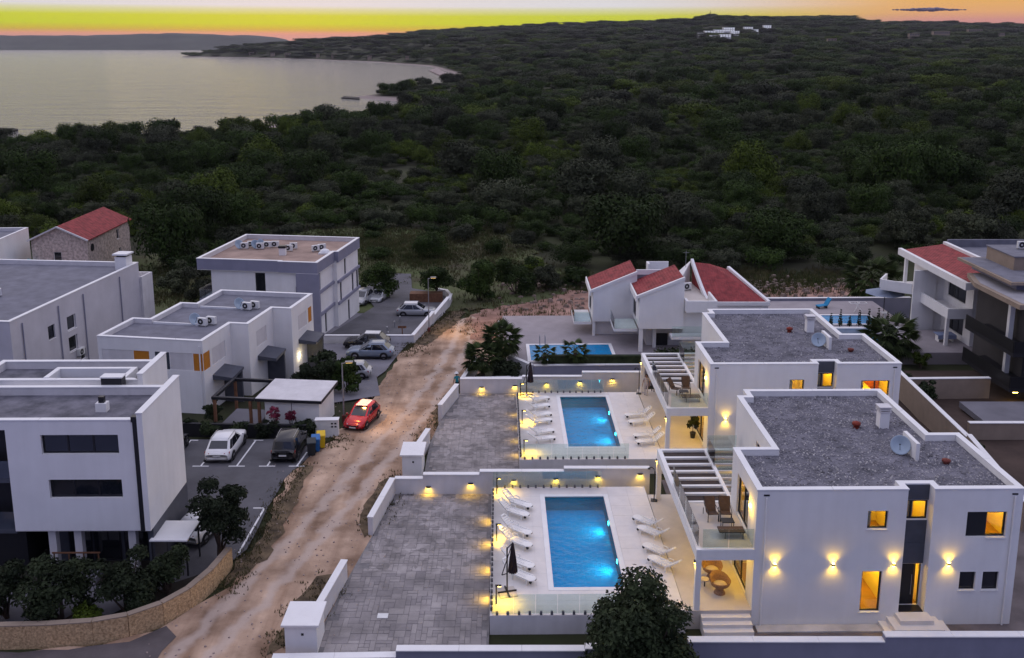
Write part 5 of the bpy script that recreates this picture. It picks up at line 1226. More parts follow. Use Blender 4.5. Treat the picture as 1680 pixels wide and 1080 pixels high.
for u, v in zip(q[:-1], q[1:]): mb.bar(u, v+(v-u)*.03, .26, .42)
mb.obj('verge', M['white'], rv)
MB().prism([(15.7,88.1),(17.7,91.5),(17.7,91.8),(15.66,91.8)], 4.9, lambda x, y: 5.2+(x-15.7)*.95).obj('gable_wall', M['white'], rv)
MB().box(13.4,13.6,90.8,92,4.5,7.05).box(13.6,15.6,91.85,92,4.5,7.05).obj('roof_parapet', M['white'], rv)
MB().tube([(17.2,91.2,6.4),(17.2,91.2,8.3)], .025, 5).tube([(16.9,91.2,8.1),(17.5,91.2,8.1)], .015, 4).obj('aerial', M['grey_metal'], rv)
ac_unit((16.9,88.6,5.35), .4, 'grey air conditioner in the roof niche of the red-roofed villa')
bwall('grey retaining wall of the red-roofed villa pool', [(1.9,79.3),(11.4,79.6)], .95, z0=-1.6, w=.3, matl='lav_grey')
bwall('angled pale wall at the corner of the far pool deck', [(-.3,82.2),(1.8,79.35)], .95, z0=-1.6, w=.25)
bwall('low white bed wall around the palm clump', [(1.3,78.3),(-4.3,78.0),(-3.3,83.5)], .25, z0=-1.5, w=.25)
bwall('low white garden wall behind the far blue pool', [(-1.5,95.3),(7.0,95.6)], .2, z0=-2.5, w=.25)
# its pool deck and pool
pk = MB().prism([(-.2,82.3),(1.9,79.5),(11.9,79.75),(19,80),(19,88.2),(12,95.2),(-1,95)], -2, .93).obj('pool_deck', M['terrace_lav']); struct(pk)
s = thing('swimming_pool', 'blue swimming pool with two palms before it, by the red-roofed villa', 'swimming pool', (1.7,80.5,0), .02)
MB().box(0,7.45,0,4.5,.931,.945).obj('basin', M['pool_tile'], s); MB().quad((.0,0,.99),(7.45,0,.99),(7.45,4.5,.99),(0,4.5,.99)).obj('water', M['water'], s)
mb = MB().box(-.3,-.002,-.3,4.8,.931,1.01).obj('coping', M['white'], s); MB().box(7.452,7.75,-.3,4.8,.931,1.01).obj('coping', M['white'], s); MB().box(0,7.45,4.502,4.8,.931,1.01).obj('coping', M['white'], s); MB().box(0,7.45,-.3,-.002,.931,1.01).obj('coping', M['white'], s)
mb = MB()
for x in (1.0,1.5): mb.tube([(x,4.9,.95),(x,4.9,1.75),(x,4.7,1.95),(x,4.4,1.85),(x,4.35,1.0)], .03, 6)
mb.obj('ladder', M['grey_metal'], s)
hd = MB().box(0,8.2,-.25,.25,0,.75); o = hd.obj('hedge', M['leaf_garden'], None, loc=(3.2,79.95,.93)); tag(o, 'dark clipped low hedge along the far pool edge', 'hedge')

# ================================================================== buildings at the right edge
ev = thing('red_roof_villa', 'white villa with sloping red roof and balconies at the right edge', 'villa', (0,0,0))
P = [(44.6,88.4),(52,88.4),(52,100),(43.7,100),(43.7,94.75),(44.6,94.7)]
shell(ev, P, -1.5, 6.6, {5: [(1.0,4.8,3.6,6.0,.2),(1.0,4.8,.3,2.4,.2)]}, M['white'])
window(ev, P, 5, 1.0, 4.8, 3.6, 6.0, .1, mull=(.5,)); window(ev, P, 5, 1.0, 4.8, .3, 2.4, .1, mull=(.33,.66))
fz = lambda x, y: 6.75 + (x-42.2)*.14
MB().prism([(42.4,85.2),(46.7,85.2),(46.7,100.2),(42.4,100.2)], lambda x, y: fz(x,y)-.05, lambda x, y: fz(x,y)+.1).obj('roof', M['tiles'], ev)
MB().prism([(42.0,84.9),(42.39,84.9),(42.39,100.5),(42.0,100.5)], 6.3, 7.0).prism([(42.39,84.9),(46.7,84.9),(46.7,85.19),(42.39,85.19)], 6.35, 7.0).obj('fascia', M['white'], ev)
MB().prism([(46.71,85.2),(47.1,85.2),(47.1,100.3),(46.71,100.3)], 6.6, 7.75).obj('parapet', M['white'], ev)
MB().prism([(47.11,86),(56,86),(56,100),(47.11,100)], 6.5, 7.2).box(47.11,56,100,100.3,6.5,8.0).obj('flat_roof', M['felt'], ev)
MB().box(41.4,43.69,94.5,94.74,-1.5,5.9).obj('fin_wall', M['white'], ev)
MB().box(42.2,42.45,88.3,94.49,2.55,3.55).box(42.45,44.59,88.3,88.55,2.55,3.55).box(42.45,44.59,88.55,94.49,2.55,2.75).obj('balcony', M['white'], ev)
MB().prism([(38.9,96.8),(41.4,94.75),(43.69,94.75),(43.69,99.5),(40.5,99.5)], 3.3, 3.5).obj('balcony_floor', M['white'], ev)
MB().bar((38.95,96.85,3.95),(41.4,94.85,3.95),.2,.9).bar((38.95,96.95,3.95),(40.5,99.4,3.95),.2,.9).obj('balcony_parapet', M['white'], ev)
MB().box(42.1,42.4,98.6,98.9,3.5,6.4).obj('column', M['white'], ev); MB().box(42.3,42.6,88.6,88.9,-1.5,2.54).obj('column', M['white'], ev)
MB().prism([(37.5,86.5),(46,86.5),(46,94),(37.5,94)], -2, -.25).obj('terrace', M['terrace_lav'], ev)
t = thing('parasol', 'wide grey-blue parasol at the right villa terrace', 'parasol', (40.0,98.2,-.2))
MB().lathe([(2.1,2.75),(1.0,3.1),(.02,3.35)], 8).obj('canopy', mat('blue_grey_cloth', (.22,.26,.34), .9, .1, 2), t); MB().tube([(0,0,0),(0,0,2.8)], .04, 6).obj('pole', M['dark'], t)
t = thing('garden_table', 'table under a blue cloth below the right villa balcony', 'table', (43.0,90.2,-.25)); MB().box(-.9,.9,-.6,.6,.70,.76).box(-.92,.92,-.62,-.605,.35,.70).obj('cloth', mat('pale_blue_cloth', (.20,.24,.36), .9, .1, 3), t)
for x in (-.7,.7): MB().box(x-.04,x+.04,-.4,.4,0,.70).obj('leg', M['white'], t)
t = thing('drying_rack', 'white folding drying rack on the far terrace behind the gravel roofs', 'drying rack', (38.1,100.6,-.2))
MB().bar((-.9,-.4,1.0),(.9,-.4,1.0),.05).bar((-.9,.4,1.0),(.9,.4,1.0),.05).bar((-.9,-.4,1.0),(-.9,.4,1.0),.05).bar((.9,-.4,1.0),(.9,.4,1.0),.05).bar((0,-.4,1.0),(0,.4,1.0),.05).obj('rack', M['white'], t)
for sx in (-.5,.5): MB().bar((sx,-.3,0),(-sx*.6,.3,1.0),.05).obj('leg', M['white'], t)
t = thing('deck_chair', 'blue deck chair on the far terrace behind the gravel roofs', 'deck chair', (34.6,102.0,-.2), .3)
MB().bar((-.6,0,.3),(.5,0,.35),.7,.08).obj('seat', mat('blue_cloth', (.02,.22,.42), .8, .1, 3), t); MB().bar((.5,0,.35),(1.0,0,1.1),.7,.08).obj('backrest', mat('blue_cloth', (.02,.22,.42), .8, .1, 3), t)
for x in (-.5,.5): MB().box(x-.03,x+.03,-.3,.3,0,.30).obj('leg', M['dark'], t)
for q, (x, y) in enumerate(((39.9,97.6),(40.9,95.6))):
    t = thing('side_table', ('small white table right of the grey-blue parasol', 'small white table next to the fin wall of the right villa')[q], 'table', (x,y,-.2)); MB().box(-.35,.35,-.35,.35,.7,.76).obj('top', M['white'], t); MB().box(-.08,.08,-.08,.08,0,.70).obj('leg', M['white'], t)
bwall('long white-capped wall across the cleared earth behind the gravel roofs', [(26.5,105.2),(46,105.6)], .05, z0=-4, w=.3, matl='lav_grey')
pk = MB().prism([(25,94.4),(41.39,94.4),(41.39,105),(25,105)], -3.6, -.2).obj('pool_deck', M['terrace_lav']); struct(pk)
s = thing('swimming_pool', 'small blue pool behind the row of dark cypresses', 'swimming pool', (33.4,95.5,-.2))
MB().box(0,5.2,0,3.2,.001,.02).obj('basin', M['pool_tile'], s); MB().quad((0,0,.08),(5.2,0,.08),(5.2,3.2,.08),(0,3.2,.08)).obj('water', M['water'], s)
MB().box(-.3,5.5,-.3,-.002,.0,.14).obj('coping', M['white'], s); MB().box(-.3,5.5,3.202,3.5,.0,.14).obj('coping', M['white'], s); MB().box(-.3,-.002,0,3.2,.0,.14).obj('coping', M['white'], s); MB().box(5.202,5.5,0,3.2,.0,.14).obj('coping', M['white'], s)
s = thing('swimming_pool', 'second small blue pool, its corner showing beside the far gravel roof', 'swimming pool', (33.2,90.2,-.75)); MB().box(0,4,0,3.5,-.5,.0).obj('basin', M['pool_tile'], s); MB().quad((0,0,.03),(4,0,.03),(4,3.5,.03),(0,3.5,.03)).obj('water', M['water'], s); MB().box(-.25,-.002,-.25,3.75,-.5,.06).box(0,4.25,-.25,-.002,-.5,.06).obj('coping', M['white'], s)
# dark flats
g_b = thing('apartment_block', 'dark modern apartment block with deep balconies at the right edge', 'apartment block', (0,0,0))
shell(g_b, [(43.0,76),(56,76),(56,84.5),(43.0,84.5)], -1, 7.6, {0: [(.9,2.0,4.6,6.9,.2),(.9,2.0,1.2,3.6,.2)], 3: []}, mat('shaded_taupe_render', (.06,.055,.055), .9, .1, 1))  # dark taupe, deepened to carry the shade at the view's right edge
for z0 in (4.6,1.2): window(g_b, [(43.0,76),(56,76),(56,84.5),(43.0,84.5)], 0, .9, 2.0, z0, z0+2.3, .1)
MB().prism([(40.9,81.2),(41.0,73.7),(56,73.7),(56,84.8),(42,84.8)], 7.6, 8.0).obj('roof', M['tan'], g_b)
MB().prism([(41.3,80.9),(41.4,74.1),(56,74.1),(56,84.4),(42.3,84.4)], 8.003, 8.03).obj('roof_finish', mat('pale_roof_finish', (.30,.29,.31), .8, .2, .6), g_b)
shell(g_b, [(43.2,78.5),(56,78.5),(56,86.5),(43.2,86.5)], 8.0, 8.75, {}, M['lav_grey']); MB().box(42.0,56,77.2,87,8.75,9.0).obj('roof', M['tan'], g_b); MB().box(42.2,55.9,77.4,86.8,9.003,9.02).obj('roof_finish', M['felt'], g_b)
shell(g_b, [(44.4,81.5),(49.5,81.5),(49.5,86.4),(44.4,86.4)], 9.0, 10.2, {}, M['tan']); MB().box(44.3,49.6,81.4,86.5,10.2,10.3).obj('roof', M['felt'], g_b)
for z in (4.0, 1.0):
    MB().prism([(40.6,81.5),(40.7,73.4),(56,73.4),(56,75.99),(42.99,75.99),(42.99,82)], z-.3, z).obj('balcony_floor', M['dark'], g_b)
    MB().bar((40.65,81.5,z+.5),(40.75,73.5,z+.5),.08,1.0).bar((40.75,73.45,z+.5),(56,73.45,z+.5),.08,1.0).obj('balcony_rail', M['black'], g_b)
for z0, z1 in ((4.003,7.6),(1.003,3.7)): MB().box(42.2,42.6,77.2,77.6,z0,z1).obj('column', M['white'], g_b)
for q in range(2): ac_unit((46.6+q*1.5,84.5,10.3), 0, ('left', 'right')[q] + ' of two air conditioners on the dark apartment block roof')
l = MB().box(41.7,42.1,74.6,74.8,.2,.28).obj('lamp', M['lamp_glow'], g_b)
MB().box(36.5,43,68.2,73.0,-.4,.06).obj('terrace', M['court'], g_b)

# ================================================================== cars
def car_meshes(kind):
    S = dict(suv=(4.6,1.88,1.60,(.48,.60,.64,.64,.63,.62,.60,.57,.52,.38),(.03,.20,.52,.72)),
             hatch=(4.0,1.76,1.46,(.48,.60,.64,.64,.63,.62,.60,.56,.49,.36),(.03,.17,.50,.72)),
             van=(4.4,1.82,1.74,(.54,.61,.62,.62,.61,.60,.59,.55,.48,.36),(.015,.09,.56,.77)))[kind]
    Ln, Wd, Ht, zt, (r0, r1, f1, f0) = S
    ts = (0,.025,.10,.25,.45,.60,.72,.86,.955,1); wd = (.82,.91,.97,1,1,1,1,.98,.92,.80); zb = (.28,.17,.13,.12,.12,.12,.12,.13,.17,.26)
    mb = MB(); ring = 10; vs = []
    for t_, z, w, b in zip(ts, zt, wd, zb):
        x = (t_-.5)*Ln; h = Wd/2*w; zt_ = z*Ht; b_ = b*Ht
        half = [(.0,b_),(.82*h,b_),(h*.98,b_+.10),(h,zt_*.62),(h*.985,zt_*.86),(h*.90,zt_-.01),(h*.5,zt_+.012),(0,zt_+.018)]
        pts = [(x, y, zz) for y, zz in half] + [(x, -y, zz) for y, zz in half[-2:0:-1]]
        vs += pts
    k = 14; fs = []
    for i in range(len(ts)-1):
        for j in range(k): fs.append((i*k+j, i*k+(j+1)%k, (i+1)*k+(j+1)%k, (i+1)*k+j))
    fs += [tuple(range(k)), tuple((len(ts)-1)*k+j for j in range(k))[::-1]]
    mb.add(vs, [f[::-1] for f in fs])
    X = lambda t_: (t_-.5)*Ln
    hb, hr = Wd/2*.965, Wd/2*.78; z0 = .585*Ht; z1 = Ht*.955
    # greenhouse loft: base, shoulder, roof edge, crown
    base = [(X(r0+.02),hb*.90),(X(.16),hb),(X(.45),hb),(X(f0-.04),hb*.97),(X(f0+.02),hb*.80)]
    topx = [(X(r1),hr*.92),(X(r1+.09),hr),(X(.42),hr*1.01),(X(f1-.06),hr*.98),(X(f1),hr*.90)]
    L1 = [(x, y, z0-.04) for x, y in base] + [(x, -y, z0-.04) for x, y in base[::-1]]
    L2 = [(x, y, z1) for x, y in topx] + [(x, -y, z1) for x, y in topx[::-1]]
    L3 = [(x*.97+.02*0, y*.72, Ht) for x, y in topx] + [(x*.97, -y*.72, Ht) for x, y in topx[::-1]]
    n = 10; o = len(mb.v)
    fs = []
    for a in range(2):
        for j in range(n): fs.append((a*n+j, a*n+(j+1)%n, (a+1)*n+(j+1)%n, (a+1)*n+j))
    fs.append(tuple(2*n+j for j in range(n)))
    mb.add(L1+L2+L3, [f[::-1] for f in fs])
    # glass: quads between L1 and L2, a little proud
    def g(i, u0, u1, v0, v1):
        a, b2 = Vector(L1[i]), Vector(L1[(i+1)%n]); c, d = Vector(L2[i]), Vector(L2[(i+1)%n])
        P_ = lambda u, v: (a.lerp(b2, u)).lerp(c.lerp(d, u), v)
        q = [P_(u0, v0), P_(u1, v0), P_(u1, v1), P_(u0, v1)]; nn = (q[1]-q[0]).cross(q[3]-q[0]).normalized()
        cen = sum(q, Vector())/4
        if nn.dot(cen-Vector((0,0,cen.z))) < 0: nn = -nn
        return [p+nn*.008 for p in q]
    side = MB()
    for i, (u0, u1) in ((0,(.30,.97)),(1,(.02,.98)),(2,(.02,.96)),(3,(.04,.75))):
        side.add(g(i, u0, u1, .13, .93), [(0,1,2,3)]); j = 8-i; side.add(g(j, 1-u1, 1-u0, .13, .93), [(0,1,2,3)])
    ws = MB().add(g(4, .07, .93, .14, .93), [(0,1,2,3)]); rw = MB().add(g(9, .08, .92, .25, .90), [(0,1,2,3)])
    return dict(L=Ln, W=Wd, H=Ht, body=mb, side=side, ws=ws, rw=rw)
def car(label, kind, paint, p, az, roof=None, group=None):
    S = car_meshes(kind); Ln, Wd, Ht = S['L'], S['W'], S['H']
    t = thing('parked_car', label, 'car', p, az, group)
    t.rotation_euler.x = 0
    S['body'].obj('body', M[paint], t, True)
    for nm, k in (('side_windows','side'),('windscreen','ws'),('rear_window','rw')): S[k].obj(nm, M['darkglass'], t)
    if roof: MB().box(-Ln*.30,Ln*.03,-Wd*.26,Wd*.26,Ht-.004,Ht+.012).obj('roof_sheen', M[roof], t)  # pale panel imitates the sky reflected in the roof
    rw = .35 if kind == 'suv' else .32
    for sy in (-1,1): MB().box(-Ln*.47,Ln*.45,sy*(Wd/2-.03)-.05,sy*(Wd/2-.03)+.05,Ht*.12,Ht*.22).obj('sill_trim', M['black'], t)
    for sx in (-.31,.30):
        for sy in (-1,1):
            c = (sx*Ln, sy*(Wd/2-.085), rw); MB().lathe([(.001,-.06),(rw*1.16,-.06),(rw*1.16,.055),(.001,.055)], 16, (sx*Ln, sy*(Wd/2-.055), rw*1.04), (0,1,0)).obj('wheel_arch', M['black'], t)
            MB().lathe([(rw*.6,-.11),(rw*.96,-.11),(rw,-.07),(rw,.07),(rw*.96,.11),(rw*.6,.11)], 18, c, (0,1,0)).obj('wheel', M['tyre'], t, True)
            w = t.children[-1] if t.children else t
            wo_ = [o for o in bpy.data.objects if o.parent == t and o.name.startswith('wheel')][-1]
            mb = MB().lathe([(.001,sy*.09),(rw*.62,sy*.095),(rw*.62,0)], 10, c, (0,1,0)); mb.obj('rim', M['rim'], wo_)
    for sy in (-1,1):
        MB().add([(Ln*.44,sy*Wd*.43,Ht*.40),(Ln*.492,sy*Wd*.22,Ht*.37),(Ln*.482,sy*Wd*.24,Ht*.45),(Ln*.43,sy*Wd*.445,Ht*.485),(Ln*.40,sy*Wd*.40,Ht*.40),(Ln*.40,sy*Wd*.2,Ht*.37),(Ln*.40,sy*Wd*.2,Ht*.44),(Ln*.40,sy*Wd*.42,Ht*.48)],[(0,1,2,3),(4,7,6,5),(0,4,5,1),(1,5,6,2),(2,6,7,3),(3,7,4,0)]).obj('headlight', M['lens'], t)
        MB().add([(-Ln*.468,sy*Wd*.465,Ht*.47),(-Ln*.497,sy*Wd*.27,Ht*.47),(-Ln*.492,sy*Wd*.28,Ht*.55),(-Ln*.455,sy*Wd*.47,Ht*.575),(-Ln*.40,sy*Wd*.42,Ht*.47),(-Ln*.40,sy*Wd*.27,Ht*.47),(-Ln*.40,sy*Wd*.28,Ht*.55),(-Ln*.40,sy*Wd*.44,Ht*.57)],[(0,1,2,3),(4,7,6,5),(0,4,5,1),(1,5,6,2),(2,6,7,3),(3,7,4,0)]).obj('tail_light', M['tail'], t)
        MB().box(Ln*.17,Ln*.20,sy*Wd*.53-.07,sy*Wd*.53+.07,Ht*.60,Ht*.69).obj('mirror', M[paint], t)
    MB().box(-Ln*.505,-Ln*.499,-.26,.26,Ht*.38,Ht*.44).obj('number_plate', M['plate'], t); MB().box(Ln*.499,Ln*.505,-.26,.26,Ht*.24,Ht*.30).obj('number_plate', M['plate'], t)
    MB().box(Ln*.49,Ln*.501,-Wd*.28,Wd*.28,Ht*.31,Ht*.38).obj('grille', M['black'], t)
    if kind in ('suv','van'):
        for sy in (-1,1): MB().tube([(-Ln*.30,sy*Wd*.33,Ht*.985),(0,sy*Wd*.34,Ht*1.01),(Ln*.06,sy*Wd*.33,Ht*.985)], .022, 5).obj('roof_rail', M['grey_metal'], t)
    return t
def gp(x, y): p = Gt(x, y); p.z += .05; return p
car('white SUV parked nose-in in the marked bay', 'suv', 'car_white', (-20.55,63.75,gz(63.75)+.04), R(90))
car('dark van parked nose-in beside the recycling bins', 'van', 'car_black', (-15.95,63.65,gz(63.65)+.04), R(90))
car('red hatchback with a painted sky sheen on its roof, parked beside the dirt road', 'hatch', 'car_red', (-11.75,69.9,gz(69.9)+.02), R(-103), roof='ac_white')
car('grey-blue SUV parked in the yard, nearer of the two side by side', 'suv', 'car_grey', (-13.85,88.6,gz(88.6)+.05), R(180-2))
car('black SUV with pale roof rails behind the grey-blue one', 'suv', 'car_black', (-14.75,92.2,gz(92.2)+.05), R(180-4), roof='ac_white')
car('silver estate car against the curving white wall', 'suv', 'car_silver', (-11.1,106.0,gz(106)+.06), R(-2), roof='ac_white')
car('dark-fronted car in the shade of the big tree by the apartment block', 'suv', 'car_silver', (-18.5,113.0,gz(113)+.05), R(-100))
car('second car in the tree shade, right of the first', 'hatch', 'car_silver', (-16.6,114.2,gz(114.2)+.05), R(-100))
car('dark car half hidden behind the white stepped house', 'suv', 'car_black', (-31.2,97.5,gz(97.5)+.05), R(170))
car('white car half hidden by the tree beside the near left house', 'hatch', 'car_white', (-18.35,52.0,.04), R(75))
car('car behind the dense bushes in the yard, only its roof showing', 'hatch', 'car_silver', (-14.8,82.0,gz(82)+.05), R(180))
car('dark car at the left end of the parking bays', 'hatch', 'car_black', (-24.6,63.6,gz(63.6)+.03), R(90))

# ================================================================== street furniture
def wheelie(p, az, bodym, lidm, label):
    t = thing('waste_bin', label, 'bin', p, az)
    MB().add([(-.25,-.27,.08),(.25,-.27,.08),(.25,.27,.08),(-.25,.27,.08),(-.31,-.36,1.0),(.31,-.36,1.0),(.31,.36,1.0),(-.31,.36,1.0)], [(0,3,2,1),(4,5,6,7),(0,1,5,4),(1,2,6,5),(2,3,7,6),(3,0,4,7)]).obj('body', M[bodym], t)
    MB().add([(-.33,-.40,1.002),(.33,-.40,1.002),(.33,.42,1.002),(-.33,.42,1.002),(-.30,-.36,1.06),(.30,-.36,1.06),(.30,.40,1.16),(-.30,.40,1.16)], [(0,3,2,1),(4,5,6,7),(0,1,5,4),(1,2,6,5),(2,3,7,6),(3,0,4,7)]).obj('lid', M[lidm], t)
    for x in (-.27,.27): MB().lathe([(.001,-.03),(.1,-.03),(.1,.03),(.001,.03)], 10, (x,.32,.10), (1,0,0)).obj('wheel', M['tyre'], t)
    return t
wheelie((-13.9,64.6,gz(64)), .2, 'bin_yellow', 'bin_yellow', 'yellow wheelie bin, rearmost of the three by the van')
wheelie((-14.15,63.95,gz(64)), .2, 'bin_blue', 'bin_blue', 'blue-lidded wheelie bin, middle of the three by the van')
wheelie((-14.3,63.2,gz(63)), .2, 'bin_dark', 'bin_dark', 'dark wheelie bin, front of the three by the van')
t = thing('utility_cabinet', 'pale utility cabinet with four small vents by the lamp post', 'cabinet', (-13.95,67.2,gz(67)), .05)
MB().box(-.85,.85,-.25,.25,-.1,1.25).obj('casing', M['ac_white'], t)
for x in (.40,.65):
    for z in (.75,1.0): MB().box(x-.08,x+.08,-.262,-.251,z-.06,z+.06).obj('meter_window', M['dark'], t)
MB().box(-.9,.9,-.3,.3,1.251,1.31).obj('cap', M['white'], t)
M['lamp_dim'] = mat('dim_lamp_glow', (.8,.7,.4), .5, .02, 4, emit=(1,.6,.15,3))
def street_lamp(p, h, az, label, power):
    t = thing('street_lamp', label, 'street lamp', p, az)
    MB().tube([(0,0,-.1),(0,0,h)], .07, 10, .045).obj('pole', M['grey_metal'], t); MB().box(-.14,.14,-.14,.14,-.1,.5).obj('base', M['rust'], t)
    MB().tube([(0,0,h-.05),(.5,0,h+.05)], .03, 6).obj('arm', M['grey_metal'], t)
    hd_ = MB().box(.25,.85,-.13,.13,h+.03,h+.13).obj('lantern', M['grey_metal'], t)
    if power:
        MB().box(.30,.80,-.10,.10,h+.005,h+.028).obj('bulb', M['lamp_dim'], hd_)
        lamp('street_light', 'SPOT', (.55,0,h-.03), power, (1, .55, .10), t, (1.0,-.1,-1), .15, 112, 1.0)
    return t
street_lamp((-13.25,70.3,gz(70.3)), 4.8, .1, 'lit lamp post rising beside the bushes and the red car', 900)
street_lamp((-9.0,98.6,gz(98.6)), 6.0, .1, 'tall pale lamp post beside the curving white wall', 1600)
for q, (x, y) in enumerate(((-13.4,97.5),(-12.9,100.0),(-12.6,102.4),(-13.0,95.3))):
    t = thing('bollard', 'short pale post, %s in the row behind the kerb wall' % ['second', 'third', 'farthest', 'nearest'][q], 'bollard', (x,y,gz(y)), 0); MB().tube([(0,0,0),(0,0,.8)], .05, 8).obj('post', M['grey_metal'], t); MB().ball((0,0,.84), .07).obj('cap', M['ac_white'], t)
t = thing('sign_stand', 'dark square board on a post by the kerb wall', 'sign', (-11.6,96.0,gz(96)), 0); MB().box(-.05,.05,-.05,.05,0,1.3).obj('post', M['wood'], t); MB().box(-.45,.45,-.06,-.051,1.1,1.35).obj('board', M['wood'], t)
t = thing('planter', 'dark planter box under the small tree by the apartment parking', 'planter', (-10.6,113.2,gz(113)), 0); MB().box(-2.0,2.0,-.7,.7,0,1.3).obj('box', M['wood'], t)
# terrace lamps
def l_lamp(p, az, label, power):
    t = thing('terrace_lamp', label, 'garden lamp', p, az)
    MB().tube([(0,0,0),(0,0,1.0)], .035, 8).obj('post', M['black'], t)
    h_ = MB().box(-.05,.26,-.05,.05,1.0,1.06).obj('arm', M['black'], t); MB().box(.08,.24,-.04,.04,.985,.998).obj('bulb', M['lamp_glow'], h_)
    lamp('terrace_light', 'SPOT', (.16,0,.95), power*5, WARM, t, (.25,0,-1), .05, 115, 1.0)
    return t
for q, y in enumerate((1.0,7.2,13.0)): l_lamp(on_t(TO_N, .32, y), 0, 'slim black lamp on the near terrace, %s along the driveway side' % ('front one', 'middle one', 'rear one')[q], 46)
for q, y in enumerate((.9,6.3,12.0)): l_lamp(on_t(TO_F, .32, y), 0, 'slim black lamp on the far terrace, %s along the driveway side' % ('front one', 'middle one', 'rear one')[q], 46)
def shower(p, label):
    t = thing('garden_shower', label, 'shower', p, R(170))
    MB().tube([(0,0,0),(0,0,1.9),(.06,0,2.08),(.2,0,2.18),(.36,0,2.12)], .032, 8).obj('post', M['black'], t); MB().box(.28,.44,-.07,.07,2.05,2.10).obj('shower_head', M['black'], t); MB().box(-.2,.2,-.2,.2,0,.02).obj('base_plate', M['black'], t)
shower(Gt(1073,822,0) + Vector((0,0,0)) if False else G(1073,821,.918), 'curved black garden shower at the near terrace')
shower(G(1048,646,.918), 'curved black garden shower at the far terrace')

# ================================================================== loungers
def lounger(label, group):
    t = thing('sun_lounger', label, 'sun lounger', (0,0,0), 0, group); m_ = M['plastic_w']
    s = MB().bar((0,0,.36),(1.25,0,.36),.08,.05).bar((0,-.29,.36),(1.25,-.29,.36),.06,.09).bar((0,.29,.36),(1.25,.29,.36),.06,.09)
    for k in range(9): s.box(.03+k*.14,.13+k*.14,-.26,.26,.345,.375)
    s.lathe([(.001,.33),(.30,.33),(.33,.355),(.30,.38),(.001,.38)], 14, (1.25,0,0)); s.obj('seat', m_, t)
    b = MB().bar((0,-.27,.37),(-.62,-.25,.86),.06,.07).bar((0,.27,.37),(-.62,.25,.86),.06,.07)
    for k in range(5): u = .10+k*.19; b.bar((-.62*u,-.25,.37+.49*u),(-.62*u,.25,.37+.49*u),.10,.03,up=(.62,0,.78))
    b.bar((-.58,-.22,.83),(-.70,-.16,.92),.10,.05).bar((-.70,-.18,.92),(-.70,.18,.92),.10,.05).bar((-.58,.22,.83),(-.70,.16,.92),.10,.05); b.obj('backrest', m_, t)
    for (x, y) in ((.12,.28),(.12,-.28),(1.15,.26),(1.15,-.26)): MB().bar((x,y,0),(x,y*.98,.33),.07).obj('leg', m_, t)
    for y in (.33,-.33): MB().tube([(.35,y,.38),(.30,y,.56),(-.02,y,.58),(-.12,y*.85,.46)], .03, 6).obj('armrest', m_, t)
    for y in (.30,-.30): MB().lathe([(.001,-.03),(.09,-.03),(.09,.03),(.001,.03)], 10, (1.40,y*.75,.25), (0,1,0)).obj('wheel', M['dark'], t)
    return t
L0 = None
ordn = ('first', 'second', 'third', 'fourth', 'fifth', 'sixth')
def put(x, y, a, label, group):
    global L0
    if L0 is None: L0 = lounger(label, group); o = L0
    else: o = dup(L0, (0,0,0), 0, label)
    o['group'] = group; o.scale = (.9,.9,.9); o.location = (x, y, .918); o.rotation_euler = (0, 0, a)
GR = 'white sun loungers around the two pools'
fr_ = random.Random(3)
for q, (fx, fy) in enumerate(((1.15,52.85),(.95,51.75),(1.05,49.60),(1.05,48.25),(1.12,46.1),(1.15,44.8))):
    a = R(-47 if q < 2 else -50) + fr_.uniform(-.05,.05)+.25; put(fx-1.35*math.cos(a), fy-1.35*math.sin(a), a, '%s white lounger from the lamp wall, left of the near pool' % ordn[q], GR)
for q, (fx, fy) in enumerate(((6.95+.55,51.4),(7.05+.55,50.2),(7.1+.55,48.2),(7.2+.55,46.9))):
    a = R(180-44) + fr_.uniform(-.05,.05); put(fx-1.0*math.cos(a), fy-1.0*math.sin(a), a, '%s white lounger from the lamp wall, right of the near pool' % ordn[q], GR)
for q, (fx, fy) in enumerate(((2.9,71.0),(2.9,69.4),(2.95,67.7),(2.95,66.5),(3.0,64.5),(3.05,63.2))):
    a = R(18) + fr_.uniform(-.12,.12); put(fx-1.35*math.cos(a), fy-1.35*math.sin(a), a, '%s white lounger from the far lamp wall, left of the far pool' % ordn[q], GR)
for q, (fx, fy) in enumerate(((8.55,67.3),(8.65,66.0),(8.7,63.5),(8.75,62.4))):
    a = R(188) + fr_.uniform(-.1,.1); put(fx-1.35*math.cos(a), fy-1.35*math.sin(a), a, '%s white lounger from the far lamp wall, right of the far pool' % ordn[q], GR)
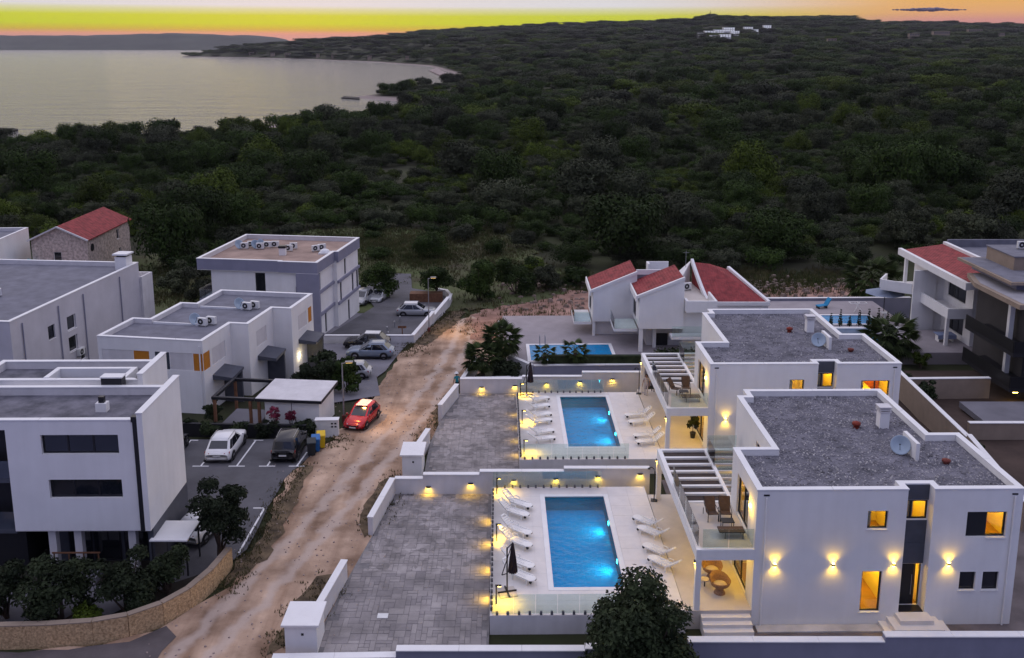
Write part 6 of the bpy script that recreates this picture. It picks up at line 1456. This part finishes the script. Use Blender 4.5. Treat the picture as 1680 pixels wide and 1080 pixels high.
# cantilever parasols, folded
def parasol(p, az, label):
    t = thing('cantilever_parasol', label, 'parasol', p, az)
    for (x, y) in ((-.46,-.46),(.02,-.46),(-.46,.02),(.02,.02)): MB().box(x,x+.44,y,y+.44,.0,.06).obj('base_slab', M['porch'], t)
    MB().box(-.5,.5,-.04,.04,.06,.12).box(-.04,.04,-.5,-.04,.06,.119).box(-.04,.04,.04,.5,.06,.119).obj('base_cross', M['black'], t)
    MB().tube([(0,0,.1),(0,0,2.55)], .04, 8).obj('mast', M['black'], t)
    MB().tube([(-.28,0,1.05),(.28,0,2.75)], .025, 6).tube([(-.28,0,1.05),(0,0,1.1)], .025, 6).tube([(0,0,2.5),(.28,0,2.75)], .025, 6).obj('arm', M['black'], t)
    mb = MB(); n = 12; prof_ = [(.02,2.80),(.06,2.70),(.12,2.3),(.19,1.8),(.24,1.35),(.26,1.15),(.20,1.13),(.02,1.2)]
    vs = []; 
    for i, (r, z) in enumerate(prof_):
        for j in range(n*2):
            w = 1 - (.30 if j % 2 else 0)*min(1, i/3); th = PI*j/n; vs.append((.30+r*w*math.cos(th), r*w*math.sin(th), z))
    k = n*2; mb.add(vs, [(i*k+j, (i+1)*k+j, (i+1)*k+(j+1)%k, i*k+(j+1)%k) for i in range(len(prof_)-1) for j in range(k)]); mb.obj('canopy', M['canopy_black'], t)
    return t
parasol(G(832,973,.918), .25, 'folded black cantilever parasol on the near pool terrace')
parasol(G(864,649,.918), .0, 'folded black cantilever parasol on the far pool terrace')
# balcony chairs, tables, egg chairs, porch plant
def sling_chair(p, az, label, long=False):
    t = thing('balcony_lounge', label, 'lounge chair', p, az)
    if long:
        MB().bar((-.75,0,.36),(.55,0,.36),.6,.05).obj('seat', M['sling'], t); fr2 = MB()
        for y in (-.3,.3): fr2.tube([(-.75,y,.36),(.55,y,.36)], .022, 5)
        fr2.obj('frame', M['black'], t)
    else:
        MB().bar((0,0,.36),(.5,0,.42),.55,.035).obj('seat', M['sling'], t); MB().bar((0,0,.38),(-.42,0,1.02),.55,.035,up=(.8,0,.5)).obj('backrest', M['sling'], t)
        for y in (-.29,.29): MB().tube([(.5,y,0),(.5,y,.58),(-.25,y,.62),(-.42,y,1.0)], .02, 5).obj('armrest', M['black'], t)
    for (x, y) in ((-.45,.27),(-.45,-.27),(.45,.27),(.45,-.27)): MB().bar((x,y,0),(x,y,.35),.03).obj('leg', M['black'], t)
    return t
def low_table(p, label):
    t = thing('low_table', label, 'table', p); MB().box(-.32,.32,-.25,.25,.42,.46).obj('top', M['black'], t)
    for (x, y) in ((-.28,-.2),(.28,-.2),(.28,.2),(-.28,.2)): MB().bar((x,y,0),(x,y,.42),.03).obj('leg', M['black'], t)
    return t
zb = 4.155
sling_chair(in_villa(NV, (-1.45,3.3,zb)), R(-85), 'brown sling chair, left one of the pair on the near balcony'); sling_chair(in_villa(NV, (-.72,3.3,zb)), R(-95), 'brown sling chair, right one of the pair on the near balcony')
low_table(in_villa(NV, (-.85,2.15,zb)), 'low dark table between the chairs on the near balcony'); sling_chair(in_villa(NV, (-.75,1.35,zb)), 0, 'long dark sling lounger at the front of the near balcony', True)
sling_chair(in_villa(FV, (-1.9,3.0,zb)), R(-40), 'brown sling chair turned sideways on the far balcony'); sling_chair(in_villa(FV, (-.95,3.2,zb)), R(-95), 'brown sling chair facing front on the far balcony')
low_table(in_villa(FV, (-1.3,2.2,zb)), 'low dark table between the chairs on the far balcony'); sling_chair(in_villa(FV, (-.85,1.4,zb)), 0, 'long dark sling lounger at the front of the far balcony', True)
def egg_chair(p, az, label):
    t = thing('wicker_chair', label, 'wicker chair', p, az)
    MB().lathe([(.30,0),(.26,.12),(.17,.25),(.24,.34),(.001,.35)], 14).obj('base', M['wicker'], t, True)
    mb = MB(); prof_ = [(.02,.32),(.30,.36),(.48,.50),(.56,.72),(.53,.74),(.44,.54),(.28,.42),(.02,.38)]
    mb.lathe(prof_, 18); mb.v = [(x, y, z + (max(0, y)*.45 if z > .45 else 0)) for x, y, z in mb.v]; mb.obj('bowl', M['wicker'], t, True)
    MB().ball((0,-.02,.50), .36, 14, 6, .32).obj('cushion', M['cushion'], t, True)
    return t
egg_chair(in_villa(NV, (-1.25,1.5,.905)), .3, 'round wicker tub chair under the near balcony, front one'); egg_chair(in_villa(NV, (-1.35,2.9,.905)), -.2, 'round wicker tub chair under the near balcony, rear one')
t = thing('side_table', 'small yellow-lit side table beside the wicker chairs', 'table', in_villa(NV, (-1.9,2.1,.905))); MB().lathe([(.001,.40),(.24,.40),(.24,.44),(.001,.44)], 14).obj('top', M['cushion'], t); MB().tube([(0,0,0),(0,0,.40)], .03, 6).obj('leg', M['black'], t)

# ================================================================== people
def person(label, p, az, J, dims, cloth, hairm='hair', hat=None):
    """one continuous skinned body; colours follow the clothes"""
    t = thing('person', label, 'person', p, az)
    names = list(J); V = [J[k][0] for k in names]; rad = [J[k][1] for k in names]
    E = [(names.index(a), names.index(b)) for a, b in dims]
    me = bpy.data.meshes.new('body'); me.from_pydata([Vector(v) for v in V], E, []); o = link('body', me, t)
    md = o.modifiers.new('skin', 'SKIN'); 
    if not me.skin_vertices:
        bm = bmesh.new(); bm.from_mesh(me); bm.verts.layers.skin.verify(); bm.to_mesh(me); bm.free()
    for i, r in enumerate(rad): me.skin_vertices[0].data[i].radius = (r, r); me.skin_vertices[0].data[i].use_root = (names[i] == 'pelvis')
    md.use_smooth_shade = True; md2 = o.modifiers.new('sub', 'SUBSURF'); md2.levels = 1; md2.render_levels = 1
    dg = bpy.context.evaluated_depsgraph_get(); ev_ = o.evaluated_get(dg); nm = bpy.data.meshes.new_from_object(ev_)
    o.modifiers.clear(); o.data = nm; nm.materials.clear()
    for m_ in cloth: nm.materials.append(m_)
    zs_ = {k: J[k][0][2] for k in J}
    for f in nm.polygons:
        c = f.center
        if c.z > zs_['neck']: k = 0
        elif c.z < .07: k = 3
        elif c.z < zs_['pelvis']+.02 and abs(c.x) < .20 and abs(c.y) < .5: k = 2
        elif abs(c.x) > .19 and c.z < zs_['chest']-.10: k = 0
        else: k = 1
        f.material_index = k
    h = Vector(J['head'][0]); 
    MB().ball(h + Vector((0,.012,.025)), .118, 12, 8, 1.08).obj('hair', M[hairm], t, True)
    fc = MB().ball(h + Vector((0,-.035,-.01)), .098, 12, 8, 1.15).obj('face', M['skin'], t, True)
    MB().add([h+Vector((-.018,-.130,-.03)), h+Vector((.018,-.130,-.03)), h+Vector((0,-.155,-.035)), h+Vector((0,-.128,.015))], [(0,1,2),(0,2,3),(2,1,3)]).obj('nose', M['skin'], fc)
    for sx in (-.038,.038): MB().ball(h + Vector((sx,-.122,.01)), .012, 6, 4).obj('eye', M['black'], fc)
    MB().box(h.x-.028,h.x+.028,h.y-.129,h.y-.120,h.z-.062,h.z-.052).obj('mouth', M['tail'], fc)
    if hat: MB().lathe([(.19,0),(.18,.02),(.115,.03),(.10,.12),(.001,.13)], 14, h + Vector((0,0,.06))).obj('hat', M[hat], t, True)
    return t
def pose(lean=0.0, stride=.16, arm=.10, sc_=1.0):
    J = dict(pelvis=((0,0,.94),.125), waist=((0,-.02*lean,1.08),.118), chest=((0,-.10*lean,1.32),.135), neck=((0,-.16*lean,1.49),.052), head=((0,-.20*lean,1.63),.095))
    E = [('pelvis','waist'),('waist','chest'),('chest','neck'),('neck','head')]
    for s, n in ((-1,'l'),(1,'r')):
        st = stride*s
        J.update({n+'hip': ((.09*s,0,.90),.10), n+'knee': ((.10*s,-.05-st*.6,.50),.062), n+'ank': ((.10*s,.02-st,.09),.042), n+'toe': ((.11*s,-.15-st,.04),.036),
                  n+'sh': ((.19*s,-.09*lean,1.41),.062), n+'el': ((.26*s,.04-.08*lean,1.13),.045), n+'wr': ((.27*s,-arm-.10*lean,.90),.030), n+'palm': ((.27*s,-arm-.12*lean-.01,.83),.032)})
        E += [('pelvis',n+'hip'),(n+'hip',n+'knee'),(n+'knee',n+'ank'),(n+'ank',n+'toe'),('chest',n+'sh'),(n+'sh',n+'el'),(n+'el',n+'wr'),(n+'wr',n+'palm')]
        pz = J[n+'palm'][0]
        for f in range(4):
            dx = (f-1.5)*.019; ln = (.070,.082,.078,.062)[f]
            J[n+'f%d' % f] = ((pz[0]+.004*s, pz[1]+dx, pz[2]-.045),.0085); J[n+'g%d' % f] = ((pz[0]-.006*s, pz[1]+dx, pz[2]-.045-ln),.0075)
            E += [(n+'palm',n+'f%d' % f),(n+'f%d' % f,n+'g%d' % f)]
        J[n+'t0'] = ((pz[0]-.01*s, pz[1]-.045, pz[2]-.01),.010); J[n+'t1'] = ((pz[0]-.015*s, pz[1]-.065, pz[2]-.055),.0085); E += [(n+'palm',n+'t0'),(n+'t0',n+'t1')]
    return J, E
J, E = pose(.6, .17); person('person in teal top and white hat walking up the dirt road', (-4.75,77.6,gz(77.6)), R(200), J, E, [M['skin'],M['teal'],M['navy'],M['navy']], hat='white')
J, E = pose(.2, .06, .2); p = G(1060,648,.9); person('person in pale clothes standing under the far balcony beam', (p.x,p.y,.905), R(-20), J, E, [M['skin'],M['palecloth'],M['palecloth'],M['navy']])
p = G(1072,646,.9); person('person in dark clothes standing under the far balcony beam', (p.x,p.y+.3,.905), R(160), J, E, [M['skin'],M['navy'],M['navy'],M['navy']])

# ================================================================== planted trees and shrubs
def tree(p, h, r, label, key='leaf_garden', n=2600, leaf=.16, seed=1, trunk=.16, nl=11, group=None, cat='tree', name='garden_tree', ct=.38, limbs=5):
    t = thing(name, label, cat, p, 0, group); rd = random.Random(seed)
    cz = h*(1+ct)/2; hh = h*(1-ct)/2
    lumps = [(0,0,cz,r*.62)]
    for k in range(nl):
        a = rd.uniform(0,2*PI); q = rd.uniform(.35,.78)*r; lumps.append((q*math.cos(a), q*math.sin(a), cz+rd.uniform(-.75,.85)*hh, r*rd.uniform(.26,.44)))
    V, F = leaf_cloud(seed, n, lumps, leaf)
    o = link('crown', cloud_mesh('crown', V, F, M[key]), t)
    mb = MB().tube([(0,0,-.2),(rd.uniform(-.08,.08)*h*.3,rd.uniform(-.06,.06)*h*.3,h*ct*.7),(0,0,cz)], trunk, 8, trunk*.45)
    for k in range(limbs):
        l = lumps[1+k % nl]; mb.tube([(0,0,h*ct*.75),(l[0]*.5,l[1]*.5,(h*ct+l[2])*.5),(l[0],l[1],l[2])], trunk*.5, 6, trunk*.15)
    mb.obj('trunk', M['trunk'], t); return t
def gtree(x, y, h, r, label, **k):
    p = Gt(x, y); p.z -= .05; return tree(p, h, r, label, **k)
tree((5.6,37.9,-.6), 5.3, 2.6, 'big dark leafy tree rising at the bottom edge before the near pool', n=21000, leaf=.105, seed=5, nl=26, trunk=.16, ct=.12, limbs=14)
tree((-16.45,48.9,0), 4.6, 1.6, 'dense dark tree in front of the half-hidden white car', n=7500, leaf=.10, seed=6, ct=.10)
tree((-22.6,42.9,0), 3.6, 2.0, 'dark round tree in the walled garden, leftmost full one', n=7500, leaf=.10, seed=7, ct=.03)
tree((-19.7,43.6,0), 3.4, 1.65, 'dark bushy tree in the middle of the walled garden', n=6500, leaf=.10, seed=8, ct=.03)
tree((-18.2,45.4,0), 2.9, 1.35, 'dark bush between the carport and the curved wall', n=4600, leaf=.10, seed=9, ct=.03)
tree((-25.6,43.2,0), 3.2, 1.5, 'dark tree at the left edge of the walled garden', n=6000, leaf=.10, seed=10, ct=.03)
tree((-21.2,42.4,0), 1.3, .8, 'low yellow-green shrub between the walled garden trees', key='leaf_bright', n=1200, leaf=.10, seed=12, ct=.1, name='shrub', cat='shrub')
for q, (x, y, h, r, lb) in enumerate(((-16.3,78.0,3.4,1.5,'dark leafy shrub with upright leaves behind the shed, left of the lamp post'),(-14.3,77.4,2.9,1.45,'rounded dark green bush right behind the lit lamp post'),(-17.6,77.2,2.4,1.2,'dark shrub beside the second dark porch hood'))):
    tree((x,y,gz(y)-.1), h, r, lb, key=('leaf_garden','leaf','leaf_garden')[q], n=2600, leaf=.15, seed=20+q, ct=.12, name='shrub', cat='shrub', trunk=.08)
for q, (x, y) in enumerate(((-18.4,67.0),(-16.4,66.95),(-20.8,67.1),(-22.6,67.2),(-15.4,67.2))):
    tree((x,y,gz(y)-.1), 1.1, .95, ['clipped low shrub before the white shed, left half', 'clipped low shrub before the white shed, right half', 'low dark shrub before the pergola', 'low dark shrub left of the pergola, behind the white SUV', 'low dark shrub beside the utility cabinet'][q], n=1300, leaf=.10, seed=30+q, ct=.05, name='shrub', cat='shrub', trunk=.04)
tree((-18.05,67.6,gz(67)), 1.9, .5, 'red-leaved shrub before the white shed, left one', key='leaf_red', n=420, leaf=.10, seed=36, ct=.4, name='shrub', cat='shrub', trunk=.03)
tree((-16.85,67.6,gz(67)), 1.8, .5, 'red-leaved shrub before the white shed, right one', key='leaf_red', n=420, leaf=.10, seed=37, ct=.4, name='shrub', cat='shrub', trunk=.03)
tree((-23.4,69.9,gz(70)), 1.9, .8, 'dark shrub against the corner of the stepped white house', n=1100, leaf=.12, seed=38, ct=.1, name='shrub', cat='shrub', trunk=.05)
tree((-24.7,67.9,gz(68)), 1.2, .7, 'small dark shrub behind the dark car bay', n=800, leaf=.11, seed=39, ct=.1, name='shrub', cat='shrub', trunk=.05)
tree((-17.3,116.0,gz(116)-.1), 4.6, 2.9, 'round dark tree shading cars beside the apartment block', key='leaf', n=7500, leaf=.14, seed=40, ct=.12)
tree((-9.4,114.5,gz(114)-.1), 4.6, 2.3, 'small spreading tree over the dark planter box', key='leaf', n=4200, leaf=.14, seed=41, ct=.38)
tree((-4.0,114.5,gz(114)-.3), 6.0, 2.6, 'tall dark tree standing at the end of the dirt track', key='leaf', n=8500, leaf=.15, seed=42, ct=-.05)
tree((.5,118.5,gz(118)-.1), 5.2, 2.8, 'dark rounded tree right of the dirt track end', key='leaf', n=7000, leaf=.15, seed=43, ct=-.05)
for q, (x, y, h, r) in enumerate(((-33,108,4.6,2.5),(-38,113,4.2,2.4),(-34.5,116,3.6,2.0),(-43,118,4.4,2.4),(-28.5,119,3.8,2.2),(4.5,121,3.6,2.2),(8.5,123.5,3.4,2.0),(-47,112,3.0,1.8))):
    tree((x,y,gz(y)-.15), h, r, ['big dark bush left of the apartment block', 'dark bush behind the chimney of the long grey house', 'grey-green bush between the stone house and the apartment block', 'rounded bush right of the stone house', 'dark bush just behind the apartment block', 'dark bush behind the bare red earth, left part', 'dark bush behind the bare red earth, middle part', 'low bush below the stone house wall'][q], key=('leaf','leaf_olive')[q % 2], n=6000, leaf=.14, seed=50+q, ct=-.05, name='bush', cat='bush', trunk=.1)
V, F = leaf_cloud(77, 2600, [(x,0,.35,.75) for x in np.arange(-4,4.1,.8)], .13); hdg = link('hedge', cloud_mesh('hedge', V, F, M['leaf']), None, (2.6,96.6,-1.4)); tag(hdg, 'dark green hedge behind the pool of the red-roofed villa', 'hedge')
V, F = leaf_cloud(78, 2600, [(x,0,.9,1.2) for x in np.arange(-2.2,2.3,.8)], .15); hdg = link('hedge', cloud_mesh('hedge', V, F, M['leaf_garden']), None, (15.6,80.3,.2)); tag(hdg, 'dense dark hedge below the balcony of the red-roofed villa', 'hedge')
for q, (x, y, h, r) in enumerate(((67.5,138,7.5,3.8),(74,142,8.5,4.4),(63,147,6.5,3.6))):
    tree((x, y, float(height(x, y))), h, r, ('big grey-olive tree rising behind the right edge villas, left of the tallest', 'tallest grey-olive tree behind the right edge villas', 'grey-olive tree farther back, left of the two big ones at the right edge')[q], key='leaf_olive', n=9000, leaf=.17, seed=80+q, nl=16, ct=-.05)
# palms
def frond_mesh(seed, Ln=1.9, fan=True):
    r = random.Random(seed); mb = MB()
    pts = [Vector((Ln*.55*s, 0, .22*math.sin(s*2.2)-.25*s*s)) for s in (0,.35,.7,1)]
    mb.tube(pts, .018, 4, .01); tip = pts[-1]
    for k in range(15):
        a = -1.25 + 2.5*k/14; l = Ln*.5*(1-.25*abs(a)); d = Vector((math.cos(a), math.sin(a), -.35-.25*abs(a)))*l; w = Vector((-math.sin(a), math.cos(a), 0))*.075
        m_ = tip + d*.5 + Vector((0,0,.08)); mb.add([tip, m_-w, tip+d, m_+w], [(0,1,2,3)])
    return mb.mesh('frond')
M['leaf_palm'] = leafmat('palm_leaves', (.025,.045,.012), (.075,.105,.03), 1.5)
FR = [frond_mesh(k) for k in range(3)]
for m_ in FR: m_.materials.append(M['leaf_palm'])
def palm(p, h, s, label, seed, n=26):
    t = thing('palm_tree', label, 'palm', p, 0); r = random.Random(seed)
    mb = MB()
    for k in range(8): z0 = h*k/8; mb.lathe([(.17,z0),(.21,z0+h/16),(.16,z0+h/8)], 9)
    mb.obj('trunk', M['trunk'], t)
    for k in range(n):
        o = link('frond', FR[k % 3], t, (0,0,h), 0, s*r.uniform(.85,1.1)); el = -.75 + 1.9*(k/n); o.rotation_euler = (r.uniform(-.2,.2), -el*.9, k*2.4+r.uniform(-.2,.2))
    return t
palm((2.9,79.95,.95), .9, .62, 'small fan palm before the far blue pool, left one', 1); palm((5.6,79.95,.95), 1.2, .70, 'small fan palm before the far blue pool, right one', 2)
palm((-2.6,80.0,-.9), 2.4, 1.0, 'fan palm beside the dirt road, leftmost of its clump', 3, 52); palm((-1.0,82.0,-.9), 3.5, 1.05, 'tall fan palm in the clump beside the far driveway', 4, 56)
tree((-.5,79.6,-1.0), 2.9, 1.55, 'dark bushy shrub at the foot of the fan palms', key='leaf_garden', n=2600, leaf=.14, seed=61, ct=.05, name='shrub', cat='shrub')
palm((43.3,110.5,-2.6), 3.8, 2.0, 'bushy palm before the cleared earth at the right', 6, 40)
palm((36.6,87.6,-1.0), 1.9, 1.6, 'dark palm right of the far gravel roof', 7, 40); 
tree((36.4,87.3,-1.2), 2.6, 1.8, 'dark shrub under the palm right of the far gravel roof', n=2200, leaf=.15, seed=66, ct=.1, name='shrub', cat='shrub')
for q in range(8):
    x = 33.2 + q*.98; lump = [(0,0,.25+.22*k,.24-.025*k) for k in range(7)]
    V, F = leaf_cloud(200+q, 260, lump, .08); t = thing('cypress', '%s small cypress from the left in the row along the far pool' % ('first','second','third','fourth','fifth','sixth','seventh','eighth')[q], 'cypress', (x,94.75,-.2), 0, 'small cypresses in a row along the far pool')
    k_ = (.9,1.15,.75,1.1,1.2,1.25,1.0,.8)[q]; link('crown', cloud_mesh('crown', V, F, M['leaf_garden']), t, scale=(1,1,k_)); MB().tube([(0,0,0),(0,0,.4)], .04, 5).obj('trunk', M['trunk'], t)
bwall('pale planter wall under the row of cypresses', [(32.4,94.1),(41.3,94.1)], -.12, z0=-3.5, w=.5, matl='white2')
tree((33.0,76.8,-.6), 2.2, 1.0, 'dark bush beside the end of the garden wall, right of the second villa', n=1300, leaf=.13, seed=71, ct=.1, name='bush', cat='bush')
tree((34.5,74.4,-.5), 1.7, .8, 'dark bush in front of the upper brown wall', n=1000, leaf=.13, seed=72, ct=.1, name='bush', cat='bush')
tree((33.4,63.9,-.3), 1.0, .6, 'small green bush behind the near gravel roof edge', n=700, leaf=.1, seed=73, ct=.1, name='bush', cat='bush')
tree((38.6,85.2,-1.2), 1.2, .8, 'yellow-green shrub below the right villa terrace', key='leaf_bright', n=800, leaf=.12, seed=74, ct=.1, name='shrub', cat='shrub')
t = thing('potted_plant', 'leafy potted plant under the far balcony', 'plant', in_villa(FV, (-.45,2.6,.905))); MB().lathe([(.16,0),(.22,.4),(.19,.4),(.001,.36)], 12).obj('pot', M['dark'], t); V, F = leaf_cloud(90, 200, [(0,0,1.0,.42),(.1,0,1.4,.3)], .13); link('leaves', cloud_mesh('leaves', V, F, M['leaf_garden']), t); MB().tube([(0,0,.3),(0,0,1.0)], .02, 5).obj('stem', M['trunk'], t)
# cypress silhouettes and trees on the shore
for q, (x, y, h) in enumerate(((438,224,9),(287,228,5))):
    p = onland(x, y+2); lump = [(0,0,h*(.12+.12*k), h*(.13-.014*k)) for k in range(8)]; V, F = leaf_cloud(300+q, 700, lump, .3)
    t = thing('cypress', ('tall thin cypress on the shore before the sea', 'short cypress on the shore before the sea, left one')[q], 'cypress', p); link('crown', cloud_mesh('crown', V, F, M['leaf']), t); MB().tube([(0,0,-.5),(0,0,h*.3)], .2, 6).obj('trunk', M['trunk'], t)
# white buildings on the far hillside
def far_house(x, y, w, d, h, label, group, wallm='white', rows=2):
    p = onland(x, y); t = thing('far_house', label, 'house', (p.x, p.y, p.z+9), 0, group); s = p.y/CF; w *= s; d *= s; h *= s
    P = [(-w/2,0),(w/2,0),(w/2,d),(-w/2,d)]; shell(t, P, -12, h, {}, M[wallm]); MB().prism([(-w/2-.5,-.5),(w/2+.5,-.5),(w/2+.5,d+.5),(-w/2-.5,d+.5)], h+.01, h+.8).obj('roof', M['white' if wallm == 'white' else 'tan_roof'], t)
    n = max(2, int(w/6))
    for r in range(rows):
        for k in range(n):
            u = -w/2 + w*(k+.25)/n; MB().box(u,u+w/n*.5,-.3,-.02,h*(r+.25)/rows,h*(r+.7)/rows).obj('window', M['far_lit'] if wallm == 'white' else M['midglass'], t)
    return t
M['far_lit'] = mat('added_pane_glow', (.8,.8,.8), .6, .3, .05, emit=(.9,.92,1,.9))  # glow added to the panes to brighten the far white houses
far = [(1152,66,14,9,5),(1165,63,18,9,6),(1180,61,16,10,6),(1196,57,18,10,6),(1206,62,14,9,5),(1228,55,14,9,5),(1238,58,12,8,4),(1259,51,12,8,4),(1190,67,18,9,4),(1172,69,14,8,4)]
words = ('leftmost', 'second', 'third', 'fourth', 'fifth', 'sixth', 'seventh', 'rightmost', 'lowest', 'second lowest')
for q, a in enumerate(far): far_house(*a, '%s white house of the bright cluster on the far hillside' % words[q], 'white houses on the far hillside')
for q, a in enumerate(((1545,61,26,9,4),(1500,64,16,8,3),(1600,58,22,8,4),(1440,66,14,7,3),(1640,63,16,7,3),(1365,74,14,7,3))): far_house(*a, '%s low grey house among trees on the far right hillside' % ('third', 'second', 'fourth', 'first', 'fifth', 'frontmost')[q], 'grey houses on the far right hillside', 'tan', 1)
for q, (x, y) in enumerate(((447,93.5),(472,94),(521,95.5),(548,96),(606,99.5),(412,92),(668,101))): far_house(x, y, (6,9,5,8,6,7,5)[q], 5, 2.0, '%s small house along the distant bay shore, counted from the left' % ('second','third','fourth','fifth','sixth','first','seventh')[q], 'small houses along the distant bay shore', 'tan', 1)
p = onland(1165,33.5); t = thing('radio_mast', 'thin radio mast on the top of the far hill', 'mast', p); MB().tube([(0,0,-5),(0,0,38)], 1.2, 5, .5).obj('mast', M['dark'], t); MB().box(-4,4,-.5,.5,28,29).obj('crossarm', M['dark'], t)
# a small dark cloud over the hills at the right
V, F = [], []
cl = MB()
rd = random.Random(4)
for k in range(70):
    s = k/69*2-1; cl.ball((s*560+rd.uniform(-20,20), rd.uniform(-60,60), rd.uniform(-6,12)*(1-abs(s))), (46+rd.uniform(0,34))*(1-.7*abs(s)), 8, 5, .42)
o = cl.obj('cloud', mat('dark_cloud', (.20,.17,.22), 1.0, .2, .01), None, True, loc=((1505-CPX)/CF*15500, 15500, CH+57/CF*15500)); o['kind'] = 'structure'
